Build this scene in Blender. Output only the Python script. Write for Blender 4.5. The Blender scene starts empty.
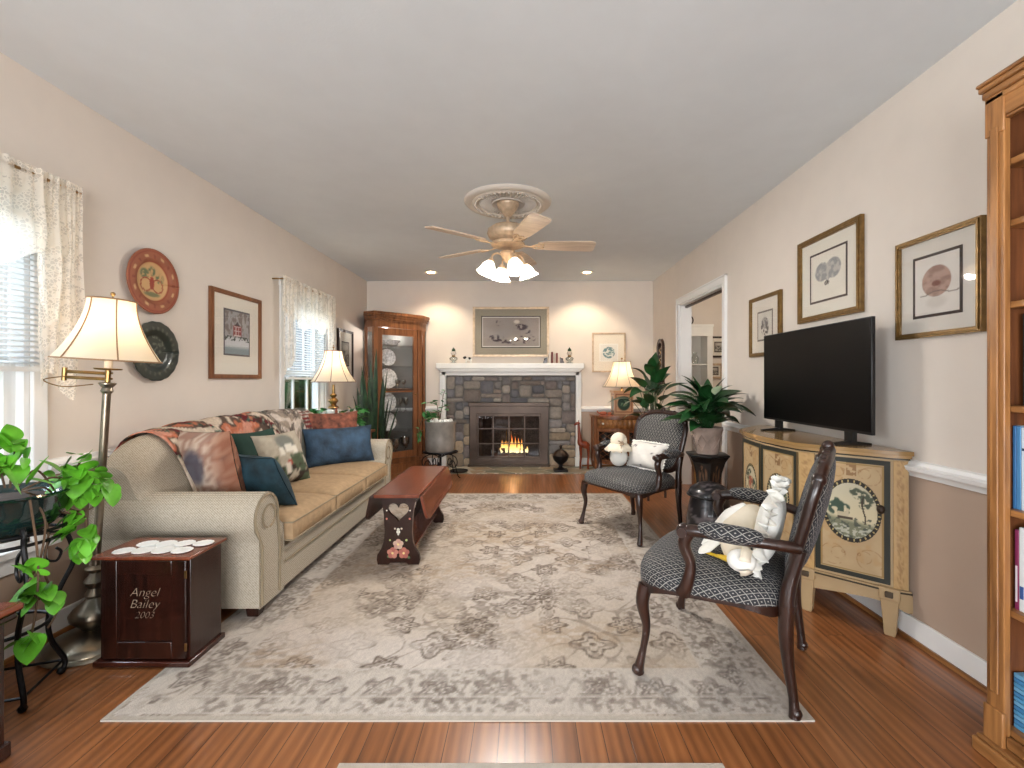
import bpy, math, random
import numpy as np
from mathutils import Vector, Matrix
from mathutils.geometry import tessellate_polygon
PI = math.pi
R = math.radians
SC = bpy.context.scene
COL = SC.collection
def s2l(c):
    a = np.asarray(c, dtype=float) / 255.0
    return np.where(a <= 0.04045, a / 12.92, ((a + 0.055) / 1.055) ** 2.4)
def hexc(r, g, b): return tuple(float(x) for x in s2l((r, g, b))) + (1.0,)

# ------------------------------------------------------------ camera, sky, exposure
FPX = 460.0; CX = 525.0; CY = 380.0; CAMZ = 1.13
cam = bpy.data.cameras.new('camera'); camo = bpy.data.objects.new('camera', cam); COL.objects.link(camo)
camo.location = (0, 0, CAMZ); camo.rotation_euler = (PI / 2, 0, 0)
cam.sensor_width = 36; cam.lens = 36 * FPX / 1024.0
cam.shift_x = (512 - CX) / 1024.0; cam.shift_y = (CY - 384) / 1024.0
cam.clip_start = 0.05
SC.camera = camo
SC.view_settings.view_transform = 'Standard'; SC.view_settings.look = 'None'
SC.view_settings.gamma = 1; SC.view_settings.use_curve_mapping = False
SC.view_settings.exposure = -0.18
w = bpy.data.worlds.new('sky'); SC.world = w; w.use_nodes = True
bg = w.node_tree.nodes['Background']; bg.inputs[0].default_value = (0.72, 0.85, 1.0, 1); bg.inputs[1].default_value = 1.1

def area(name, loc, rot, sx, sy, power, col):
    l = bpy.data.lights.new(name, 'AREA'); l.shape = 'RECTANGLE'; l.size = sx; l.size_y = sy
    l.energy = power; l.color = col
    o = bpy.data.objects.new(name, l); COL.objects.link(o); o.location = loc; o.rotation_euler = rot
    return o
# daylight for the two left windows, then two fill lights added behind the camera
area('daylight_near_window', (-4.3, 1.45, 3.55), (0, -R(48), 0), 1.4, 2.4, 620, (0.72, 0.86, 1.0))
area('daylight_far_window', (-4.3, 4.36, 3.55), (0, -R(48), 0), 1.4, 2.2, 400, (0.8, 0.9, 1.0))
area('fill_left_behind', (-2.45, -0.9, 1.3), (0, -PI / 2, 0), 1.7, 1.6, 130, (0.86, 0.93, 1.0))  # fill light added outside an invented window behind the camera
area('fill_rear', (-0.2, -2.55, 1.08), (PI / 2 + R(22), 0, 0), 2.6, 1.4, 270, (0.95, 0.97, 1.0))  # frontal fill added behind the invented rear window, tilted up to the ceiling

def px(x, Y): return (x - CX) * Y / FPX
def pz(y, Y): return CAMZ - (y - CY) * Y / FPX

# ------------------------------------------------------------ mesh collecting
class M:
    def __init__(s): s.v = []; s.f = []; s.m = []; s.c = []; s.uv = []; s.hasc = False; s.hasuv = False
    def add(s, v, f, mat=0, col=None, uv=None):
        n = len(s.v); s.v.extend([tuple(p) for p in v]); s.f.extend([tuple(i + n for i in q) for q in f]); s.m.extend([mat] * len(f))
        if col is None: s.c.extend([(0.5, 0.5, 0.5)] * len(v))
        elif isinstance(col, tuple): s.c.extend([tuple(s2l(col))] * len(v)); s.hasc = True
        else: s.c.extend([tuple(q) for q in s2l(col)]); s.hasc = True
        if uv is None: s.uv.extend([(0, 0)] * len(v))
        else: s.uv.extend([tuple(q) for q in uv]); s.hasuv = True
        return n
    def xf(s, n, mat):
        for i in range(n, len(s.v)): s.v[i] = tuple(mat @ Vector(s.v[i]))
def box(m, x0, x1, y0, y1, z0, z1, mat=0, col=None):
    n = len(m.v)
    m.add([(x0, y0, z0), (x1, y0, z0), (x1, y1, z0), (x0, y1, z0), (x0, y0, z1), (x1, y0, z1), (x1, y1, z1), (x0, y1, z1)],
          [(0, 3, 2, 1), (4, 5, 6, 7), (0, 1, 5, 4), (1, 2, 6, 5), (2, 3, 7, 6), (3, 0, 4, 7)], mat, col)
    return n
def lathe(m, prof, seg=24, c=(0, 0, 0), sx=1, sy=1, mat=0, col=None, ph=0, wob=None, cap=True):
    n = len(m.v); v = []; f = []
    for r, z in prof:
        for k in range(seg):
            a = 2 * PI * k / seg + ph
            rr = r * (wob(a, z) if wob else 1)
            v.append((c[0] + rr * math.cos(a) * sx, c[1] + rr * math.sin(a) * sy, c[2] + z))
    for i in range(len(prof) - 1):
        for k in range(seg):
            k2 = (k + 1) % seg
            f.append((i * seg + k, i * seg + k2, (i + 1) * seg + k2, (i + 1) * seg + k))
    if cap:
        if prof[0][0] > 1e-4: f.append(tuple(range(seg - 1, -1, -1)))
        if prof[-1][0] > 1e-4: f.append(tuple((len(prof) - 1) * seg + k for k in range(seg)))
    m.add(v, f, mat, col)
    return n
def tube(m, pts, rad, seg=8, closed=False, mat=0, col=None, flat=1.0):
    pts = [Vector(p) for p in pts]; N = len(pts); n = len(m.v)
    if not hasattr(rad, '__len__'): rad = [rad] * N
    tang = []
    for i in range(N):
        if closed: t = pts[(i + 1) % N] - pts[i - 1]
        else: t = pts[min(i + 1, N - 1)] - pts[max(i - 1, 0)]
        tang.append(t.normalized() if t.length > 1e-9 else Vector((0, 0, 1)))
    up = Vector((0, 0, 1)) if abs(tang[0].z) < .9 else Vector((1, 0, 0))
    nrm = (up - tang[0] * up.dot(tang[0])).normalized(); v = []; f = []
    for i in range(N):
        nrm = nrm - tang[i] * nrm.dot(tang[i])
        nrm = nrm.normalized() if nrm.length > 1e-6 else tang[i].orthogonal().normalized()
        b = tang[i].cross(nrm)
        for k in range(seg):
            a = 2 * PI * k / seg
            v.append(pts[i] + (nrm * math.cos(a) * flat + b * math.sin(a)) * rad[i])
    L = N if closed else N - 1
    for i in range(L):
        j = (i + 1) % N
        for k in range(seg):
            k2 = (k + 1) % seg
            f.append((i * seg + k, i * seg + k2, j * seg + k2, j * seg + k))
    if not closed: f.append(tuple(range(seg - 1, -1, -1))); f.append(tuple((N - 1) * seg + k for k in range(seg)))
    m.add(v, f, mat, col)
    return n
def smooth_pts(P, k=6, closed=False):
    P = [Vector(p) for p in P]; N = len(P); out = []
    rng = range(N) if closed else range(N - 1)
    for i in rng:
        if closed: a, b, c, d = P[i - 1], P[i], P[(i + 1) % N], P[(i + 2) % N]
        else: a, b, c, d = P[max(i - 1, 0)], P[i], P[i + 1], P[min(i + 2, N - 1)]
        for j in range(k):
            t = j / k
            out.append(0.5 * ((2 * b) + (-a + c) * t + (2 * a - 5 * b + 4 * c - d) * t * t + (-a + 3 * b - 3 * c + d) * t ** 3))
    if not closed: out.append(P[-1])
    return out
def srad(rs, k=6):
    out = []
    for i in range(len(rs) - 1):
        for j in range(k): out.append(rs[i] + (rs[i + 1] - rs[i]) * j / k)
    return out + [rs[-1]]
def prism(m, loops, d0, d1, plane='xz', mat=0, col=None):
    """loops: outer loop then holes, 2D; extruded between d0 and d1 on the missing axis"""
    if not isinstance(loops[0], list): loops = [list(loops)]
    n = len(m.v)
    tri = tessellate_polygon([[Vector((a, b, 0)) for a, b in lp] for lp in loops])
    flat = [p for lp in loops for p in lp]; K = len(flat)
    def P(a, b, d): return {'xz': (a, d, b), 'xy': (a, b, d), 'yz': (d, a, b)}[plane]
    v = [P(a, b, d0) for a, b in flat] + [P(a, b, d1) for a, b in flat]
    f = [tuple(t) for t in tri] + [tuple(i + K for i in reversed(t)) for t in tri]
    o = 0
    for lp in loops:
        L = len(lp)
        for i in range(L):
            j = (i + 1) % L; f.append((o + i, o + j, o + j + K, o + i + K))
        o += L
    m.add(v, f, mat, col)
    return n
def sphere(m, c, r, seg=16, ring=10, mat=0, col=None, sc=(1, 1, 1), fn=None):
    n = len(m.v); v = [(c[0], c[1], c[2] - r * sc[2])]; f = []
    for i in range(1, ring):
        t = PI * i / ring
        for k in range(seg):
            a = 2 * PI * k / seg
            p = Vector((math.sin(t) * math.cos(a), math.sin(t) * math.sin(a), -math.cos(t)))
            q = fn(p) if fn else 1
            v.append((c[0] + p.x * r * sc[0] * q, c[1] + p.y * r * sc[1] * q, c[2] + p.z * r * sc[2] * q))
    v.append((c[0], c[1], c[2] + r * sc[2])); T = len(v) - 1
    for k in range(seg): f.append((0, 1 + (k + 1) % seg, 1 + k)); f.append((T, T - seg + k, T - seg + (k + 1) % seg))
    for i in range(ring - 2):
        for k in range(seg):
            k2 = (k + 1) % seg; b = 1 + i * seg
            f.append((b + k, b + k2, b + seg + k2, b + seg + k))
    m.add(v, f, mat, col)
    return n
def grid(m, fn, nu, nv, mat=0, colfn=None, uvfn=None, wrapu=False):
    """fn(u,v)->xyz, u,v in 0..1; colfn takes numpy arrays u,v"""
    n = len(m.v); v = []; uu = []; vv = []
    for j in range(nv + 1):
        for i in range(nu + 1):
            u = i / nu; t = j / nv; v.append(fn(u, t)); uu.append(u); vv.append(t)
    W = nu + 1
    f = [(j * W + i, j * W + i + 1, (j + 1) * W + i + 1, (j + 1) * W + i) for j in range(nv) for i in range(nu)]
    col = colfn(np.array(uu), np.array(vv)) if colfn else None
    uv = [uvfn(a, b) for a, b in zip(uu, vv)] if uvfn else None
    m.add(v, f, mat, col, uv)
    return n
def obj(name, m, mats, parent=None, loc=None, rot=None, bev=0, sub=0, angle=35, solid=0, seg=2):
    me = bpy.data.meshes.new(name); me.from_pydata(m.v, [], m.f)
    if not isinstance(mats, (list, tuple)): mats = [mats]
    for q in mats: me.materials.append(q)
    me.polygons.foreach_set('material_index', m.m)
    me.polygons.foreach_set('use_smooth', [True] * len(m.f))
    if m.hasc:
        ca = me.color_attributes.new('Col', 'FLOAT_COLOR', 'POINT')
        a = np.ones((len(m.v), 4), dtype=np.float32); a[:, :3] = np.array(m.c); ca.data.foreach_set('color', a.ravel())
    if m.hasuv:
        ul = me.uv_layers.new(name='UVMap'); li = np.zeros(len(me.loops), dtype=np.int32); me.loops.foreach_get('vertex_index', li)
        ul.data.foreach_set('uv', np.array(m.uv, dtype=np.float32)[li].ravel())
    me.update(); me.validate()
    me.set_sharp_from_angle(angle=R(angle))
    o = bpy.data.objects.new(name, me); COL.objects.link(o)
    if parent is not None: o.parent = parent
    if loc: o.location = loc
    if rot: o.rotation_euler = rot
    if solid: q = o.modifiers.new('s', 'SOLIDIFY'); q.thickness = solid; q.offset = 0
    if bev: q = o.modifiers.new('b', 'BEVEL'); q.width = bev; q.segments = seg; q.limit_method = 'ANGLE'; q.angle_limit = R(40); q.harden_normals = False
    if sub: q = o.modifiers.new('u', 'SUBSURF'); q.levels = sub; q.render_levels = sub
    return o
def tag(o, label, cat, group=None, kind=None):
    o['label'] = label; o['category'] = cat
    if group: o['group'] = group
    if kind: o['kind'] = kind
    return o
def thing(name, label, cat, loc=(0, 0, 0), rz=0, group=None, rot=None):
    o = bpy.data.objects.new(name, None); COL.objects.link(o); o.empty_display_size = .1
    o.location = loc; o.rotation_euler = rot if rot else (0, 0, rz)
    return tag(o, label, cat, group)
def struct(o): o['kind'] = 'structure'; return o
def dup(root, loc, rot=None, label=None, group=None):
    r = root.copy(); COL.objects.link(r); r.location = loc
    if rot is not None: r.rotation_euler = rot
    if label: r['label'] = label
    if group: r['group'] = group
    for ch in list(root.children):
        c = ch.copy(); COL.objects.link(c); c.parent = r
        for g in list(ch.children):
            d = g.copy(); COL.objects.link(d); d.parent = c
    return r

# ------------------------------------------------------------ numpy noise for painted surfaces
def vnoise(x, y, seed=0):
    x = np.asarray(x, float); y = np.asarray(y, float)
    xi = np.floor(x).astype(np.int64); yi = np.floor(y).astype(np.int64); xf = x - xi; yf = y - yi
    def h(a, b):
        n = (a * 374761393 + b * 668265263 + seed * 974711) & 0x7fffffff
        n = ((n ^ (n >> 13)) * 1274126177) & 0x7fffffff
        return ((n ^ (n >> 16)) & 0xffff) / 65535.0
    u = xf * xf * (3 - 2 * xf); v = yf * yf * (3 - 2 * yf)
    return (h(xi, yi) * (1 - u) + h(xi + 1, yi) * u) * (1 - v) + (h(xi, yi + 1) * (1 - u) + h(xi + 1, yi + 1) * u) * v
def fbm(x, y, o=4, seed=0):
    s = 0; a = .5; t = 0
    for i in range(o): s = s + a * vnoise(x * 2 ** i + 17 * i, y * 2 ** i + 31 * i, seed + i); t += a; a *= .5
    return s / t
def ss(a, b, x): t = np.clip((x - a) / (b - a), 0, 1); return t * t * (3 - 2 * t)
def mixc(A, B, t):
    A = np.asarray(A, float); B = np.asarray(B, float); t = np.asarray(t)[..., None]
    return A * (1 - t) + B * t
def blob(u, v, cu, cv, ru, rv, soft=.25): return 1 - ss(1 - soft, 1 + soft, np.sqrt(((u - cu) / ru) ** 2 + ((v - cv) / rv) ** 2))

# ------------------------------------------------------------ materials
def nmat(name):
    m = bpy.data.materials.new(name); m.use_nodes = True; nt = m.node_tree; b = nt.nodes['Principled BSDF']
    return m, nt, b
def N(nt, t, **k):
    n = nt.nodes.new('ShaderNode' + t)
    for a, b in k.items(): setattr(n, a, b)
    return n
def L(nt, a, b): nt.links.new(a, b)
def mth(nt, op, a, b=None):
    n = N(nt, 'Math', operation=op)
    for i, q in enumerate((a, b)):
        if q is None: continue
        if isinstance(q, (int, float)): n.inputs[i].default_value = q
        else: L(nt, q, n.inputs[i])
    return n.outputs[0]
def ramp(nt, fac, stops):
    r = N(nt, 'ValToRGB'); L(nt, fac, r.inputs[0]); e = r.color_ramp.elements
    while len(e) < len(stops): e.new(.5)
    for i, (p, c) in enumerate(stops): e[i].position = p; e[i].color = c
    return r.outputs[0]
def bump(nt, b, h, strength=.3, dist=.01):
    n = N(nt, 'Bump'); n.inputs['Strength'].default_value = strength; n.inputs['Distance'].default_value = dist
    L(nt, h, n.inputs['Height']); L(nt, n.outputs[0], b.inputs['Normal'])
def coord(nt, scale=(1, 1, 1)):
    t = N(nt, 'TexCoord'); mp = N(nt, 'Mapping'); mp.inputs['Scale'].default_value = scale
    L(nt, t.outputs['Object'], mp.inputs[0]); return mp.outputs[0]
def noise(nt, vec, scale, det=4, rough=.5):
    n = N(nt, 'TexNoise'); n.inputs['Scale'].default_value = scale; n.inputs['Detail'].default_value = det; n.inputs['Roughness'].default_value = rough
    L(nt, vec, n.inputs['Vector']); return n.outputs[0]
def plain(name, c, rough=.5, metal=0, var=.06, ns=6, bmp=0, bs=60, spec=.5, coat=0):
    m, nt, b = nmat(name)
    v = coord(nt); n = noise(nt, v, ns)
    c0 = tuple(x * (1 - var * 2) for x in hexc(*c)[:3]) + (1,); c1 = tuple(min(1, x * (1 + var * 2)) for x in hexc(*c)[:3]) + (1,)
    L(nt, ramp(nt, n, [(.3, c0), (.7, c1)]), b.inputs['Base Color'])
    b.inputs['Roughness'].default_value = rough; b.inputs['Metallic'].default_value = metal
    b.inputs['Specular IOR Level'].default_value = spec; b.inputs['Coat Weight'].default_value = coat
    if bmp: bump(nt, b, noise(nt, v, bs, 3), bmp)
    return m
def wood(name, c0, c1, rough=.35, axis=2, scale=1, coat=.1, bmp=.08):
    m, nt, b = nmat(name)
    sc = [14 * scale] * 3; sc[axis] = 1.3 * scale
    v = coord(nt, tuple(sc)); n = noise(nt, v, 1.6, 6, .62)
    sc2 = [60 * scale] * 3; sc2[axis] = 3 * scale
    n2 = noise(nt, coord(nt, tuple(sc2)), 1.5, 3)
    mx = mth(nt, 'ADD', mth(nt, 'MULTIPLY', n, .7), mth(nt, 'MULTIPLY', n2, .3))
    L(nt, ramp(nt, mx, [(.35, hexc(*c0)), (.62, hexc(*c1))]), b.inputs['Base Color'])
    b.inputs['Roughness'].default_value = rough; b.inputs['Coat Weight'].default_value = coat; b.inputs['Coat Roughness'].default_value = .2
    bump(nt, b, n2, bmp)
    return m
def vcol(name, rough=.8, bmp=0, bs=300, coat=0, spec=.4, metal=0):
    m, nt, b = nmat(name)
    a = N(nt, 'VertexColor', layer_name='Col'); L(nt, a.outputs[0], b.inputs['Base Color'])
    b.inputs['Roughness'].default_value = rough; b.inputs['Coat Weight'].default_value = coat
    b.inputs['Specular IOR Level'].default_value = spec; b.inputs['Metallic'].default_value = metal
    if bmp: bump(nt, b, noise(nt, coord(nt), bs, 2), bmp)
    return m
def glassy(name, tint=(1, 1, 1), gloss=.08, rough=.02):
    m, nt, b = nmat(name); nt.nodes.remove(b); out = nt.nodes['Material Output']
    t = N(nt, 'BsdfTransparent'); t.inputs[0].default_value = tint + (1,)
    g = N(nt, 'BsdfGlossy'); g.inputs['Roughness'].default_value = rough
    lw = N(nt, 'LayerWeight'); lw.inputs[0].default_value = .25
    f = mth(nt, 'ADD', mth(nt, 'MULTIPLY', lw.outputs['Fresnel'], .6 if gloss > .02 else .10), gloss)
    mx = N(nt, 'MixShader'); L(nt, f, mx.inputs[0]); L(nt, t.outputs[0], mx.inputs[1]); L(nt, g.outputs[0], mx.inputs[2])
    L(nt, mx.outputs[0], out.inputs[0]); return m
def emis(name, c, s):
    m, nt, b = nmat(name); b.inputs['Base Color'].default_value = hexc(*c); b.inputs['Emission Color'].default_value = hexc(*c)
    b.inputs['Emission Strength'].default_value = s; return m
def translu(name, c, tr=.5, weave=0):
    m, nt, b = nmat(name); out = nt.nodes['Material Output']
    b.inputs['Base Color'].default_value = hexc(*c); b.inputs['Roughness'].default_value = .8
    t = N(nt, 'BsdfTranslucent'); t.inputs[0].default_value = hexc(*c)
    mx = N(nt, 'MixShader'); mx.inputs[0].default_value = tr; L(nt, b.outputs[0], mx.inputs[1]); L(nt, t.outputs[0], mx.inputs[2])
    L(nt, mx.outputs[0], out.inputs[0]); return m
def lace(name, c):
    m, nt, b = nmat(name); out = nt.nodes['Material Output']
    b.inputs['Base Color'].default_value = hexc(*c); b.inputs['Roughness'].default_value = .9
    t = N(nt, 'BsdfTranslucent'); t.inputs[0].default_value = hexc(*c)
    mx = N(nt, 'MixShader'); mx.inputs[0].default_value = .45; L(nt, b.outputs[0], mx.inputs[1]); L(nt, t.outputs[0], mx.inputs[2])
    tr = N(nt, 'BsdfTransparent')
    v = coord(nt)
    n1 = noise(nt, v, 22, 3); vo = N(nt, 'TexVoronoi', feature='DISTANCE_TO_EDGE'); vo.inputs['Scale'].default_value = 75; L(nt, v, vo.inputs[0])
    pat = mth(nt, 'LESS_THAN', vo.outputs[0], .1)
    mot = mth(nt, 'GREATER_THAN', n1, .53)
    f = mth(nt, 'MAXIMUM', mth(nt, 'MULTIPLY', pat, .24), mth(nt, 'MULTIPLY', mot, .22))
    f = mth(nt, 'ADD', f, .46)
    m2 = N(nt, 'MixShader'); L(nt, f, m2.inputs[0]); L(nt, tr.outputs[0], m2.inputs[1]); L(nt, mx.outputs[0], m2.inputs[2])
    L(nt, m2.outputs[0], out.inputs[0]); return m

MT = {}
MT['wall'] = plain('wall_paint', (219, 209, 198), .75, var=.01, bmp=.03, bs=200)
MT['wain'] = plain('wainscot_paint', (176, 154, 136), .75, var=.01)
MT['ceil'] = plain('ceiling_paint', (214, 219, 222), .85, var=.01, bmp=.05, bs=120)
MT['trim'] = plain('white_trim', (232, 232, 230), .4, var=.01)
MT['white'] = plain('white_enamel', (235, 234, 228), .35, var=.02)
MT['oak'] = wood('honey_oak', (104, 64, 30), (176, 122, 70), .4)
MT['oakx'] = wood('honey_oak_crosswise', (104, 64, 30), (176, 122, 70), .4, axis=1)
MT['oakdark'] = wood('oak_interior', (78, 42, 20), (120, 70, 36), .5)
MT['cherry'] = wood('cherry_wood', (92, 54, 30), (146, 94, 58), .35)
MT['mahog'] = wood('dark_mahogany', (32, 13, 8), (66, 28, 18), .22, axis=0, coat=.4)
MT['mahogz'] = wood('dark_mahogany_upright', (22, 10, 7), (52, 23, 15), .25, axis=2, coat=.3)
MT['mahogt'] = wood('mahogany_top', (88, 40, 24), (132, 68, 42), .25, axis=1, coat=.3)
MT['walnut'] = wood('carved_walnut', (24, 13, 10), (54, 30, 21), .28, axis=2, coat=.3)
MT['gold'] = plain('gilt_wood', (124, 96, 54), .35, metal=.5, var=.12, ns=40, bmp=.15, bs=90)
MT['champ'] = plain('champagne_gilt', (196, 172, 144), .4, metal=.3, var=.1, ns=30)
MT['black'] = plain('black_plastic', (12, 12, 13), .35)
MT['screen'] = plain('black_screen', (2, 2, 3), .35, var=0, spec=.15)
MT['iron'] = plain('wrought_iron', (18, 18, 20), .4, metal=.5, bmp=.1)
MT['pewter'] = plain('aged_pewter', (138, 128, 112), .28, metal=.95, var=.12, ns=10)
MT['brass'] = plain('antique_brass', (150, 118, 72), .3, metal=.9, var=.15, ns=20)
MT['bronze'] = plain('dark_bronze', (68, 56, 48), .35, metal=.7, var=.12)
MT['glass'] = glassy('clear_glass')
MT['pglass'] = glassy('picture_glass', gloss=.012)
MT['pane'] = glassy('window_glass', gloss=.05)
MT['fglass'] = glassy('fire_glass', (.8, .8, .82), gloss=.015)
MT['crystal'] = glassy('cut_crystal', (.88, .93, .93), gloss=.28, rough=.12)
MT['porc'] = plain('white_porcelain', (226, 226, 220), .2, var=.03)
MT['shade'] = translu('cream_shade', (250, 236, 214), .55)
MT['frost'] = translu('frosted_glass', (255, 246, 228), .65)
MT['bulb'] = emis('bulb_glow', (255, 220, 170), 14)
MT['vc'] = vcol('painted_surface', .55, spec=.4)
MT['vcf'] = vcol('printed_fabric', .9, bmp=.25, bs=260, spec=.2)
MT['vcp'] = vcol('paper_print', .6, spec=.3)
MT['vcl'] = vcol('lacquer_paint', .3, coat=.3)
MT['lace'] = lace('cream_lace', (252, 247, 236))
MT['slat'] = translu('white_blind', (238, 240, 240), .35)
MT['leaf'] = plain('pothos_leaf', (96, 168, 44), .35, var=.3, ns=9)
MT['leafd'] = plain('dark_leaf', (26, 66, 30), .35, var=.3, ns=8)
MT['leafs'] = plain('snake_leaf', (34, 58, 34), .55, var=.35, ns=14)
MT['leafm'] = plain('ivy_leaf', (58, 120, 58), .45, var=.3, ns=12)
MT['stem'] = plain('vine_stem', (86, 64, 44), .7, var=.2)
MT['soil'] = plain('potting_soil', (50, 36, 26), .95, var=.3, ns=40, bmp=.6, bs=90)
MT['crock'] = plain('grey_stoneware', (128, 124, 118), .4, var=.12, ns=10, bmp=.1)
MT['green'] = plain('dark_green_glaze', (24, 44, 42), .12, var=.2, ns=8, coat=.5)
MT['teal'] = plain('teal_velvet', (26, 58, 70), .75, var=.3, ns=9, bmp=.3, bs=60)
MT['blue'] = plain('slate_blue_velvet', (44, 68, 90), .75, var=.3, ns=10, bmp=.3, bs=60)
MT['rust'] = plain('rust_brocade', (122, 70, 52), .8, var=.35, ns=24, bmp=.4, bs=50)
MT['dgreen'] = plain('dark_green_fabric', (26, 58, 48), .85, var=.15)
MT['cream'] = plain('cream_cotton', (226, 214, 192), .9, var=.06, bmp=.3, bs=60)
MT['ivory'] = plain('ivory_ruffle', (232, 230, 222), .85, var=.05, bmp=.4, bs=40)
MT['yellow'] = plain('yellow_felt', (222, 184, 48), .8, var=.05)
MT['maple'] = wood('fan_blade_wood', (176, 156, 136), (214, 196, 176), .4, axis=0)
MT['medal'] = plain('plaster_medallion', (205, 198, 188), .8, var=.03)
MT['ash'] = plain('soot_firebrick', (38, 32, 30), .9, var=.4, ns=14)
MT['log'] = plain('charred_log', (70, 46, 34), .9, var=.5, ns=18, bmp=.6, bs=30)
MT['grass'] = plain('lawn', (86, 120, 60), .95, var=.3, ns=3)
MT['hedge'] = plain('hedge_leaf', (66, 104, 58), .9, var=.4, ns=7, bmp=.8, bs=20)

def floor_mat():
    m, nt, b = nmat('oak_floorboards')
    t = N(nt, 'TexCoord'); sp = N(nt, 'SeparateXYZ'); L(nt, t.outputs['Object'], sp.inputs[0])
    cb = N(nt, 'CombineXYZ'); L(nt, sp.outputs[1], cb.inputs[0]); L(nt, sp.outputs[0], cb.inputs[1])
    br = N(nt, 'TexBrick', offset=.37); L(nt, cb.outputs[0], br.inputs['Vector'])
    br.inputs['Scale'].default_value = 1; br.inputs['Brick Width'].default_value = 1.25; br.inputs['Row Height'].default_value = .083
    br.inputs['Mortar Size'].default_value = .0013; br.inputs['Mortar Smooth'].default_value = .3; br.inputs['Bias'].default_value = 0
    br.inputs['Color1'].default_value = (0, 0, 0, 1); br.inputs['Color2'].default_value = (1, 1, 1, 1); br.inputs['Mortar'].default_value = (.5, .5, .5, 1)
    off = mth(nt, 'MULTIPLY', br.outputs['Color'], 9.0)
    c2 = N(nt, 'CombineXYZ'); L(nt, mth(nt, 'ADD', mth(nt, 'MULTIPLY', sp.outputs[0], 22), off), c2.inputs[0]); L(nt, mth(nt, 'MULTIPLY', sp.outputs[1], 1.8), c2.inputs[1]); L(nt, off, c2.inputs[2])
    n1 = noise(nt, c2.outputs[0], 1.4, 6, .6)
    wv = N(nt, 'TexWave', wave_type='BANDS', bands_direction='X'); c3 = N(nt, 'CombineXYZ'); L(nt, mth(nt, 'ADD', mth(nt, 'MULTIPLY', sp.outputs[0], 12), off), c3.inputs[0]); L(nt, mth(nt, 'ADD', mth(nt, 'MULTIPLY', sp.outputs[1], 1.1), off), c3.inputs[1]); L(nt, c3.outputs[0], wv.inputs[0]); wv.inputs['Scale'].default_value = .75
    wv.inputs['Distortion'].default_value = 9; wv.inputs['Detail'].default_value = 2; wv.inputs['Detail Scale'].default_value = .5
    f = mth(nt, 'ADD', mth(nt, 'ADD', mth(nt, 'MULTIPLY', n1, .55), mth(nt, 'MULTIPLY', wv.outputs[1], .15)), mth(nt, 'MULTIPLY', br.outputs['Color'], .13))
    c = ramp(nt, f, [(.2, hexc(100, 60, 34)), (.45, hexc(142, 88, 50)), (.72, hexc(176, 116, 70))])
    mx = N(nt, 'Mix', data_type='RGBA'); L(nt, br.outputs['Fac'], mx.inputs[0]); L(nt, c, mx.inputs[6]); mx.inputs[7].default_value = hexc(52, 28, 14)
    L(nt, mx.outputs[2], b.inputs['Base Color'])
    b.inputs['Roughness'].default_value = .28; b.inputs['Coat Weight'].default_value = .25; b.inputs['Coat Roughness'].default_value = .15
    bump(nt, b, mth(nt, 'SUBTRACT', mth(nt, 'MULTIPLY', n1, .15), br.outputs['Fac']), .25, .003)
    return m
MT['floor'] = floor_mat()
def sofa_mat():
    m, nt, b = nmat('ribbed_beige_upholstery')
    t = N(nt, 'TexCoord')
    w1 = N(nt, 'TexWave', wave_type='BANDS', bands_direction='Z'); w2 = N(nt, 'TexWave', wave_type='BANDS', bands_direction='DIAGONAL')
    for q, s in ((w1, 62), (w2, 50)): q.inputs['Scale'].default_value = s; L(nt, t.outputs['Object'], q.inputs[0])
    n = noise(nt, t.outputs['Object'], 160, 2)
    f = mth(nt, 'ADD', mth(nt, 'MULTIPLY', mth(nt, 'MULTIPLY', w1.outputs[1], w2.outputs[1]), .6), mth(nt, 'MULTIPLY', n, .6))
    L(nt, ramp(nt, f, [(.12, hexc(132, 122, 106)), (.6, hexc(200, 190, 172))]), b.inputs['Base Color'])
    b.inputs['Roughness'].default_value = .9; b.inputs['Specular IOR Level'].default_value = .2
    bump(nt, b, f, .35, .004); return m
MT['sofa'] = sofa_mat()
MT['sofaseat'] = plain('tan_chenille', (172, 145, 113), .9, var=.06, ns=30, bmp=.3, bs=240, spec=.2)
MT['piping'] = plain('dark_tan_piping', (146, 132, 108), .9, var=.05)
def lattice():
    m, nt, b = nmat('black_lattice_upholstery')
    t = N(nt, 'UVMap'); sp = N(nt, 'SeparateXYZ'); L(nt, t.outputs[0], sp.inputs[0])
    u = mth(nt, 'MULTIPLY', sp.outputs[0], 1 / .042); v = mth(nt, 'MULTIPLY', sp.outputs[1], 1 / .027)
    def tri(q): return mth(nt, 'ABSOLUTE', mth(nt, 'SUBTRACT', mth(nt, 'FRACT', q), .5))
    a = tri(mth(nt, 'ADD', u, v)); c = tri(mth(nt, 'SUBTRACT', u, v))
    ln = mth(nt, 'MAXIMUM', mth(nt, 'GREATER_THAN', a, .445), mth(nt, 'GREATER_THAN', c, .445))
    dot = mth(nt, 'MULTIPLY', mth(nt, 'LESS_THAN', a, .1), mth(nt, 'LESS_THAN', c, .1))
    nz = noise(nt, t.outputs[0], 260, 2)
    f = mth(nt, 'MULTIPLY', mth(nt, 'MAXIMUM', ln, dot), mth(nt, 'ADD', mth(nt, 'MULTIPLY', nz, .8), .35))
    L(nt, ramp(nt, f, [(.0, hexc(20, 21, 27)), (1, hexc(166, 162, 154))]), b.inputs['Base Color'])
    b.inputs['Roughness'].default_value = .7; b.inputs['Sheen Weight'].default_value = .06; b.inputs['Sheen Tint'].default_value = (.6, .7, .9, 1); bump(nt, b, f, .2, .003); return m
MT['lattice'] = lattice()
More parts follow.
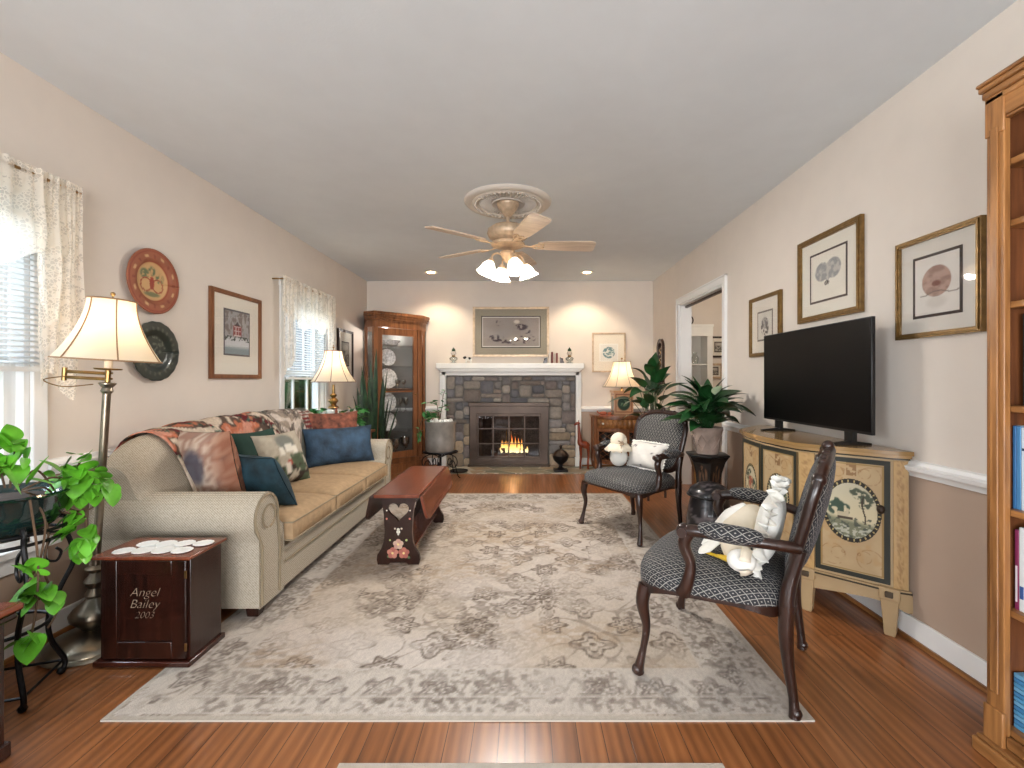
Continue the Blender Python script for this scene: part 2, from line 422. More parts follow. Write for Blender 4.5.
# ============================================================ THE ROOM
XL, XR, YB, YF, ZC = -2.08, 1.685, 6.05, -2.3, 2.43
RAIL = .75
m = M(); box(m, -2.2, 4.6, YF - .1, YB + .5, -.1, 0); struct(obj('floor', m, MT['floor']))
m = M(); box(m, XL - .12, 4.6, YF, YB + .1, ZC, ZC + .1); struct(obj('ceiling', m, MT['ceil']))
def wallbox(m, x0, x1, y0, y1, z0, z1):
    if z0 < RAIL < z1: box(m, x0, x1, y0, y1, z0, RAIL, 1); box(m, x0, x1, y0, y1, RAIL, z1, 0)
    else: box(m, x0, x1, y0, y1, z0, z1, 1 if z1 <= RAIL else 0)
WZ0, WZ1 = .45, 1.93
wins = [(1.05, 1.93), (3.95, 4.77)]
m = M(); y = YF
for a, b, z0, z1 in [(-1.7, -.1, .45, 2.1)] + [(a, b, WZ0, WZ1) for a, b in wins]:
    wallbox(m, XL - .12, XL, y, a, 0, ZC); wallbox(m, XL - .12, XL, a, b, 0, z0); wallbox(m, XL - .12, XL, a, b, z1, ZC); y = b
wallbox(m, XL - .12, XL, y, YB, 0, ZC)
struct(obj('wall_left', m, [MT['wall'], MT['wain']]))
DY0, DY1, DZ = 3.90, 5.0, 1.945
m = M(); wallbox(m, XR, XR + .12, YF, DY0, 0, ZC); box(m, XR, XR + .12, DY0, DY1, DZ, ZC); wallbox(m, XR, XR + .12, DY1, YB, 0, ZC)
struct(obj('wall_right', m, [MT['wall'], MT['wain']]))
m = M()  # back wall with the firebox opening; carries on behind the doorway room
wallbox(m, XL - .12, -.62, YB, YB + .1, 0, ZC); wallbox(m, .20, XR, YB, YB + .1, 0, ZC); wallbox(m, -.62, .20, YB, YB + .1, .71, ZC)
struct(obj('wall_back', m, [MT['wall'], MT['wain']]))
m = M(); box(m, XR, 4.6, YB, YB + .1, 0, ZC); box(m, 4.5, 4.6, 2.9, YB, 0, ZC); box(m, XR + .12, 4.6, 2.8, 2.9, 0, ZC)
struct(obj('wall_side_room', m, MT['wall']))
m = M(); wallbox(m, XL - .12, -1.5, YF - .1, YF, 0, ZC); wallbox(m, 1.1, XR + .12, YF - .1, YF, 0, ZC); wallbox(m, -1.5, 1.1, YF - .1, YF, 0, .35); box(m, -1.5, 1.1, YF - .1, YF, 1.82, ZC)
struct(obj('wall_rear', m, [MT['wall'], MT['wain']]))
# chair rail and baseboards
def rail(m, p0, p1, nx, ny, z):
    pr = [(0, -.035), (.012, -.035), (.016, -.02), (.03, -.008), (.034, .008), (.02, .016), (.014, .03), (0, .035)]
    v = []
    for p in (p0, p1):
        for d, h in pr: v.append((p[0] + nx * d, p[1] + ny * d, z + h))
    k = len(pr); m.add(v, [(i, (i + 1) % k, (i + 1) % k + k, i + k) for i in range(k)] + [tuple(range(k)), tuple(range(2 * k - 1, k - 1, -1))])
def bboard(m, s, p0, p1, nx, ny):
    for (d, h, mm) in ((.014, .105, m), (.022, .02, s)):
        x0, x1 = sorted((p0[0], p1[0])); y0, y1 = sorted((p0[1], p1[1]))
        if nx: x0, x1 = (p0[0], p0[0] + nx * d) if nx > 0 else (p0[0] + nx * d, p0[0])
        if ny: y0, y1 = (p0[1], p0[1] + ny * d) if ny > 0 else (p0[1] + ny * d, p0[1])
        box(mm, x0, x1, y0, y1, 0, h)
segR = [((XR, YF), (XR, DY0 - .06)), ((XR, DY1 + .06), (XR, YB))]
segB = [((XL, YB), (-1.11, YB)), ((.735, YB), (XR, YB))]
segL = [((XL, YF), (XL, -1.76)), ((XL, -.04), (XL, .99)), ((XL, 1.99), (XL, 3.89)), ((XL, 4.83), (XL, YB))]
m = M()
for a, b in segR: rail(m, a, b, -1, 0, RAIL)
struct(obj('trim_1', m, MT['trim']))
m = M()
for a, b in segB: rail(m, a, b, 0, -1, RAIL)
struct(obj('trim_2', m, MT['trim']))
m = M()
for a, b in segL: rail(m, a, b, 1, 0, RAIL)
struct(obj('trim_3', m, MT['trim']))
for nm, segs, nx, ny in (('right', segR, -1, 0), ('back', segB, 0, -1), ('left', [((XL, YF), (XL, YB))], 1, 0)):
    m = M(); s = M()
    for a, b in segs: bboard(m, s, a, b, nx, ny)
    o = struct(obj('baseboard_' + nm, m, MT['trim'], bev=.003)); obj('shoe_moulding', s, MT['oakx'], o)

def window(n, y0, y1, z0, z1, case=.06):
    t = bpy.data.objects.new('window_%d' % n, None); COL.objects.link(t); t['kind'] = 'structure'
    X = XL
    m = M()
    for a, b in ((y0 - case, y0), (y1, y1 + case)): box(m, X, X + .018, a, b, z0, z1)
    box(m, X, X + .02, y0 - case - .01, y1 + case + .01, z1, z1 + case + .01)
    box(m, X, X + .05, y0 - case - .03, y1 + case + .03, z0 - .03, z0); box(m, X, X + .018, y0 - case, y1 + case, z0 - .10, z0 - .03)
    obj('casing', m, MT['trim'], t, bev=.004)
    m = M()
    for a, b in ((y0, y0 + .02), (y1 - .02, y1)): box(m, X - .12, X, a, b, z0, z1)
    box(m, X - .12, X, y0, y1, z0, z0 + .02); box(m, X - .12, X, y0, y1, z1 - .02, z1)
    obj('window_frame', m, MT['trim'], t)
    mid = (z0 + z1) / 2
    for k, (a, b, dx) in enumerate(((mid - .02, z1 - .02, .07), (z0 + .02, mid + .02, .035))):
        m = M(); x0, x1 = X - dx - .03, X - dx
        box(m, x0, x1, y0 + .02, y0 + .065, a, b); box(m, x0, x1, y1 - .065, y1 - .02, a, b); box(m, x0, x1, y0 + .065, y1 - .065, a, a + .045); box(m, x0, x1, y0 + .065, y1 - .065, b - .04, b)
        for q in (1, 2):
            c = y0 + (y1 - y0) * q / 3; box(m, x0 + .008, x1 - .008, c - .01, c + .01, a + .045, b - .04)
        s = obj('sash', m, MT['trim'], t)
        m = M(); box(m, x0 + .012, x0 + .016, y0 + .065, y1 - .065, a + .045, b - .04); obj('pane', m, MT['pane'], s)
    return t
window(1, wins[0][0], wins[0][1], WZ0, WZ1); window(2, wins[1][0], wins[1][1], WZ0, WZ1)
window(3, -1.7, -.1, .45, 2.1)  # unseen window, added so the left fill light can enter
t = bpy.data.objects.new('window_4', None); COL.objects.link(t); t['kind'] = 'structure'  # unseen rear window, added as the opening for the fill light
m = M(); Y = YF
for a, b, c, d in ((-1.5, -1.44, .35, 1.82), (1.04, 1.1, .35, 1.82), (-.63, -.57, .35, 1.82), (.25, .31, .35, 1.82), (-1.5, 1.1, .35, .41), (-1.5, 1.1, 1.76, 1.82)): box(m, a, b, Y - .08, Y + .01, c, d)
obj('window_frame', m, MT['trim'], t)
m = M(); box(m, -1.45, 1.05, Y - .04, Y - .036, .4, 2.1); obj('pane', m, MT['pane'], t)
# doorway casing on the right wall
t = bpy.data.objects.new('door_1', None); COL.objects.link(t); t['kind'] = 'structure'
m = M()
for y0, y1 in ((DY0 - .065, DY0), (DY1, DY1 + .065)): box(m, XR - .018, XR, y0, y1, 0, DZ)
box(m, XR - .018, XR, DY0 - .065, DY1 + .065, DZ, DZ + .065)
box(m, XR - .024, XR, DY0 - .072, DY0 - .055, 0, DZ + .072); box(m, XR - .024, XR, DY1 + .055, DY1 + .072, 0, DZ + .072); box(m, XR - .024, XR, DY0 - .072, DY1 + .072, DZ + .055, DZ + .072)
obj('casing', m, MT['trim'], t, bev=.003)
m = M(); box(m, XR, XR + .12, DY0, DY0 + .015, 0, DZ); box(m, XR, XR + .12, DY1 - .015, DY1, 0, DZ); box(m, XR, XR + .12, DY0, DY1, DZ - .015, DZ)
obj('door_frame', m, MT['trim'], t)
m = M(); box(m, XR + .05, XR + .075, DY0 + .015, DY1 - .015, DZ - .035, DZ - .015); obj('pocket_door_track', m, MT['bronze'], t)

# garden outside the left windows
m = M(); box(m, -30, -2.25, -20, 24, -.5, -.4); tag(obj('lawn', m, MT['grass']), 'green lawn outside the left windows', 'lawn', kind='structure')
rnd = random.Random(4)
for i, (hx, hy, hl, hh) in enumerate(((-5.2, 2.2, 2.6, 1.0), (-5.6, 7.4, 4.6, 1.35))):
    m = M()
    for k in range(60):
        sphere(m, (hx + rnd.uniform(-.5, .5), hy + rnd.uniform(-hl, hl) / 1, -.4 + rnd.uniform(.2, hh)), rnd.uniform(.25, .42), 9, 6)
    tag(obj('hedge', m, MT['hedge']), ['clipped green hedge outside the window by the floor lamp', 'tall green hedge outside the window behind the table lamp'][i], 'hedge', kind='stuff')

# ============================================================ THE FIREPLACE
def stone_mat():
    m, nt, b = nmat('fieldstone'); a = N(nt, 'VertexColor', layer_name='Col'); v = coord(nt)
    n = noise(nt, v, 26, 6, .65); mx = N(nt, 'Mix', data_type='RGBA', blend_type='MULTIPLY'); mx.inputs[0].default_value = .85
    L(nt, a.outputs[0], mx.inputs[6]); L(nt, ramp(nt, n, [(.3, (.6, .6, .62, 1)), (.72, (1.0, 1.0, 1.0, 1))]), mx.inputs[7])
    L(nt, mx.outputs[2], b.inputs['Base Color']); b.inputs['Roughness'].default_value = .8; bump(nt, b, n, .8, .012); return m
MT['stone'] = stone_mat()
fp = thing('fireplace', 'grey fieldstone fireplace with white mantel and bronze glass doors', 'fireplace', (0, YB, 0))
m = M(); SX0, SX1, SZ = -1.03, .66, 1.215
rnd = random.Random(11); cs = .056; nx = int((SX1 - SX0) / cs); nz = int(SZ / cs); occ = np.zeros((nx, nz), bool)
OX0, OX1, OZ = -.72, .30, .81
def isopen(i, k):
    x = SX0 + (i + .5) * cs; z = (k + .5) * cs; return OX0 < x < OX1 and z < OZ
for i in range(nx):
    for k in range(nz):
        if isopen(i, k): occ[i, k] = True
stones = []
for k in range(nz):
    for i in range(nx):
        if occ[i, k]: continue
        W = rnd.choice([2, 3, 3, 4, 5]); H = rnd.choice([1, 2, 2, 3])
        ww = 0
        while ww < W and i + ww < nx and not occ[i + ww, k]: ww += 1
        hh = 0
        while hh < H and k + hh < nz and not occ[i:i + ww, k + hh].any(): hh += 1
        occ[i:i + ww, k:k + hh] = True; stones.append((i, k, ww, hh))
pal = [(146, 140, 136), (130, 127, 128), (156, 146, 134), (136, 124, 114), (118, 116, 118), (164, 154, 142), (140, 128, 122)]
for i, k, ww, hh in stones:
    x0 = SX0 + i * cs + rnd.uniform(.003, .007); x1 = SX0 + (i + ww) * cs - rnd.uniform(.003, .007); z0 = k * cs + .004; z1 = (k + hh) * cs - .004
    if i + ww == nx: x1 = SX1 - .004
    c = list(rnd.choice(pal)); low = z0 < .45
    if low and rnd.random() < .7: c = [166, 148, 124] if rnd.random() < .6 else [146, 128, 112]
    fk = rnd.uniform(.85, 1.12); c = tuple(max(0, min(255, int(q * fk))) for q in c); d = rnd.uniform(.03, .06)
    j = lambda s=.006: rnd.uniform(-s, s)
    r = min(.02, (x1 - x0) * .25, (z1 - z0) * .3)
    loop = [(x0 + r, z0), (x1 - r, z0 + j(.003)), (x1, z0 + r), (x1 + j(.003), z1 - r), (x1 - r, z1), (x0 + r, z1 + j(.003)), (x0, z1 - r), (x0 + j(.003), z0 + r)]
    cx, cz = (x0 + x1) / 2, (z0 + z1) / 2; v = []
    for s, yy in ((1, -.005), (1, -d * .8), (.86, -d - j(.004)), (.5, -d - .004 + j(.004))):
        for a, b in loop: v.append((cx + (a - cx) * s, yy + j(.0015), cz + (b - cz) * s))
    v.append((cx, -d - .006, cz)); f = []
    for q in range(3):
        for e in range(8): e2 = (e + 1) % 8; f.append((q * 8 + e, q * 8 + e2, q * 8 + 8 + e2, q * 8 + 8 + e))
    for e in range(8): f.append((24 + e, 24 + (e + 1) % 8, 32))
    m.add(v, f, 0, c)
for a, b, c, d in ((SX0, OX0, 0, SZ), (OX1, SX1, 0, SZ), (OX0, OX1, OZ, SZ)): box(m, a, b, -.022, -.001, c, d, 0, (120, 116, 110))
obj('stone_surround', m, MT['stone'], fp, angle=50)
m = M(); box(m, SX0 - .10, SX1 + .09, -.215, -.001, 1.275, 1.345); box(m, SX0 - .06, SX1 + .05, -.17, -.001, 1.235, 1.275); box(m, SX0 - .08, SX1 + .07, -.19, -.001, 1.255, 1.28)
obj('mantel_shelf', m, MT['white'], fp, bev=.006)
m = M(); box(m, SX0 - .05, SX1 + .045, -.085, -.061, 1.19, 1.235); obj('frieze', m, MT['white'], fp, bev=.003)
for a, b in ((SX0 - .075, SX0), (SX1, SX1 + .07)):
    m = M(); box(m, a, b, -.085, -.001, .0, 1.235); box(m, a - .008, b + .008, -.095, -.001, 0, .12); box(m, a + .018, b - .018, -.092, -.08, .18, 1.12); obj('pilaster', m, MT['white'], fp, bev=.003)
m = M()  # firebox
for bx in ((-.66, -.6, .0, .45, 0, .72), (.18, .24, .0, .45, 0, .72), (-.66, .24, .42, .48, 0, .72), (-.66, .24, .0, .45, .7, .76), (-.66, .24, .0, .45, -.03, .02)): box(m, *bx)
obj('firebox', m, MT['ash'], fp)
m = M(); prism(m, [[(OX0, .02), (OX1, .02), (OX1, OZ), (OX0, OZ)], [(OX0 + .10, .11), (OX1 - .10, .11), (OX1 - .10, OZ - .12), (OX0 + .10, OZ - .12)]], -.10, -.02, 'xz')
box(m, OX0 - .015, OX1 + .015, -.125, -.02, OZ - .02, OZ + .03); box(m, OX0 - .02, OX1 + .02, -.13, -.02, .0, .04)
fr = obj('door_surround', m, MT['bronze'], fp, bev=.006)
ix0, ix1, iz0, iz1 = OX0 + .10, OX1 - .10, .11, OZ - .12
m = M(); nc = 4
prism(m, [[(ix0, iz0), (ix1, iz0), (ix1, iz1), (ix0, iz1)], [(ix0 + .015, iz0 + .03), (ix1 - .015, iz0 + .03), (ix1 - .015, iz1 - .03), (ix0 + .015, iz1 - .03)]], -.085, -.06, 'xz')
for q in range(1, nc): x = ix0 + (ix1 - ix0) * q / nc; box(m, x - .008, x + .008, -.085, -.065, iz0, iz1)
for q in range(1, 3): z = iz0 + (iz1 - iz0) * q / 3; box(m, ix0, ix1, -.084, -.066, z - .006, z + .006)
obj('door_grille', m, MT['bronze'], fp)
m = M(); box(m, ix0, ix1, -.058, -.054, iz0, iz1); obj('glass_door', m, MT['fglass'], fp)
m = M()
for q in (-1, 1): tube(m, [((ix0 + ix1) / 2 + q * .03, -.10, .33), ((ix0 + ix1) / 2 + q * .03, -.10, .47)], .005)
obj('door_handle', m, MT['brass'], fp)
# hearth of slate slabs
def slate():
    m, nt, b = nmat('slate_slabs'); v = coord(nt, (1, 1.6, 1)); vo = N(nt, 'TexVoronoi', feature='DISTANCE_TO_EDGE'); vo.inputs['Scale'].default_value = 3.2; L(nt, v, vo.inputs[0])
    v2 = N(nt, 'TexVoronoi'); v2.inputs['Scale'].default_value = 3.2; L(nt, v, v2.inputs[0]); sp = N(nt, 'SeparateColor'); L(nt, v2.outputs['Color'], sp.inputs[0])
    c = ramp(nt, mth(nt, 'ADD', mth(nt, 'MULTIPLY', sp.outputs[0], .6), mth(nt, 'MULTIPLY', noise(nt, v, 9), .4)), [(.2, hexc(96, 98, 86)), (.5, hexc(128, 124, 104)), (.8, hexc(150, 128, 104))])
    mx = N(nt, 'Mix', data_type='RGBA'); L(nt, mth(nt, 'LESS_THAN', vo.outputs[0], .03), mx.inputs[0]); L(nt, c, mx.inputs[6]); mx.inputs[7].default_value = hexc(172, 164, 150)
    L(nt, mx.outputs[2], b.inputs['Base Color']); b.inputs['Roughness'].default_value = .45; return m
m = M(); box(m, -.98, .88, -.52, -.09, 0, .012); obj('hearth', m, slate(), fp, bev=.003)
# logs and flames
rnd = random.Random(2)
for i, (a, b, r, lb) in enumerate((((-.45, 6.26, .10), (.04, 6.28, .10), .045, 'long charred log lying lowest at the back of the fire'), ((-.42, 6.17, .095), (.02, 6.16, .095), .04, 'long charred log lying lowest behind the glass doors'), ((-.36, 6.20, .175), (-.02, 6.25, .17), .036, 'short charred log laid across the top of the fire'))):
    m = M(); P = [Vector(a).lerp(Vector(b), t / 7) + Vector((0, 0, rnd.uniform(-.004, .004))) for t in range(8)]; tube(m, P, [r * rnd.uniform(.92, 1.08) for _ in P], 12)
    tag(obj('log', m, MT['log']), lb, 'log', 'logs in the fireplace')
m = M(); [tube(m, [(x, 6.10, .05), (x, 6.34, .05)], .008) for x in (-.4, -.3, -.2, -.1, 0)]; [tube(m, [(x, 6.10, .02), (x, 6.10, .17)], .010) for x in (-.42, .02)]; tube(m, [(-.42, 6.12, .05), (.02, 6.12, .05)], .008)
tag(obj('fire_grate', m, MT['iron']), 'black iron grate under the burning logs', 'grate')
m = M()
for k in range(26):
    x = rnd.gauss(-.18, .10); x = max(-.42, min(.04, x)); h = rnd.uniform(.06, .26) * (1 - abs(x + .2) * 1.6); y0 = 6.14 + rnd.uniform(0, .12); z0 = .16
    sw = rnd.uniform(-.03, .03); P = [(x + sw * math.sin(t * 2.4), y0, z0 + h * t) for t in [i / 8 for i in range(9)]]
    tube(m, P, [.018 * math.sin(PI * min(1, .25 + t * .75)) ** .8 * (1.2 - t) + .0008 for t in [i / 8 for i in range(9)]], 7)
fm, nt, b = nmat('flame'); em = N(nt, 'Emission'); tc = N(nt, 'TexCoord'); sp = N(nt, 'SeparateXYZ'); L(nt, tc.outputs['Generated'], sp.inputs[0])
L(nt, ramp(nt, sp.outputs[2], [(0, hexc(255, 236, 170)), (.4, hexc(255, 190, 90)), (.9, hexc(236, 90, 30))]), em.inputs[0]); em.inputs[1].default_value = 3.4
tr = N(nt, 'BsdfTransparent'); mx = N(nt, 'MixShader'); mx.inputs[0].default_value = .72; L(nt, tr.outputs[0], mx.inputs[1]); L(nt, em.outputs[0], mx.inputs[2]); L(nt, mx.outputs[0], nt.nodes['Material Output'].inputs[0])
tag(obj('flames', m, fm), 'orange flames over the logs behind the fireplace glass', 'fire', kind='stuff')
m = M(); [sphere(m, (rnd.uniform(-.40, 0), rnd.uniform(6.13, 6.30), rnd.uniform(.035, .05)), rnd.uniform(.012, .02), 6, 4) for _ in range(40)]
tag(obj('embers', m, emis('ember_glow', (255, 80, 20), 2.2)), 'glowing red embers under the grate', 'embers', kind='stuff')
l = bpy.data.lights.new('firelight', 'POINT'); l.energy = 3.5; l.color = (1, .5, .2); l.shadow_soft_size = .08; o = bpy.data.objects.new('firelight', l); COL.objects.link(o); o.location = (-.18, 6.12, .38)

# ============================================================ RUGS
def motif(x, y, r0, k, ph=0):
    r = np.hypot(x, y); th = np.arctan2(y, x); q = r0 * (1 + .28 * np.cos(k * th + ph))
    ln = 1 - ss(.004, .011, np.abs(r - q)); ln2 = 1 - ss(.003, .009, np.abs(r - q * .55)); dot = 1 - ss(r0 * .12, r0 * .25, r)
    pet = (1 - ss(.4, .9, np.abs(np.sin(k * th / 2 + ph)) * 1.4)) * (r > r0 * .6) * (r < q)
    return np.clip(ln + .8 * ln2 + dot + .5 * pet, 0, 1)
def rugcol(W, H):
    def f(u, v):
        x = (u - .5) * W; y = (v - .5) * H; x = x + .012 * (fbm(x * 9, y * 9, 2, 44) - .5); d = np.minimum(W / 2 - np.abs(x), H / 2 - np.abs(y))
        base = mixc((228, 222, 216), (218, 208, 195), ss(.35, .7, fbm(x * 1.7, y * 1.7, 3, 3)))
        ax = np.abs(x); ay = np.abs(y)
        pat = np.zeros_like(x)
        cx, cy = .34, .31
        lx = (x / cx + .5) % 1 - .5; ly = (y / cy + .5) % 1 - .5
        pat = np.maximum(pat, motif(lx * cx, ly * cy, .06, 6)); pat = np.maximum(pat, .8 * motif(((x / cx) % 1 - .5) * cx, ((y / cy) % 1 - .5) * cy, .075, 4))
        for (mx_, my_, s) in ((.34, .62, 1), (.9, .20, 1), (.0, 1.02, 1.2)):
            pat = np.maximum(pat, motif((ax - mx_) * s, (ay - my_) * s, .13, 8)); pat = np.maximum(pat, .7 * motif((ax - mx_) * s, (ay - my_) * s, .19, 12))
        vine = 1 - ss(.02, .10, np.abs(np.sin(x * 17 + 1.3 * np.sin(y * 13)) * np.cos(y * 15 + 1.1 * np.sin(x * 12))))
        pat = np.maximum(pat, .5 * vine)
        blotch = ss(.5, .62, fbm(x * 30, y * 38, 3, 8)); pat = np.maximum(pat, .6 * blotch * ss(.38, .6, fbm(x * 3.6, y * 3.6, 2, 23)))
        wear = (.25 + .75 * ss(.34, .6, fbm(x * 4, y * 4, 3, 5))) * (.35 + 1.0 * fbm(x * 55, y * 75, 2, 7))
        col = mixc(base, (120, 108, 98), np.clip(pat * wear * 1.0, 0, 1))
        tanz = ss(.5, .75, fbm(x * 3, y * 4, 3, 12)); col = mixc(col, (176, 150, 120), tanz * .35 * ss(.3, .7, fbm(x * 30, y * 40, 2, 2)))
        # border
        inb = (d < .27) & (d > .025)
        s = np.where(W / 2 - ax < H / 2 - ay, y, x)
        bp = motif((s / .2 % 1 - .5) * .2, d - .15, .055, 5) * .9; bp = np.maximum(bp, .5 * (1 - ss(.1, .4, np.abs(np.sin(s * 50) - (d - .15) * 18))))
        bc = mixc((220, 215, 208), (118, 108, 102), np.clip(bp * (.3 + .8 * ss(.3, .65, fbm(x * 14, y * 14, 3, 9))) * .7, 0, 1))
        bc = mixc(bc, (132, 122, 114), .55 * ss(.42, .66, fbm(x * 60, y * 55, 3, 19)) * ss(.3, .6, fbm(x * 6, y * 6, 2, 29)))
        col = np.where(inb[..., None], bc, col)
        for dd in (.27, .115, .03): col = mixc(col, (222, 217, 210), .7 * (1 - ss(.003, .008, np.abs(d - dd))))
        col = np.where((d < .022)[..., None], np.array((206, 200, 190)), col)
        fiber = .95 + .10 * vnoise(x * 260, y * 90, 33)
        return np.clip(col * fiber[..., None] * np.array((.87, .845, .82)), 0, 255)
    return f
MT['rug'] = vcol('faded_wool_pile', .95, bmp=.35, bs=220, spec=.15)
def rug(x0, x1, y0, y1, res, label, th=.006):
    W, H = x1 - x0, y1 - y0; m = M(); nu, nv = int(W / res), int(H / res)
    grid(m, lambda u, v: ((u - .5) * W, (v - .5) * H, th), nu, nv, 0, rugcol(W, H))
    n = len(m.v); box(m, -W / 2, W / 2, -H / 2, H / 2, .0, th - .0006, 0, (196, 188, 176))
    return tag(obj('area_rug', m, MT['rug'], None, ((x0 + x1) / 2, (y0 + y1) / 2, 0)), label, 'rug')
rug(-1.404, .958, 1.52, 4.56, .008, 'large faded beige and grey patterned rug under the sofa and coffee table')
rug(-.545, .58, -.35, 1.35, .02, 'pale rug edge showing at the bottom of the photo')
# ============================================================ SOFA
def sofa():
    t = thing('sofa', 'long beige ribbed rolled-arm sofa with three seat cushions along the left wall', 'sofa', (-1.63, 3.18, 0))
    ox, oy = -1.63, 3.18
    Y0, Y1 = 2.11, 4.25; XF = -1.235; XBk = -2.03
    def W(v): return (v[0] - ox, v[1] - oy, v[2])
    T = Matrix.Translation((-ox, -oy, 0))
    # base with front rail
    m = M(); box(m, XBk + .04, XF - .001, Y0 + .10, Y1 - .10, .066, .27); m.xf(0, T); obj('base', m, MT['sofa'], t, bev=.012)
    m = M(); tube(m, [(XF + .006, Y0 + .25, .205), (XF + .006, Y1 - .25, .205)], .005); m.xf(0, T); obj('piping', m, MT['piping'], t)
    # arms
    for sgn, ya in ((1, Y0), (-1, Y1)):
        def Yp(d): return ya + sgn * d
        prof = [(.03, .065), (.03, .36), (.022, .385)]
        cy, cz, r = .085, .487, .108
        a0 = R(208)
        for k in range(17):
            a = a0 - (a0 + R(10)) * k / 16
            prof.append((cy + r * math.cos(a), cz + r * math.sin(a)))
        prof += [(.20, .43), (.235, .40), (.245, .30), (.245, .065)]
        m = M(); prism(m, [(Yp(a), z) for a, z in prof], XBk + .06, XF, 'yz'); m.xf(0, T)
        arm = obj('arm', m, MT['sofa'], t, bev=.010)
        m = M(); sp = [(XF + .004, Yp(.05), .07), (XF + .004, Yp(.05), .33)]
        sp = [(XF + .004, Yp(.045), .075), (XF + .004, Yp(.045), .35)] + [(XF + .004, Yp(cy + .9 * r * math.cos(a0 - (a0 + R(10)) * k / 14)), cz + .9 * r * math.sin(a0 - (a0 + R(10)) * k / 14)) for k in range(15)] + [(XF + .004, Yp(.185), .42), (XF + .004, Yp(.20), .30), (XF + .004, Yp(.20), .075)]
        tube(m, sp, .0055, 7); 
        tube(m, [(XF + .004, Yp(cy + .02 + .055 * math.cos(a)), cz - .01 + .055 * math.sin(a)) for a in [R(250) - R(330) * k / 14 for k in range(15)]], .004, 6)
        m.xf(0, T); obj('scroll_piping', m, MT['piping'], arm)
    # back (camel back)
    def H(y):
        s = abs(y - 3.18) / 1.03
        return .885 - .030 * s * s - .10 * max(0, s) ** 14
    def prof(y):
        h = H(y)
        return smooth_pts([(-1.70, y, .38), (-1.745, y, .55), (-1.80, y, h - .14), (-1.845, y, h - .04), (-1.91, y, h), (-1.98, y, h - .035), (-2.015, y, h - .14), (-2.02, y, .45), (-2.02, y, .12)], 4)
    NB = 33
    m = M(); ys = [Y0 + .02 + (Y1 - Y0 - .04) * j / 60 for j in range(61)]
    v = []
    for j, y in enumerate(ys):
        for p in prof(y):
            v.append((p.x, p.y, p.z))
    f = [(j * NB + i, j * NB + i + 1, (j + 1) * NB + i + 1, (j + 1) * NB + i) for j in range(60) for i in range(NB - 1)]
    f.append(tuple(range(NB))); f.append(tuple(60 * NB + i for i in reversed(range(NB))))
    m.add(v, f); m.xf(0, T); obj('backrest', m, MT['sofa'], t, angle=60)
    # seat cushions
    cw = (Y1 - Y0 - .5) / 3
    for i in range(3):
        y0 = Y0 + .25 + cw * i; m = M(); x0, x1 = -1.78, XF + .045
        def fn(u, v_, y0=y0):
            return None
        nU = nV = 14; v = []; f = []
        for side in (1, -1):
            b = len(v)
            for j in range(nV + 1):
                for k in range(nU + 1):
                    a = -1 + 2 * k / nU; c = -1 + 2 * j / nV
                    e = max(0, 1 - abs(a) ** 5) ** .5 * max(0, 1 - abs(c) ** 5) ** .5
                    z = .352 + side * (.045 + .03 * e) + (.022 * e * (1 - .5 * a * a - .5 * c * c) if side > 0 else 0)
                    ins = 1 - .012 * (1 - e)
                    v.append(((x0 + x1) / 2 + (x1 - x0) / 2 * a * ins, y0 + cw / 2 + (cw - .006) / 2 * c * ins, z))
            W2 = nU + 1
            for j in range(nV):
                for k in range(nU):
                    q = (b + j * W2 + k, b + j * W2 + k + 1, b + (j + 1) * W2 + k + 1, b + (j + 1) * W2 + k)
                    f.append(q if side > 0 else q[::-1])
        S = W2 * (nV + 1)
        ring = [k for k in range(W2)] + [j * W2 + nU for j in range(1, nV + 1)] + [nV * W2 + k for k in range(nU - 1, -1, -1)] + [j * W2 for j in range(nV - 1, 0, -1)]
        for k in range(len(ring)):
            a, b2 = ring[k], ring[(k + 1) % len(ring)]; f.append((a, a + S, b2 + S, b2))
        m.add(v, f); m.xf(0, T); c = obj('seat_cushion', m, MT['sofaseat'], t, angle=65)
        pm = M()
        for off in (0, S): tube(pm, [v[q + off] for q in ring], .0045, 6, True)
        pm.xf(0, T); obj('piping', pm, MT['piping'], c)
    for x in (XBk + .10, XF - .06):
        for y in (Y0 + .10, Y1 - .10):
            m = M(); lathe(m, [(.035, 0), (.04, .02), (.045, .066)], 4, (x - ox, y - oy, 0), ph=PI / 4); obj('leg', m, MT['mahogz'], t, bev=.004)
    return prof
sofaprof = sofa()
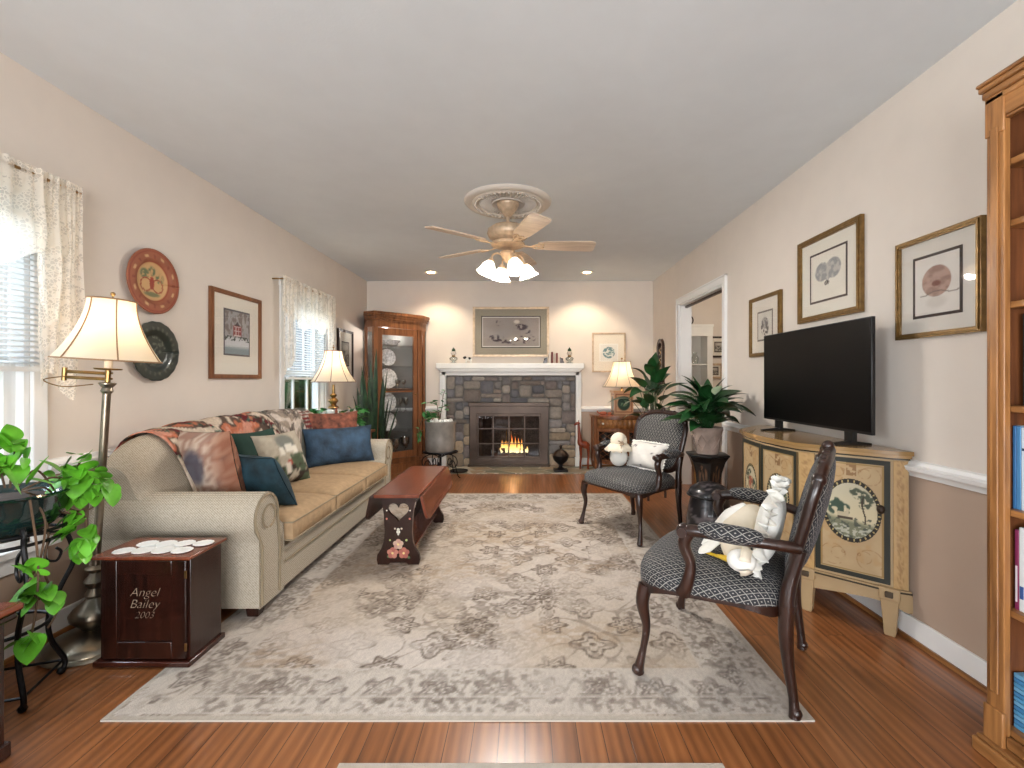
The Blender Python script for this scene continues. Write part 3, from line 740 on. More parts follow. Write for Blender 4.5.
# tapestry throws lying over the sofa back
def tapestry(seed, kind):
    def f(u, v):
        x = u * 3 + .25 * fbm(u * 6, v * 6, 3, seed); y = v * 2.4 + .5 * np.sin(u * 5)
        n = fbm(x * 2.2, y * 2.2, 3, seed + 1); n2 = fbm(x * 9, y * 9, 3, seed + 2); wv = np.sin((x * 1.3 + y) * 6 + 4 * n)
        if kind == 0:
            c = mixc((196, 178, 156), (214, 200, 184), n2)
            c = mixc(c, (186, 112, 84), ss(.50, .56, n)); c = mixc(c, (198, 142, 122), ss(.60, .64, n))
            c = mixc(c, (52, 88, 76), ss(.62, .7, wv * .5 + .3) * ss(.35, .5, n2)); c = mixc(c, (98, 34, 38), ss(.80, .86, wv * .5 + .5) * ss(.5, .56, n2))
            c = mixc(c, (60, 44, 38), (1 - ss(.02, .06, np.abs(n - .5))) * .8)
        else:
            c = mixc((128, 116, 106), (172, 158, 142), n2); c = mixc(c, (70, 76, 72), ss(.52, .6, n) * .8)
            c = mixc(c, (212, 200, 188), ss(.55, .62, fbm(x * 4, y * 7, 2, seed + 9)) * .8)
            st = (u > .66) & (v > .08) & (v < .5); c = np.where((st & (np.sin(v * 120) > 0))[..., None], np.array((120, 44, 44)), c)
            c = mixc(c, (62, 54, 54), (1 - ss(.01, .05, np.abs(n - .47))) * .7)
        return c * (.9 + .2 * vnoise(u * 300, v * 200, 2))[..., None]
    return f
def throw(y0, y1, seed, kind, label, t0, t1, skew=0):
    m = M(); rnd = random.Random(seed)
    def fn(u, v):
        y = y0 + (y1 - y0) * u + skew * (v - .4); y = max(2.2, min(4.16, y)); P = sofaprof(y); q = (t0 + (t1 - t0) * v) * (len(P) - 1); i = min(len(P) - 2, int(q)); p = P[i].lerp(P[i + 1], q - i)
        d = (P[i + 1] - P[i]).normalized(); n = Vector((-d.z, 0, d.x)) * -1
        if n.x < 0 and i < 12: n = -n
        if i >= 12 and n.z < 0 and i < 20: n = -n
        if i >= 20: n = Vector((-1, 0, 0))
        w = .004 * math.sin(u * 21 + v * 3) + .003 * math.sin(u * 47 + 5 * v)
        p = p + n * (.016 + w)
        return (p.x, p.y, p.z)
    grid(m, fn, 90, 60, 0, tapestry(seed, kind))
    return tag(obj('throw_blanket', m, MT['vcf'], angle=80, solid=.006), label, 'throw blanket')
throw(2.34, 3.34, 5, 0, 'rust, cream and green tapestry throw over the near half of the sofa back', .03, .78, -.20)
throw(3.24, 3.98, 8, 1, 'grey tapestry throw with a striped flag patch over the far half of the sofa back', .06, .78, .0)

def pillow_mesh(w, h, th, n=20, colfn=None, ruffle=0, pw=3):
    m = M(); 
    for side in (1, -1):
        def fn(u, v, side=side):
            a = 2 * u - 1; c = 2 * v - 1; e = (max(0, 1 - abs(a) ** pw) * max(0, 1 - abs(c) ** pw)) ** .55
            pin = 1 - .07 * (1 - abs(a) ** 2) * abs(c) ** 2; pin2 = 1 - .07 * (1 - abs(c) ** 2) * abs(a) ** 2
            return (a * w / 2 * pin2, -side * (th / 2 * e + .002) + .004 * math.sin(9 * a + 5 * c) * e, c * h / 2 * pin)
        k = len(m.f); grid(m, fn, n, n, 0, colfn if colfn else None)
        if side < 0: m.f[k:] = [q[::-1] for q in m.f[k:]]
    if ruffle:
        P = []
        for a, c in [(-1 + 2 * i / 24, -1) for i in range(24)] + [(1, -1 + 2 * i / 24) for i in range(24)] + [(1 - 2 * i / 24, 1) for i in range(24)] + [(-1, 1 - 2 * i / 24) for i in range(24)]: P.append((a * w / 2 * .97, c * h / 2 * .97))
        K = len(P) * 3; v = []; f = []
        for i in range(K):
            t = i / 3; p = Vector(P[int(t)]).lerp(Vector(P[(int(t) + 1) % len(P)]), t % 1); d = Vector((p.x / w, p.y / h)).normalized()
            for s in (0, .5, 1): v.append((p.x + d.x * ruffle * s * (1 + .25 * math.sin(i * .9)), (.5 * ruffle * s * math.sin(i * .85) + .2 * ruffle * math.sin(i * .37)) * (s > 0), p.y + d.y * ruffle * s * (1 + .25 * math.sin(i * 1.1))))
        for i in range(K):
            j = (i + 1) % K
            for s in (0, 1): f.append((i * 3 + s, j * 3 + s, j * 3 + s + 1, i * 3 + s + 1))
        m.add(v, f, 0, (232, 230, 222) if colfn else None)
    return m
def paisley(u, v):
    n = fbm(u * 7, v * 7, 3, 61); w_ = np.sin((n * 5 + u + v) * 26)
    c = mixc((160, 128, 114), (198, 180, 164), ss(-.5, .5, w_)); c = mixc(c, (84, 84, 98), blob(u, v, .42, .6, .14, .22) * .85); c = mixc(c, (138, 82, 58), ss(.3, .0, u) * .7)
    return mixc(c, (84, 62, 60), (1 - ss(.0, .22, np.abs(w_))) * .35)
def village(u, v):
    c = mixc((186, 176, 158), (164, 154, 138), fbm(u * 20, v * 20, 2, 5)); c = mixc(c, (98, 104, 100), blob(u, v, .52, .78, .2, .16) * .7)
    for a, b in ((.38, .62), (.55, .66), (.68, .6)): c = mixc(c, (226, 220, 206), ((np.abs(u - a) < .06) & (np.abs(v - b) < .07)) * .9)
    c = mixc(c, (66, 80, 60), ss(.46, .56, fbm(u * 9, v * 7, 3, 7)) * (v < .55) * .9); c = mixc(c, (56, 46, 40), ss(.52, .6, fbm(u * 14, v * 14, 2, 9)) * (v < .35))
    c = mixc(c, (164, 70, 58), ((np.abs(u - .5) < .05) & (np.abs(v - .38) < .05)) * .9); c = mixc(c, (214, 204, 190), ((np.abs(u - .42) < .04) & (np.abs(v - .28) < .09)))
    return c
def pillow(mat, w, h, th, pos, rz, tilt, label, colfn=None, pipe=None, **k):
    o = obj('throw_pillow', pillow_mesh(w, h, th, colfn=colfn, **k), mat, None, pos, (R(-tilt), 0, R(rz)), angle=80)
    return tag(o, label, 'pillow')
SP = .455
pillow(MT['vcf'], .48, .44, .17, (-1.72, 2.475, SP + .20), 162, 14, 'puffed paisley pillow in rose and grey nearest the front sofa arm', paisley)
pillow(MT['teal'], .38, .32, .14, (-1.46, 2.54, SP + .125), 158, 28, 'dark teal velvet pillow leaning on the near sofa arm behind the paisley one')
pillow(MT['dgreen'], .36, .38, .09, (-1.70, 2.97, SP + .17), 80, 20, 'dark green pillow edge showing behind the village scene pillow')
pillow(MT['vcf'], .37, .36, .12, (-1.61, 3.05, SP + .155), 74, 22, 'square cream pillow with a woven village scene in the sofa middle', village)
pillow(MT['blue'], .56, .31, .15, (-1.53, 3.80, SP + .135), 40, 14, 'wide slate blue velvet lumbar pillow at the far end of the sofa')
pillow(MT['rust'], .46, .40, .14, (-1.67, 3.99, SP + .20), 40, 10, 'rust brown brocade pillow standing behind the blue lumbar pillow')

# ============================================================ ARMCHAIRS
def armchair(name):
    t = thing(name, '', 'armchair', (0, 0, 0), 0, None)
    wd = MT['walnut']
    def outline(k=1.0, n=64, fx=.27, bx=-.235, wf=.33, wb=.255):
        P = []
        for i in range(n):
            a = 2 * PI * i / n; c, s = math.cos(a), math.sin(a)
            x = abs(c) ** .42 * (1 if c > 0 else -1); y = abs(s) ** .42 * (1 if s > 0 else -1)
            X = (fx + bx) / 2 + (fx - bx) / 2 * x * k; wy = wb + (wf - wb) * (X - bx) / (fx - bx)
            bow = .028 * max(0, x) ** 3 * (1 - (y * y))
            P.append((X + bow, y * wy * k))
        return P
    # legs
    for s in (-1, 1):
        m = M(); P = smooth_pts([(.250, .296 * s, 0.002), (.254, .298 * s, .025), (.240, .288 * s, .10), (.232, .278 * s, .18), (.246, .284 * s, .27), (.236, .272 * s, .335)], 5)
        tube(m, P, srad([.017, .019, .013, .0155, .025, .029], 5), 12)
        sphere(m, (.260, .302 * s, .018), .021, 10, 8); obj('leg', m, wd, t, angle=60)
        m = M(); P = smooth_pts([(-.258, .238 * s, .002), (-.254, .236 * s, .06), (-.238, .235 * s, .18), (-.232, .235 * s, .28), (-.235, .235 * s, .37)], 5)
        tube(m, P, srad([.019, .015, .019, .024, .025], 5), 12); sphere(m, (-.262, .238 * s, .018), .019, 10, 8); obj('leg', m, wd, t, angle=60)
    # seat rail with scalloped apron
    O = outline(1.0); I = outline(.90); m = M(); n = len(O); v = []
    for i in range(n):
        a = 2 * PI * i / n; dip = .018 * math.cos(4 * a)
        v += [(O[i][0], O[i][1], .352), (O[i][0], O[i][1], .326 + dip * .7), (I[i][0], I[i][1], .328 + dip * .7), (I[i][0], I[i][1], .352)]
    f = []
    for i in range(n):
        j = (i + 1) % n
        for k in range(4): f.append((i * 4 + k, j * 4 + k, j * 4 + (k + 1) % 4, i * 4 + (k + 1) % 4))
    m.add(v, f); obj('seat_rail', m, wd, t, angle=50)
    # seat cushion
    m = M(); rings = [(0.0, .452), (.2, .451), (.4, .447), (.6, .440), (.78, .430), (.9, .418), (.97, .402), (1.0, .384), (1.0, .350)]; v = [((.018), 0, .452)]; uv = [(0, 0)]; f = []
    for q, (k, z) in enumerate(rings[1:]):
        Pn = outline(k * 1.0, n); ext = 1 + max(0, .418 - z) / .3
        for i in range(n):
            v.append((Pn[i][0], Pn[i][1], z)); uv.append((Pn[i][0] * ext, Pn[i][1] * ext))
    for i in range(n): f.append((0, 1 + i, 1 + (i + 1) % n))
    for q in range(len(rings) - 2):
        b = 1 + q * n
        for i in range(n): j = (i + 1) % n; f.append((b + i, b + n + i, b + n + j, b + j))
    f.append(tuple(1 + (len(rings) - 2) * n + i for i in range(n)))
    m.add(v, f, 0, None, uv); obj('seat', m, MT['lattice'], t, angle=70)
    # backrest: padded panel in a carved frame, leaning back
    def bp(y, h): # y lateral, h height along back 0..1
        z = .425 + .41 * h; x = -.225 - .105 * h - .018 * (1 - (y / .26) ** 2)
        return x, y, z
    def border(a, k=1.0):
        c, s = math.cos(a), math.sin(a)
        yy = abs(c) ** .45 * (1 if c > 0 else -1); hh = abs(s) ** .45 * (1 if s > 0 else -1)
        h = .5 + .5 * hh * k; wy = (.215 + .035 * max(0, h)) * k
        y = yy * wy; h += .075 * (hh > 0) * hh ** 3 * (1 - yy * yy) * k
        return y, h
    nb = 56; wood_path = [bp(*border(2 * PI * i / nb)) for i in range(nb)]
    m = M(); tube(m, wood_path, .021, 10, True, flat=.9)
    for s in (-1, 1): tube(m, smooth_pts([(-.235, .235 * s, .35), (-.236, .232 * s, .40), (-.25, .226 * s, .47), (-.275, .228 * s, .56)], 4), srad([.025, .024, .022, .02], 4), 10)
    for k in range(-3, 4):
        y, h = border(PI / 2 + k * .16); p = bp(y, h); sphere(m, (p[0] + .006, p[1], p[2] + .012 + .006 * (k == 0)), .014 + .007 * (k == 0), 10, 7)
    for s in (-1, 1):
        for a in (R(38),): y, h = border(PI / 2 + s * (PI / 2 - a)); p = bp(y, h); sphere(m, p, .024, 10, 7)
    obj('back_frame', m, wd, t, angle=60)
    m = M()
    for side in (1, -1):
        v = []; uv = []; f = []
        p0 = bp(0, .5); v.append((p0[0] + side * .045, 0, p0[2])); uv.append((0, .3))
        ks = [.2, .4, .6, .75, .86, .93, .965]; dd = [.044, .042, .038, .033, .026, .016, .0]
        for k, d in zip(ks, dd):
            for i in range(nb):
                y, h = border(2 * PI * i / nb, k); p = bp(y, h); v.append((p[0] + side * d, p[1], p[2])); uv.append((p[2] * 1.03, p[1]))
        for i in range(nb): f.append((0, 1 + i, 1 + (i + 1) % nb))
        for q in range(len(ks) - 1):
            b = 1 + q * nb
            for i in range(nb): j = (i + 1) % nb; f.append((b + i, b + nb + i, b + nb + j, b + j))
        if side > 0: f = [q[::-1] for q in f]
        m.add(v, f, 0, None, uv)
    obj('backrest', m, MT['lattice'], t, angle=70)
    # arms
    for s in (-1, 1):
        m = M(); P = smooth_pts([(-.272, .235 * s, .565), (-.20, .27 * s, .575), (-.09, .305 * s, .583), (.01, .312 * s, .588), (.07, .306 * s, .582), (.088, .304 * s, .562)], 6)
        tube(m, P, srad([.020, .019, .021, .021, .023, .020], 6), 12)
        P = smooth_pts([(.066, .305 * s, .575), (.084, .304 * s, .53), (.062, .30 * s, .46), (.074, .303 * s, .39), (.092, .292 * s, .352)], 6)
        tube(m, P, srad([.021, .023, .019, .022, .028], 6), 12); sphere(m, (.084, .304 * s, .578), .029, 12, 9)
        tube(m, [(.085, .304 * s - .031 * s * k, .578) for k in (-1, 1)], .017, 12)
        a = obj('arm', m, wd, t, angle=60)
        m = M()
        def fn(u, v_, s=s):
            q = u; x = -.175 + .215 * q; th = 2 * PI * v_; e = max(0, 1 - abs(2 * q - 1) ** 3.2) ** .5
            yy = (.288 + .024 * math.sin(min(1, q * 1.15) * PI / 1.6)) * s
            return (x, yy + .035 * e * math.cos(th), .594 + .008 * q + .030 * e * math.sin(th))
        grid(m, fn, 18, 16, uvfn=lambda u, v_: (u * .215, v_ * .17)); obj('arm_pad', m, MT['lattice'], a, angle=75)
    return t
ch = armchair('armchair'); ch.location = (.822, 3.50, .006); ch.rotation_euler = (0, 0, R(213.9))
ch['label'] = 'black lattice upholstered carved walnut armchair by the peace lilies, farther from us'
ch2 = dup(ch, (.813, 1.87, .006), (0, 0, R(146.5)), 'black lattice upholstered carved walnut armchair in the foreground beside the painted cabinet')

def chairpt(c, x, y, z): return c.matrix_basis @ Vector((x, y, z))
# far chair: bonneted plush and dotted pillow
def soft(name, label, cat, mat, loc, rot, m): return tag(obj(name, m, mat, None, loc, rot, angle=80), label, cat)
def dots(u, v):
    c = mixc((226, 222, 214), (212, 208, 202), fbm(u * 14, v * 14, 2, 3))
    d = vnoise(u * 16, v * 16, 77) * vnoise(u * 16 + 5, v * 16 + 9, 78); return mixc(c, (92, 84, 88), ss(.62, .7, d))
p = chairpt(ch, -.075, .07, .555); soft('dotted_pillow', 'white pillow with tiny dark sprigs on the far armchair', 'pillow', MT['vcf'], p, (R(-20), 0, ch.rotation_euler.z + PI / 2), pillow_mesh(.34, .20, .10, colfn=dots, ruffle=.012))
def far_plush():
    p = chairpt(ch, .02, -.13, .45); t = thing('stuffed_goose', 'cream stuffed goose in a cloth bonnet sitting on the far armchair', 'stuffed toy', p, ch.rotation_euler.z)
    m = M(); sphere(m, (0, 0, .075), .075, 16, 12, sc=(.95, .9, 1)); tube(m, smooth_pts([(0, 0, .12), (.005, 0, .16), (.0, 0, .19)], 4), .036, 12); obj('body', m, MT['ivory'], t, angle=80)
    m = M(); sphere(m, (.0, 0, .20), .066, 18, 12, sc=(1.0, .95, .98), fn=lambda q: 1 + .02 * math.sin(9 * math.atan2(q.y, q.x))); b = obj('bonnet', m, MT['cream'], t, angle=80)
    m = M(); v = []; f = []
    for i in range(40):
        a = R(-150) + R(300) * i / 39; s_ = 1 + .05 * math.sin(i * 1.9)
        for r_, z_ in ((.058, .185), (.085 * s_, .155), (.105 * s_, .125 + .008 * math.sin(i * 1.9))): v.append((r_ * math.cos(a), r_ * math.sin(a), z_))
    for i in range(39):
        for k in (0, 1): f.append((i * 3 + k, i * 3 + 3 + k, i * 3 + 4 + k, i * 3 + 1 + k))
    m.add(v, f); obj('bonnet_brim', m, MT['cream'], b, angle=80, solid=.003)
    m = M()
    for s in (-1, 1):
        tube(m, smooth_pts([(.03, .06, .19), (.045, .06 + .02 * s, .205), (.045, .06 + .035 * s, .185), (.032, .062, .188)], 5), .0055, 6); tube(m, smooth_pts([(.035, .062, .188), (.05, .065 + .01 * s, .15), (.06, .07 + .02 * s, .12)], 4), .004, 6)
    obj('ribbon_bow', m, plain('taupe_ribbon', (150, 128, 104), .7), b)
far_plush()
# near chair: ruffled pillow and stuffed goose
p = chairpt(ch2, -.165, .055, .575); soft('ruffled_pillow', 'ivory ruffle-edged pillow leaning on the foreground armchair back', 'pillow', MT['ivory'], p, (R(-12), R(0), ch2.rotation_euler.z + PI / 2), pillow_mesh(.24, .26, .08, ruffle=.05))
def near_goose():
    p = chairpt(ch2, 0, 0, 0); p.z = .448; t = thing('stuffed_goose', 'cream stuffed goose with yellow bill lying on the foreground armchair', 'stuffed toy', p, ch2.rotation_euler.z); D = .448
    def q(x, y, z): return (x, y, z - D)
    m = M(); tube(m, smooth_pts([q(-.11, -.05, .605), q(-.085, 0, .585), q(-.06, .06, .545), (-.06, .13, .055), (-.08, .19, .045)], 5), srad([.03, .058, .066, .052, .034], 5), 18, flat=.85); obj('body', m, MT['cream'], t, angle=80)
    for P in ([q(-.07, -.01, .635), q(-.02, .03, .60), q(.03, .06, .53), q(.07, .09, .475)], [q(-.02, .05, .53), (.02, .09, .05), (.05, .13, .022), (.06, .16, .015)]):
        m = M(); tube(m, smooth_pts(P, 5), srad([.012, .030, .028, .006], 5), 12, flat=.35); obj('wing', m, MT['ivory'], t, angle=80)
    m = M(); sphere(m, (-.095, .235, .045), .042, 16, 11, sc=(1.15, .95, .95)); h = obj('head', m, MT['ivory'], t, angle=80)
    m = M(); tube(m, smooth_pts([(-.07, .215, .035), (-.035, .185, .026), (.0, .15, .018)], 4), srad([.024, .02, .008], 4), 12, flat=.45); obj('bill', m, MT['yellow'], h)
    m = M(); v = []; f = []
    for i in range(30):
        a = R(20) + R(320) * i / 29
        for r_, d in ((.043, -.01), (.055, .005), (.062 + .004 * math.sin(i * 2), .022)): v.append((-.12 + d, .235 + r_ * math.cos(a), max(.006, .046 + r_ * math.sin(a) * .8)))
    for i in range(29):
        for k in (0, 1): f.append((i * 3 + k, i * 3 + 3 + k, i * 3 + 4 + k, i * 3 + 1 + k))
    m.add(v, f); obj('bonnet', m, MT['cream'], h, angle=80, solid=.003)
    m = M(); tube(m, smooth_pts([(-.04, .17, .012), (.0, .14, .010), (.04, .12, .009), (.07, .10, .008)], 5), .006, 8); obj('ribbon', m, MT['yellow'], t)
near_goose()

# ============================================================ DROP-LEAF COFFEE TABLE
def coffee():
    X0, X1, Y0, Y1, Z = -.907, -.635, 2.78, 3.66, .442; ox, oy = (X0 + X1) / 2, (Y0 + Y1) / 2
    t = thing('coffee_table', 'dark drop-leaf coffee table with heart cutouts and painted roses on the rug', 'coffee table', (ox, oy, .006)); Z -= .006
    w2 = (X1 - X0) / 2
    m = M(); box(m, -w2 - .0, w2 + .0, Y0 - oy - .03, Y1 - oy + .03, Z - .02, Z); obj('table_top', m, MT['mahogt'], t, bev=.005)
    for s in (-1, 1):
        m = M(); lf = []
        yy0, yy1 = Y0 - oy - .03, Y1 - oy + .03
        lf = [(yy0, 0), (yy1, 0), (yy1, -.10)] + [(yy1 - .05 + .05 * math.cos(a), -.10 + .05 * math.sin(a)) for a in [0, -PI / 6, -PI / 3, -PI / 2]] + [(yy0 + .05 + .05 * math.cos(a), -.10 + .05 * math.sin(a)) for a in [-PI / 2, -2 * PI / 3, -5 * PI / 6]] + [(yy0, -.10)]
        prism(m, lf, 0, .016, 'yz'); o = obj('drop_leaf', m, MT['mahogt'] if s > 0 else MT['mahogz'], t, (s * (w2 + .006), 0, Z - .012), (0, R(-s * 14) if s > 0 else R(10), 0), bev=.003)
        if s < 0: o.rotation_euler = (0, R(12), 0); o.location = (-w2 - .024, 0, Z - .012)
    # end panels with heart
    hr = []
    for k in range(40):
        a = 2 * PI * k / 40; hx = 16 * math.sin(a) ** 3; hz = 13 * math.cos(a) - 5 * math.cos(2 * a) - 2 * math.cos(3 * a) - math.cos(4 * a); hr.append((hx * .0040, .325 + hz * .0040))
    side = [(.125, 0), (.132, .03), (.128, .06), (.105, .095), (.088, .14), (.083, .20), (.088, .30), (.098, .37), (.12, .42)]
    foot = [(-.06, .0), (-.05, .012), (.05, .012), (.06, 0)]
    outl = foot + side + [(-x, z) for x, z in reversed(side)]
    for yy, fl in ((Y0 - oy + .02, True), (Y1 - oy - .04, False)):
        m = M(); prism(m, [outl, hr], yy, yy + .022, 'xz'); e = obj('end_panel', m, MT['mahogz'], t, bev=.0025)
        if fl:
            yv = yy - .002
            def fl5(cx, cz, r, c1, c2):
                m = M()
                for k in range(5):
                    a = 2 * PI * k / 5 + .3; lathe(m, [(0, .0), (r * .48, .0004)], 12, (0, 0, 0), col=c1 if k % 2 else c2); mm = Matrix.Translation((cx + r * .55 * math.cos(a), yv - .0006 * k, cz + r * .55 * math.sin(a))) @ Matrix.Rotation(PI / 2, 4, 'X'); m.xf(len(m.v) - 24, mm)
                lathe(m, [(0, 0), (r * .22, .0004)], 10, col=(236, 214, 150)); m.xf(len(m.v) - 20, Matrix.Translation((cx, yv - .004, cz)) @ Matrix.Rotation(PI / 2, 4, 'X')); obj('painted_rose', m, MT['vc'], e)
            fl5(-.034, .072, .034, (176, 104, 90), (196, 130, 112)); fl5(.034, .072, .034, (184, 112, 94), (168, 96, 84)); fl5(0, .125, .032, (192, 150, 134), (204, 172, 150))
            for cx, cz, rr, c in ((0, .20, .012, (226, 222, 206)), (0, .215, .009, (226, 222, 206)), (-.02, .22, .006, (214, 200, 180)), (.02, .22, .006, (214, 200, 180)), (0, .185, .006, (210, 206, 190)), (-.05, .15, .006, (170, 190, 120)), (.05, .15, .007, (170, 190, 120)), (-.06, .05, .008, (80, 110, 70)), (.064, .045, .008, (80, 110, 70)), (-.07, .28, .006, (214, 132, 112)), (.07, .28, .006, (214, 132, 112)), (-.07, .33, .005, (226, 222, 206)), (.072, .33, .005, (226, 222, 206))):
                m = M(); lathe(m, [(0, 0), (rr, .0004)], 10, col=c); m.xf(0, Matrix.Translation((cx, yv, cz)) @ Matrix.Rotation(PI / 2, 4, 'X')); obj('painted_petal', m, MT['vc'], e)
    m = M(); box(m, -.075, .075, Y0 - oy + .03, Y1 - oy - .03, .055, .075); obj('shelf', m, MT['mahogt'], t, bev=.003)
    m = M(); box(m, -w2 + .03, w2 - .03, Y0 - oy + .04, Y1 - oy - .04, Z - .06, Z - .02); obj('apron', m, MT['mahogz'], t)
coffee()

# ============================================================ SMALL DARK CABINET WITH DOILY
def cab():
    t = thing('small_cabinet', 'small dark lettered wooden cabinet with a lace runner on top beside the sofa', 'cabinet', (-1.50, 1.905, .006))
    w2, d2, h = .178, .098, .435
    m = M(); box(m, -w2, w2, -d2 + .012, d2, .02, h - .012); obj('body', m, MT['mahogz'], t, bev=.002)
    m = M(); box(m, -w2 - .012, w2 + .012, -d2 - .012, d2 + .01, .0, .022); obj('plinth', m, MT['mahog'], t, bev=.004)
    m = M(); box(m, -w2 - .018, w2 + .018, -d2 - .018, d2 + .012, h - .014, h); obj('top', m, MT['mahogt'], t, bev=.004)
    m = M(); y = -d2
    for a, b, c, d in ((-w2 + .02, -w2 + .075, .028, h - .02), (w2 - .065, w2 - .01, .028, h - .02), (-w2 + .075, w2 - .065, .028, .095), (-w2 + .075, w2 - .065, h - .075, h - .02)): box(m, a, b, y - .002, y + .012, c, d)
    dr = obj('door', m, MT['mahogz'], t, bev=.0025)
    m = M(); box(m, -w2 + .075, w2 - .065, y + .006, y + .0125, .095, h - .075); obj('panel', m, MT['mahogz'], dr)
    m = M(); lathe(m, [(0, -.012), (.007, -.01), (.009, -.005), (.004, 0)], 12); m.xf(0, Matrix.Translation((-w2 + .045, y - .002, .24)) @ Matrix.Rotation(-PI / 2, 4, 'X') @ Matrix.Scale(-1, 4, (0, 0, 1))); obj('knob', m, MT['black'], dr)
    m = M(); [box(m, w2 - .014, w2 - .006, y - .004, y, z, z + .03) for z in (.06, h - .09)]; obj('hinge', m, MT['brass'], dr)
    lm = plain('cream_lettering', (164, 146, 124), .6)
    for txt, z, sz in (('Angel', .272, .050), ('Bailey', .226, .050), ('2003', .186, .038)):
        cu = bpy.data.curves.new('lettering', 'FONT'); cu.body = txt; cu.size = sz; cu.shear = .35; cu.align_x = 'CENTER'; cu.extrude = .0006; cu.offset = -.0014; cu.materials.append(lm)
        tmp = bpy.data.objects.new('tmp', cu); me = bpy.data.meshes.new_from_object(tmp); bpy.data.objects.remove(tmp); bpy.data.curves.remove(cu)
        o = bpy.data.objects.new('lettering', me); COL.objects.link(o); o.parent = dr; o.location = (.0, y + .004, z); o.rotation_euler = (PI / 2, 0, 0)
    # doily runner of joined ovals
    m = M(); zz = 0
    ctrs = []
    for i in range(4): ctrs += [(-.115 + .078 * i, -.052), (-.085 + .078 * i, .028)]
    for k, (cx, cy) in enumerate(ctrs):
        pr = [(0, .0022 + .0004 * k), (.022, .003 + .0004 * k), (.030, .0022 + .0004 * k), (.036, .003 + .0004 * k), (.0385, .0012 + .0004 * k)]
        lathe(m, pr, 36, (cx, cy, 0), 1.0, .95, wob=lambda a, z: 1 + .04 * math.cos(14 * a), cap=False)
    lathe(m, [(0, .0005), (.05, .0007)], 4, (0, 0, 0), 2.4, 1.0, ph=PI / 4, cap=False)
    tag(obj('lace_runner', m, MT['white'], None, (-1.50, 1.905, .006 + h), solid=.001), 'white crochet runner of scalloped ovals on the small dark cabinet', 'doily')
cab()

# dark table in the left corner
def cornertable():
    t = thing('side_table', 'dark wooden table corner at the lower left edge', 'side table', (-1.80, 1.13, 0))
    m = M(); box(m, -.24, .275, -.30, .275, .432, .455); obj('table_top', m, MT['mahogt'], t, bev=.008)
    m = M(); box(m, -.24, .265, -.29, .265, .408, .432); obj('moulding', m, MT['mahogz'], t, bev=.008)
    m = M(); box(m, -.23, .245, -.27, .245, .04, .41); obj('body', m, MT['mahogz'], t, bev=.003)
    m = M(); box(m, -.235, .255, -.28, .255, 0, .045); obj('plinth', m, MT['mahogz'], t, bev=.004)
    m = M(); box(m, .246, .256, -.24, .22, .10, .38); d = obj('door', m, MT['mahogz'], t, bev=.004)
    m = M(); sphere(m, (.262, .18, .24), .010, 10, 8); obj('knob', m, MT['brass'], d)
cornertable()
# ============================================================ LAMPS
def shade(t, z0, z1, r0, r1, nrib=8, ribmat=None, squash=1.0, power=8, col=(1, .78, .55), bulbz=None, c=(0, 0)):
    n = 14; pr = []
    for i in range(n + 1):
        q = i / n; r = r1 + (r0 - r1) * (1 - q) ** 1.75; pr.append((r, z0 + (z1 - z0) * q))
    m = M(); wob = lambda a, z: 1 + .012 * abs(math.cos(nrib / 2 * a))
    lathe(m, pr, 48, (c[0], c[1], 0), cap=False, wob=wob, sy=squash); s = obj('lamp_shade', m, MT['shade'], t, angle=80)
    m = M()
    for k in range(nrib):
        a = 2 * PI * (k + .35) / nrib; tube(m, [(c[0] + (r + .002) * math.cos(a) * wob(a, 0), c[1] + (r + .002) * math.sin(a) * squash * wob(a, 0), z) for r, z in pr], .0028, 5)
    for r, z in (pr[0], pr[-1]): tube(m, [(c[0] + (r + .001) * math.cos(2 * PI * k / 48) * wob(2 * PI * k / 48, 0), c[1] + (r + .001) * math.sin(2 * PI * k / 48) * squash * wob(2 * PI * k / 48, 0), z) for k in range(48)], .0035, 5, True)
    obj('shade_trim', m, ribmat or plain('shade_trim', (150, 118, 84), .8), s)
    bz = bulbz or (z0 * .45 + z1 * .55)
    m = M(); sphere(m, (c[0], c[1], bz), .028, 12, 9, sc=(1, 1, 1.3)); obj('bulb', m, MT['bulb'], t)
    l = bpy.data.lights.new('bulb_light', 'POINT'); l.energy = power; l.color = col; l.shadow_soft_size = .035
    o = bpy.data.objects.new('bulb_light', l); COL.objects.link(o); o.parent = t; o.location = (c[0], c[1], bz)
    bpy.data.objects[s.name].visible_shadow = True
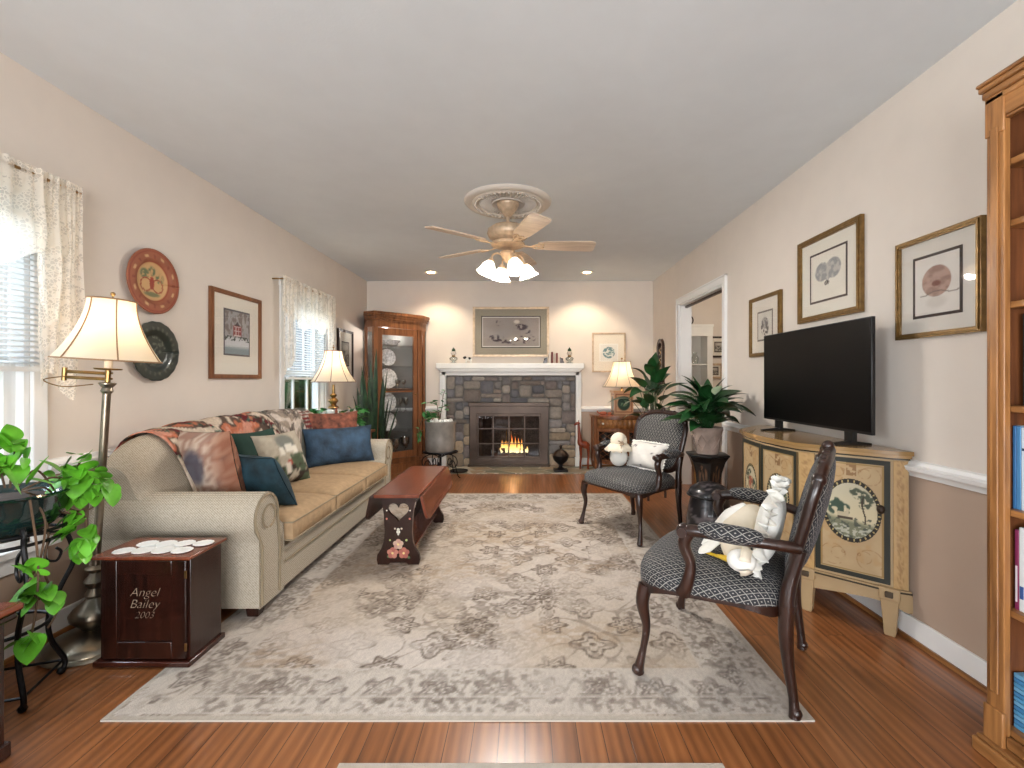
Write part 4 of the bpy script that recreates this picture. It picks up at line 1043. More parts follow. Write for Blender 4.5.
def floorlamp():
    t = thing('floor_lamp', 'pewter swing-arm floor lamp with a cream bell shade by the near window', 'floor lamp', (-1.845, 1.955, 0), rot=(0, R(3.6), 0))
    m = M(); lathe(m, [(0, 0), (.158, 0), (.165, .008), (.158, .018), (.150, .022), (.148, .028), (.12, .046), (.06, .066), (.03, .078), (0, .08)], 40); obj('base', m, MT['pewter'], t, angle=40)
    m = M(); lathe(m, [(.0, .07), (.03, .075), (.05, .10), (.075, .125), (.078, .145), (.066, .165), (.04, .19), (.026, .21), (.032, .222), (.026, .234), (.020, .25), (.03, .262), (.038, .28), (.026, .30), (.018, .315), (.034, .325), (.036, .335), (.018, .345), (.0, .35)], 32); obj('baluster', m, MT['pewter'], t, angle=50)
    m = M(); tube(m, [(0, 0, .34), (0, 0, 1.09)], .0145, 16); lathe(m, [(.0, 1.07), (.016, 1.075), (.022, 1.085), (.018, 1.10), (.03, 1.115), (.03, 1.12), (0, 1.125)], 20); obj('pole', m, MT['pewter'], t)
    m = M(); e = (-.165, -.02)
    for dz in (1.133, 1.157): tube(m, [(0, 0, dz), (e[0], e[1], dz)], .0045, 8); tube(m, [(e[0], e[1], dz + .004), (.0, .022, dz + .004)], .0045, 8)
    tube(m, [(e[0], e[1], 1.12), (e[0], e[1], 1.175)], .009, 10); tube(m, [(0, 0, 1.11), (0, 0, 1.175)], .010, 10)
    lathe(m, [(0, 1.172), (.045, 1.176), (.048, 1.182), (0, 1.184)], 24); obj('swing_arm', m, MT['brass'], t)
    m = M(); tube(m, [(0, 0, 1.18), (0, 0, 1.25)], .014, 14); obj('candle_sleeve', m, MT['cream'], t)
    shade(t, 1.218, 1.472, .176, .080, 6, power=6)
    m = M(); tube(m, smooth_pts([(-.14, -.03, 1.14), (-.22, -.05, 1.12), (-.16, -.03, 1.095), (-.06, 0, 1.11)], 6), .0025, 5); obj('cord', m, MT['brass'], t)
    m = M(); tube(m, [(0, 0, 1.30), (0, 0, 1.495)], .003, 6); sphere(m, (0, 0, 1.498), .009, 10, 8); [tube(m, [(0, 0, 1.455), (.08 * math.cos(a), .08 * math.sin(a), 1.466)], .002, 5) for a in (0, 2.1, 4.2)]; obj('finial', m, MT['brass'], t)
floorlamp()
def endtable_left():
    t = thing('end_table', 'small wooden end table in the gap beyond the far sofa arm', 'end table', (-1.80, 4.52, 0))
    m = M(); box(m, -.24, .26, -.20, .22, .60, .625); obj('table_top', m, MT['cherry'], t, bev=.005)
    m = M(); box(m, -.21, .23, -.17, .19, .50, .60); obj('apron', m, MT['cherry'], t)
    for x in (-.19, .21):
        for y in (-.15, .17): m = M(); tube(m, [(x, y, 0), (x, y, .5)], .018, 8); obj('leg', m, MT['cherry'], t)
endtable_left()
def lamp2():
    t = thing('table_lamp', 'white and brass table lamp with a cream bell shade before the far window', 'table lamp', (-1.853, 4.45, .626))
    m = M(); lathe(m, [(0, 0), (.06, 0), (.062, .015), (.05, .02)], 24); lathe(m, [(.045, .02), (.052, .05), (.068, .12), (.072, .19), (.068, .215), (.03, .225)], 8, ph=PI / 8); obj('body', m, MT['porc'], t, angle=30)
    m = M(); lathe(m, [(.03, .225), (.05, .235), (.045, .25), (.022, .262), (.034, .285), (.048, .30), (.036, .32), (.018, .335), (.032, .352), (.032, .362), (.014, .375), (.012, .46), (0, .46)], 24); obj('stem', m, MT['brass'], t, angle=40)
    m = M(); tube(m, [(.045, -.05, .30), (.05, -.055, .25)], .002, 6); lathe(m, [(0, 0), (.010, -.01), (.014, -.07), (0, -.072)], 10, (.05, -.055, .25)); obj('tassel', m, MT['rust'], t)
    shade(t, .485, .785, .205, .078, 8, plain('rust_shade_trim', (120, 66, 44), .8), power=10)
    m = M(); tube(m, [(0, 0, .6), (0, 0, .815)], .003, 6); sphere(m, (0, 0, .82), .010, 8, 6); sphere(m, (0, 0, .84), .006, 8, 6); obj('finial', m, MT['brass'], t)
lamp2()
def endtable_right():
    t = thing('end_table', 'cherry demilune end table with a bowed drawer and lattice doors by the back wall', 'end table', (1.19, 5.79, 0))
    def plan(w, d, n=18): return [(-w, .22)] + [(-w * math.cos(PI * i / n) if i else -w, .05 - d * math.sin(PI * i / n) ** .8) for i in range(n + 1)] + [(w, .22)]
    m = M(); prism(m, plan(.35, .30), .665, .69, 'xy'); obj('table_top', m, MT['cherry'], t, bev=.005)
    m = M(); prism(m, plan(.32, .27), .10, .665, 'xy'); obj('body', m, MT['cherry'], t)
    m = M(); n = 12
    for i in range(n):
        a0, a1 = PI * (.14 + .72 * i / n), PI * (.14 + .72 * (i + 1) / n)
        P = [(-.325 * math.cos(a), .05 - .278 * math.sin(a) ** .8) for a in (a0, a1)]
        m.add([(P[0][0], P[0][1], .54), (P[1][0], P[1][1], .54), (P[1][0], P[1][1], .645), (P[0][0], P[0][1], .645)], [(0, 1, 2, 3)])
    d = obj('drawer', m, MT['oakx'], t, angle=60, solid=.008)
    for k in (.25, .75): a = PI * k; m = M(); sphere(m, (-.335 * math.cos(a), .05 - .288 * math.sin(a) ** .8, .595), .014, 10, 8); obj('knob', m, MT['porc'], d)
    for (a, b) in ((.16, .44), (.56, .84)):
        P = [(-.325 * math.cos(PI * q), .05 - .278 * math.sin(PI * q) ** .8) for q in (a, (a + b) / 2, b)]
        m = M()
        for (p, q) in ((P[0], P[1]), (P[1], P[2])): m.add([(p[0], p[1], .14), (q[0], q[1], .14), (q[0], q[1], .51), (p[0], p[1], .51)], [(0, 1, 2, 3)])
        dd = obj('door', m, MT['black'], t, solid=.006)
        m = M(); Q = [(x * 1.01, y - .008) for x, y in P]
        for z in (.145, .505): tube(m, [(x, y, z) for x, y in Q], .011, 6)
        for q in (Q[0], Q[2]): tube(m, [(q[0], q[1], .14), (q[0], q[1], .51)], .011, 6)
        for k in range(-3, 6):
            for sg in (1, -1):
                pts = []
                for j in range(9):
                    s = j / 8; z = .145 + (k / 5 + (s if sg > 0 else 1 - s) * .45) * .36
                    if .145 <= z <= .505: c = Vector(Q[0]).lerp(Vector(Q[1]), s * 2) if s < .5 else Vector(Q[1]).lerp(Vector(Q[2]), s * 2 - 1); pts.append((c.x, c.y, z))
                if len(pts) > 1: tube(m, pts, .003, 5)
        obj('lattice', m, MT['cherry'], dd)
    for x, y in ((-.31, .17), (.31, .17), (-.30, -.02), (.30, -.02)):
        m = M(); lathe(m, [(.0, 0), (.016, .0), (.020, .05), (.026, .10), (.026, .665), (0, .665)], 12, (x, y, 0)); obj('leg', m, MT['cherry'], t)
endtable_right()
def lamp3():
    t = thing('table_lamp', 'table lamp with a square painted base and white bell shade by the back wall', 'table lamp', (1.20, 5.70, .69))
    def art(u, v):
        c = mixc((178, 130, 98), (196, 160, 124), fbm(u * 9, v * 9, 2, 4)); c = mixc(c, (38, 60, 48), blob(u, v, .5, .48, .33, .33, .1)); c = mixc(c, (94, 120, 92), blob(u, v, .5, .5, .2, .16) * ss(.4, .6, fbm(u * 12, v * 12, 2, 6)))
        e = np.minimum(np.minimum(u, 1 - u), np.minimum(v, 1 - v)); c = mixc(c, (188, 146, 112), (e < .10) * .95); return mixc(c, (112, 56, 38), (np.abs(e - .10) < .02) * .9)
    m = M(); s, z0, z1 = .115, .03, .285
    for a, b in (((-s, -s), (s, -s)), ((s, -s), (s, s)), ((s, s), (-s, s)), ((-s, s), (-s, -s))):
        grid(m, lambda u, v: (a[0] + (b[0] - a[0]) * u, a[1] + (b[1] - a[1]) * u, z0 + (z1 - z0) * v), 24, 24, 0, art)
    box(m, -s - .012, s + .012, -s - .012, s + .012, 0, .03, 0, (150, 112, 84)); box(m, -s - .012, s + .012, -s - .012, s + .012, .285, .31, 0, (196, 150, 112))
    obj('body', m, MT['vcl'], t)
    m = M(); lathe(m, [(.03, .31), (.012, .33), (.008, .45), (0, .45)], 14); obj('stem', m, MT['brass'], t)
    shade(t, .355, .665, .23, .105, 8, plain('grey_shade_trim', (120, 112, 100), .8), power=11, col=(1, .83, .62))
    m = M(); tube(m, [(0, 0, .5), (0, 0, .70)], .003, 6); sphere(m, (0, 0, .705), .012, 8, 6); obj('finial', m, MT['brass'], t)
    m = M(); rnd = random.Random(3)
    box(m, -.10, .08, -.035, .035, 0, .012); sphere(m, (-.05, 0, .035), .03, 12, 8, sc=(1.6, .8, .8)); tube(m, smooth_pts([(-.09, 0, .03), (-.115, 0, .05), (-.12, 0, .065)], 3), .008, 8); sphere(m, (.03, 0, .028), .022, 10, 7, sc=(1.3, .9, 1))
    tag(obj('carved_figurine', m, plain('terracotta_carving', (160, 84, 54), .6), None, (1.0, 5.60, .69)), 'small terracotta carving lying beside the square-based lamp', 'figurine')
lamp3()

# ============================================================ CEILING FAN
def fan():
    t = thing('ceiling_fan', 'five-blade ceiling fan with four lit tulip glass shades', 'ceiling fan', (-.125, 3.36, ZC))
    m = M(); lathe(m, [(0, -.11), (.012, -.11), (.03, -.10), (.065, -.055), (.078, -.03), (.08, -.028), (.08, .0)], 32); obj('canopy', m, MT['champ'], t, angle=45)
    m = M(); tube(m, [(0, 0, -.10), (0, 0, -.20)], .012, 12); obj('downrod', m, MT['champ'], t)
    m = M(); lathe(m, [(0, -.155), (.03, -.158), (.06, -.165), (.11, -.18), (.145, -.205), (.15, -.235), (.14, -.26), (.10, -.285), (.085, -.295), (.12, -.30), (.125, -.31), (.12, -.32), (.05, -.335), (0, -.335)], 48, wob=lambda a, z: 1 + .022 * math.sin(14 * a) * math.sin((z + .17) * 60) if -.28 < z < -.18 else 1); obj('motor', m, MT['champ'], t, angle=45)
    for k in range(5):
        a = R(3 + 72 * k); Mx = Matrix.Rotation(a, 4, 'Z') @ Matrix.Translation((0, 0, -.315)) @ Matrix.Rotation(R(-12), 4, 'X')
        m = M(); ol = []
        pr = [(.22, .045), (.30, .060), (.45, .068), (.60, .072), (.628, .066), (.64, .05)]
        ol = [(x, w_) for x, w_ in pr] + [(x, -w_) for x, w_ in reversed(pr)]; prism(m, ol, -.004, .004, 'xy'); m.xf(0, Mx); b = obj('blade', m, MT['maple'], t, bev=.002)
        m = M(); tube(m, smooth_pts([(.10, 0, -.002), (.16, 0, -.012), (.20, .0, -.008), (.24, 0, -.007)], 4), srad([.014, .010, .012, .006], 4), 8, flat=.5)
        for s in (-1, 1): tube(m, smooth_pts([(.17, 0, -.010), (.20, .025 * s, -.010), (.235, .034 * s, -.008), (.262, .022 * s, -.008), (.25, .006 * s, -.008)], 4), .0055, 6)
        m.xf(0, Mx); obj('blade_iron', m, MT['champ'], b)
    m = M(); lathe(m, [(0, -.333), (.055, -.335), (.06, -.35), (.045, -.375), (.03, -.395), (.022, -.41), (0, -.415)], 24); tube(m, [(.01, -.01, -.41), (.012, -.012, -.56)], .0012, 5); sphere(m, (.012, -.012, -.565), .006, 8, 6); kit = obj('light_kit', m, MT['champ'], t, (0, 0, -.03))
    for k in range(4):
        a = R(22 + 90 * k); c, s = math.cos(a), math.sin(a)
        m = M(); P = smooth_pts([(.03 * c, .03 * s, -.37), (.08 * c, .08 * s, -.352), (.118 * c, .118 * s, -.372), (.124 * c, .124 * s, -.405)], 5); tube(m, P, .007, 8)
        Mx = Matrix.Translation((.124 * c, .124 * s, -.40)) @ Matrix.Rotation(R(-22), 4, Vector((-s, c, 0)))
        k0 = lathe(m, [(0, .005), (.02, .0), (.024, -.02), (.016, -.03)], 14); m.xf(k0, Mx); ar = obj('lamp_arm', m, MT['champ'], kit, angle=45)
        m = M(); lathe(m, [(.022, -.02), (.034, -.034), (.046, -.055), (.050, -.075), (.056, -.095), (.070, -.115)], 28, cap=False, wob=lambda a_, z: 1 + (.05 * math.cos(8 * a_) if z < -.09 else 0)); m.xf(0, Mx); obj('glass_shade', m, MT['frost'], kit, angle=80)
        m = M(); sphere(m, (0, 0, -.07), .024, 12, 9, sc=(1, 1, 1.2)); m.xf(0, Mx); obj('bulb', m, MT['bulb'], kit)
        l = bpy.data.lights.new('fan_bulb_light', 'POINT'); l.energy = 34; l.color = (1, .95, .89); l.shadow_soft_size = .03; o = bpy.data.objects.new('fan_bulb_light', l); COL.objects.link(o); o.parent = kit; o.location = Mx @ Vector((0, 0, -.10))
    m = M(); pr = [(.0, 0), (.0, -.012), (.09, -.012), (.10, -.022), (.115, -.022), (.12, -.010), (.215, -.012), (.222, -.024), (.25, -.028), (.262, -.020), (.275, -.024), (.30, -.020), (.315, -.008), (.318, 0)]
    lathe(m, pr, 96, wob=lambda a, z: 1, cap=False)
    for k in range(48):
        a = 2 * PI * k / 48; c, s = math.cos(a), math.sin(a); tube(m, [(.125 * c, .125 * s, -.014), (.165 * c, .165 * s, -.021), (.208 * c, .208 * s, -.016)], [.003, .008, .004], 5); sphere(m, (.238 * math.cos(a + .06), .238 * math.sin(a + .06), -.029), .008, 6, 4)
    tag(obj('ceiling_medallion', m, MT['medal'], None, (-.125, 3.36, ZC), angle=50), 'round fluted plaster ceiling medallion above the fan', 'ceiling medallion')
fan()
for i, x in enumerate((-1.135, .749)):
    t = thing('recessed_light', ['recessed ceiling spotlight on the china cabinet side of the fan', 'recessed ceiling spotlight above the right end of the mantel'][i], 'ceiling light', (x, 5.55, ZC), group='recessed spotlights before the fireplace wall')
    m = M(); lathe(m, [(.045, -.001), (.075, -.006), (.08, -.003), (.08, 0)], 32, cap=False); obj('trim_ring', m, MT['white'], t)
    m = M(); lathe(m, [(0, -.003), (.046, -.003)], 24); obj('lens', m, emis('spot_lens', (255, 236, 200), 9), t)
    l = bpy.data.lights.new('spot', 'SPOT'); l.energy = 42; l.color = (1, .82, .6); l.spot_size = R(105); l.spot_blend = .55; l.shadow_soft_size = .03; o = bpy.data.objects.new('spot', l); COL.objects.link(o); o.parent = t; o.location = (0, 0, -.02); o.rotation_euler = (R(14), 0, 0)

# ============================================================ PICTURES
def picture(label, cx, cz, w_, h_, wall, at, fw, art, mat=(226, 220, 206), fmat='gold', iw=.5, ih=.5, oz=0, inner=(70, 56, 50), depth=.022, name='framed_picture', tilt=0):
    """wall: 'left','right','back'"""
    rz = {'left': PI / 2, 'right': -PI / 2, 'back': 0}[wall]
    loc = {'left': (at, cx, cz), 'right': (at, cx, cz), 'back': (cx, at, cz)}[wall]
    t = thing(name, label, 'picture', loc, rot=(R(tilt), 0, rz))
    a, b = w_ / 2, h_ / 2
    m = M(); ol = [(-a, -b), (a, -b), (a, b), (-a, b)]; il = [(-a + fw, -b + fw), (a - fw, -b + fw), (a - fw, b - fw), (-a + fw, b - fw)]
    prism(m, [ol, il], -depth, -.002, 'xz'); f1 = fw * .35; il2 = [(x * (1 - f1 / a), z * (1 - f1 / b)) for x, z in ol]; il3 = [(x * (1 - 2 * f1 / a), z * (1 - 2 * f1 / b)) for x, z in ol]
    prism(m, [il2, il3], -depth - .005, -depth + .002, 'xz'); obj('frame', m, MT[fmat], t, bev=.003)
    ia, ib = (a - fw), (b - fw); pa, pb = ia * iw, ib * ih
    m = M(); box(m, -ia, ia, -.010, -.004, -ib, ib, 0, mat)
    def rim(x, z, wd, y, c):
        prism(m, [[(-x, oz - z), (x, oz - z), (x, oz + z), (-x, oz + z)], [(-x + wd, oz - z + wd), (x - wd, oz - z + wd), (x - wd, oz + z - wd), (-x + wd, oz + z - wd)]], y, -.010, 'xz', 0, c)
    rim(pa + .012, pb + .012, .012, -.0115, inner); obj('mat_board', m, MT['vcp'], t)
    m = M(); grid(m, lambda u, v: (-pa + 2 * pa * u, -.0118, oz - pb + 2 * pb * v), 60, 60, 0, art); obj('print', m, MT['vcp'], t)
    m = M(); box(m, -ia, ia, -.0165, -.015, -ib, ib); obj('glass', m, MT['pglass'], t)
    return t
def barn(u, v):
    c = mixc((150, 152, 154), (176, 170, 166), fbm(u * 4, v * 4, 3, 1)); c = mixc(c, (112, 98, 92), (v > .45) * ss(.45, .65, fbm(u * 12, v * 10, 3, 2)) * .7)
    c = mixc(c, (206, 208, 210), ss(.42, .36, v)); c = mixc(c, (116, 134, 140), ss(.22, .1, v) * .8); c = mixc(c, (74, 78, 72), (np.abs(v - .36) < .06) * ss(.5, .6, fbm(u * 16, v * 16, 2, 3)))
    c = mixc(c, (142, 68, 66), ((np.abs(u - .5) < .17) & (np.abs(v - .55) < .13)) * .9); c = mixc(c, (222, 218, 212), ((np.abs(u - .5) < .15) & (np.abs(v - .54) < .11) & ((np.sin(u * 60) > .7) | (np.sin(v * 60) > .75))) * .8)
    return mixc(c, (62, 52, 50), ((np.abs(u - .5) * .8 + (v - .72) < .05) & (v > .68) & (v < .8) & (np.abs(u - .5) < .2)) * .9)
def landscape(u, v):
    c = mixc((176, 168, 156), (150, 146, 136), fbm(u * 5, v * 5, 3, 21)); c = mixc(c, (84, 80, 74), ss(.5, .62, fbm(u * 9, v * 9, 3, 22)) * (v < .65) * .8)
    return mixc(c, (206, 198, 186), blob(u, v, .5, .8, .4, .12) * .6)
def blossom_print(u, v):  # dark blossom clusters and one pale spot on a brownish ground
    c = mixc((142, 132, 126), (156, 146, 138), fbm(u * 5, v * 5, 3, 31)); c = mixc(c, (226, 222, 214), ((u < .015) | (u > .985) | (v < .025) | (v > .975)) * 1.)
    for cu, cv, r1, r2 in ((.60, .84, .05, .06),): c = mixc(c, (206, 196, 184), blob(u, v, cu, cv, r1, r2))
    dk = ss(.50, .58, fbm(u * 22, v * 14, 3, 33))
    for cu, cv, r1, r2 in ((.28, .80, .04, .10), (.68, .66, .11, .10), (.80, .50, .07, .06), (.22, .28, .12, .12), (.34, .24, .06, .12), (.60, .22, .24, .14), (.84, .28, .08, .12), (.62, .3, .25, .05)): c = mixc(c, (66, 54, 58), blob(u, v, cu, cv, r1, r2) * dk * .95)
    return c
def roundel(cen=(.5, .5), r=.36, c1=(110, 140, 142), c2=(214, 216, 208)):
    def f(u, v):
        c = mixc((232, 228, 218), (226, 221, 210), fbm(u * 3, v * 3, 2, 41)); k = blob(u, v, cen[0], cen[1], r, r, .04)
        q = mixc(c1, c2, ss(.45, .6, fbm(u * 7, v * 10, 3, 42))); return c * (1 - k[..., None]) + q * k[..., None]
    return f
def balloon(u, v):
    c = mixc((230, 224, 210), (224, 217, 202), fbm(u * 3, v * 3, 2, 51))
    k = np.maximum(blob(u, v, .34, .60, .21, .20, .05), blob(u, v, .66, .62, .22, .21, .05)); k = np.maximum(k, ((np.abs(u - .5) < (v - .34) * .75) & (v > .34) & (v < .6)) * .9)
    q = mixc((150, 150, 148), (188, 184, 176), ss(.4, .6, fbm(u * 14, v * 14, 3, 52))); c = c * (1 - k[..., None]) + q * k[..., None]
    return mixc(c, (74, 66, 62), blob(u, v, .48, .34, .07, .05, .1) * ss(.3, .5, fbm(u * 30, v * 30, 2, 5)))
def tower(u, v):
    c = mixc((212, 206, 194), (200, 194, 184), fbm(u * 4, v * 4, 2, 61)); c = mixc(c, (88, 82, 80), blob(u, v, .5, .45, .28, .36, .1) * ss(.4, .6, fbm(u * 12, v * 12, 3, 63))); return mixc(c, (128, 122, 118), blob(u, v, .5, .6, .25, .22, .1) * .5)
def moon(u, v):
    c = mixc((214, 208, 200), (222, 216, 208), fbm(u * 4, v * 4, 2, 71)); k = blob(u, v, .50, .56, .33, .27, .03)
    q = mixc((150, 120, 108), (178, 148, 134), ss(.35, .65, fbm(u * 8, v * 12, 3, 72))); c = c * (1 - k[..., None]) + q * k[..., None]
    c = mixc(c, (108, 62, 52), blob(u, v, .5, .52, .10, .05, .2) * .9); c = mixc(c, (96, 84, 76), (np.abs(v - .36 + .03 * np.sin(u * 9)) < .010) * (u > .12) * .7); return mixc(c, (190, 182, 172), blob(u, v, .5, .2, .22, .10, .4) * .5)
picture('gold-framed winter barn print on the left wall above the sofa', 3.308, 1.445, .578, .61, 'left', XL, .030, barn, fmat='cherry', iw=.53, ih=.55, oz=.02, inner=(96, 92, 96))
picture('dark-framed landscape print between the far window and china cabinet', 5.30, 1.43, .44, .55, 'left', XL, .028, landscape, fmat='walnut', iw=.5, ih=.52)
picture('wide framed print of blossoms above the mantel', -.184, 1.76, 1.0, .655, 'back', YB - .012, .03, blossom_print, mat=(150, 142, 124), fmat='champ', iw=.80, ih=.66, inner=(58, 44, 44), tilt=0)
picture('small framed print of a teal round scene above the square-based lamp', 1.10, 1.49, .44, .52, 'back', YB - .002, .022, roundel(), mat=(232, 222, 204), fmat='champ', iw=.56, ih=.44, oz=.0, inner=(240, 236, 226))
picture('gold-framed heart-shaped balloon print high above the television', 2.545, 1.712, .53, .485, 'right', XR, .032, balloon, mat=(226, 220, 206), iw=.62, ih=.62, oz=.0)
picture('smaller gilt-framed tower print above the left end of the television', 3.21, 1.51, .413, .425, 'right', XR, .026, tower, mat=(218, 210, 198), fmat='gold', iw=.50, ih=.50, inner=(120, 112, 104))
picture('gold-framed brown moon scene print next to the tall bookcase', 1.872, 1.52, .39, .425, 'right', XR, .022, moon, mat=(214, 208, 198), iw=.58, ih=.62, inner=(60, 50, 46))
picture('dark-framed print seen through the doorway, upper of two', 2.56, pz(347, 6.05), .30, .275, 'back', YB, .024, landscape, fmat='walnut', iw=.5, ih=.5)
picture('small taupe-framed print seen through the doorway, lower of two', 2.475, pz(371, 6.05), .235, .20, 'back', YB, .028, landscape, fmat='champ', iw=.6, ih=.6)

# arched mirror-like plaque with shelf, right wall beyond the doorway
t = thing('arched_wall_plaque', 'tall narrow arched dark wooden mirror with a tiny shelf near the back corner', 'wall decor', (XR, 5.66, 1.36), rot=(0, 0, -PI / 2))
m = M(); A = lambda w_, z0, z1: [(-w_, z0), (w_, z0)] + [(w_ * math.cos(PI * i / 12), z1 + w_ * math.sin(PI * i / 12)) for i in range(13)]
prism(m, [A(.115, -.26, .16), A(.075, -.22, .16)], -.03, -.002, 'xz'); obj('frame', m, MT['walnut'], t, bev=.004)
m = M(); prism(m, A(.076, -.225, .16), -.010, -.003, 'xz'); obj('mirror', m, plain('aged_mirror', (150, 140, 124), .12, metal=.9), t)
m = M()
for z in (-.12, 0, .12): tube(m, smooth_pts([(-.05, -.02, z - .04), (.02, -.022, z - .02), (-.03, -.022, z + .02), (.05, -.02, z + .04)], 5), .006, 6)
obj('scrollwork', m, MT['brass'], t)
m = M(); box(m, -.15, .15, -.07, -.002, -.285, -.265); box(m, -.03, .03, -.04, -.002, -.34, -.285); obj('shelf', m, MT['walnut'], t, bev=.004)

# wall plates
def redware(u, v):
    x, y = u * 2 - 1, v * 2 - 1; r = np.hypot(x, y); a = np.arctan2(y, x)
    c = mixc((158, 94, 66), (138, 78, 54), fbm(u * 12, v * 12, 3, 81)); c = mixc(c, (196, 158, 108), (r < .60) * .95); c = mixc(c, (138, 62, 42), (np.abs(r - .62) < .02)); c = mixc(c, (138, 62, 42), (np.abs(r - .93) < .02))
    c = mixc(c, (206, 168, 120), ((np.abs(r - .79) < .035) & (np.abs(np.sin(a * 4)) > .93)) * .9); c = mixc(c, (120, 52, 36), ((np.abs(r - .78) < .06) & (np.abs(np.cos(a * 4)) > .95)) * .7)
    for cx, cy, q in ((-.28, .20, .16), (.30, .14, .16), (0, .32, .14)): c = mixc(c, (94, 104, 72), blob(x, y, cx, cy, q, q) * ss(.3, .6, fbm(u * 24, v * 24, 2, 8)))
    c = mixc(c, (150, 56, 40), blob(x, y, 0, -.05, .09, .20, .1)); k = np.abs(np.hypot(np.abs(x) - .22, y + .12) - .2); c = mixc(c, (142, 60, 40), ((k < .022) & (r < .56)) * .9); return mixc(c, (94, 104, 72), blob(x, y, 0, -.40, .3, .07) * .8)
def toleplate(u, v):
    x, y = u * 2 - 1, v * 2 - 1; r = np.hypot(x, y); a = np.arctan2(y, x)
    c = mixc((34, 42, 38), (48, 56, 50), fbm(u * 10, v * 10, 3, 91)); c = mixc(c, (98, 106, 94), ((r < .5) * ss(.5, .58, fbm(u * 16, v * 16, 3, 92))) * .9); c = mixc(c, (120, 122, 106), ((np.abs(r - .78) < .06) & (np.sin(a * 22) > .6)) * .5); return mixc(c, (84, 90, 80), (np.abs(r - .6) < .015) * .8)
def plate(label, y, z, r, art, mat, ruf=0):
    def fn(u, v):
        rr = u; a = 2 * PI * v; h = .012 + (.016 * ss(.5, .75, np.array(rr))) if True else 0; e = 1 + ruf * math.cos(18 * a) * (rr > .95)
        return (r * rr * e * math.cos(a), -float(h), r * rr * e * math.sin(a))
    m = M(); n = len(m.v); nu, nv = 26, 72
    def colf(u, v): return art(.5 + .5 * u * np.cos(2 * PI * v), .5 + .5 * u * np.sin(2 * PI * v))
    grid(m, fn, nu, nv, 0, colf)
    return tag(obj('decorative_plate', m, MT[mat], None, (XL, y, z), (0, 0, PI / 2), angle=80, solid=.005), label, 'plate')
plate('terracotta decorated plate high on the left wall above the floor lamp', 2.547, 1.675, .178, redware, 'vc')
plate('dark green scalloped plate on the left wall below the terracotta one', 2.560, 1.29, .165, toleplate, 'vcl', .010)

# ============================================================ BLINDS AND LACE
def blind(y0, y1, z0, z1, label):
    t = thing('window_blind', label, 'blind', (XL + .035, (y0 + y1) / 2, 0)); w2 = (y1 - y0) / 2
    m = M(); box(m, -.02, .02, -w2, w2, z1 - .035, z1); obj('headrail', m, MT['trim'], t)
    m = M(); z = z0 + .035
    while z < z1 - .04:
        m.add([(-.012, -w2, z + .006), (.012, -w2, z - .006), (.012, w2, z - .006), (-.012, w2, z + .006)], [(0, 1, 2, 3)]); z += .0225
    s = obj('slats', m, MT['slat'], t, solid=.001)
    m = M(); box(m, -.014, .014, -w2, w2, z0, z0 + .02); obj('bottom_rail', m, MT['trim'], t)
    m = M()
    for y in (-w2 + .12, w2 - .12, 0): tube(m, [(.013, y, z0), (.013, y, z1 - .03)], .0012, 4); tube(m, [(-.013, y, z0), (-.013, y, z1 - .03)], .0012, 4)
    obj('ladder_cord', m, MT['trim'], t)
blind(1.06, 1.935, 1.165, 1.93, 'white slatted blind half lowered in the near left window')
blind(3.96, 4.76, 1.135, 1.93, 'white slatted blind half lowered in the far left window')
def curtain(y0, y1, label, near):
    t = thing('lace_curtain', label, 'curtain', (XL, 0, 0)); rz = 1.965
    m = M(); tube(m, [(.085, y0, rz), (.085, y1, rz)], .008, 8); [tube(m, [(.0, y, rz), (.085, y, rz)], .006, 6) for y in (y0 + .005, y1 - .005)]; obj('rod', m, MT['brass'], t)
    W_ = y1 - y0
    def drape(nm, a, b, zb, x0, amp, nf, ph):
        m = M()
        def fn(u, v):
            y = a + (b - a) * u; bot = zb(u); z = rz + .028 - (rz + .028 - bot) * v; f = .35 + .65 * min(1, v * 2)
            x = x0 + amp * math.sin(nf * u * 2 * PI + ph) * f + .3 * amp * math.sin(nf * u * 5.3 * PI) + (.003 * math.sin(u * 160) if v < .08 else 0)
            return (max(.03, x), y + .01 * math.sin(v * 7 + u * 9) * v, z + (.004 * math.sin(u * 190) if v == 0 else 0))
        grid(m, fn, 110, 40); return obj(nm, m, MT['lace'], t, angle=85)
    drape('valance', y0, y1, lambda u: 1.70 - .05 * abs(math.sin(3 * PI * u)), .088, .012, 9, 0)
    drape('swag', y0 + .18, y1 - .18, lambda u: 1.66 - .09 * abs(math.sin(2 * PI * u)), .096, .016, 5, 1)
    for s in (0, 1):
        a, b = (y0, y0 + .19) if s == 0 else (y1 - .19, y1)
        drape('side_panel', a, b, (lambda u, s=s: (1.30 + .14 * (1 - (u if s else 1 - u)) - .05 * abs(math.sin(PI * 2.5 * u)) - (.10 if not near else 0))), .094, .012, 3, .5)
        if near: drape('under_panel', a + .02, b, (lambda u, s=s: 1.10 + .06 * math.sin(u * 6)), .076, .006, 2.5, 2)
curtain(.93, 2.065, 'cream lace balloon valance over the near left window', True)
curtain(3.78, 4.82, 'cream lace valance and side panels over the far left window', False)

# baseboard heater under the near window
t = thing('baseboard_heater', 'white slotted baseboard heater under the near left window', 'heater', (XL, 1.2, 0))
m = M(); prism(m, [(.0, .03), (.055, .03), (.058, .15), (.035, .20), (.0, .21)], -.75, .55, 'xz'); obj('housing', m, MT['trim'], t, bev=.003)
m = M(); [box(m, .030 + .004 * k, .034 + .004 * k, -.70, .50, .19 - .010 * k, .194 - .010 * k) for k in range(4)]; obj('louvre', m, MT['bronze'], t)
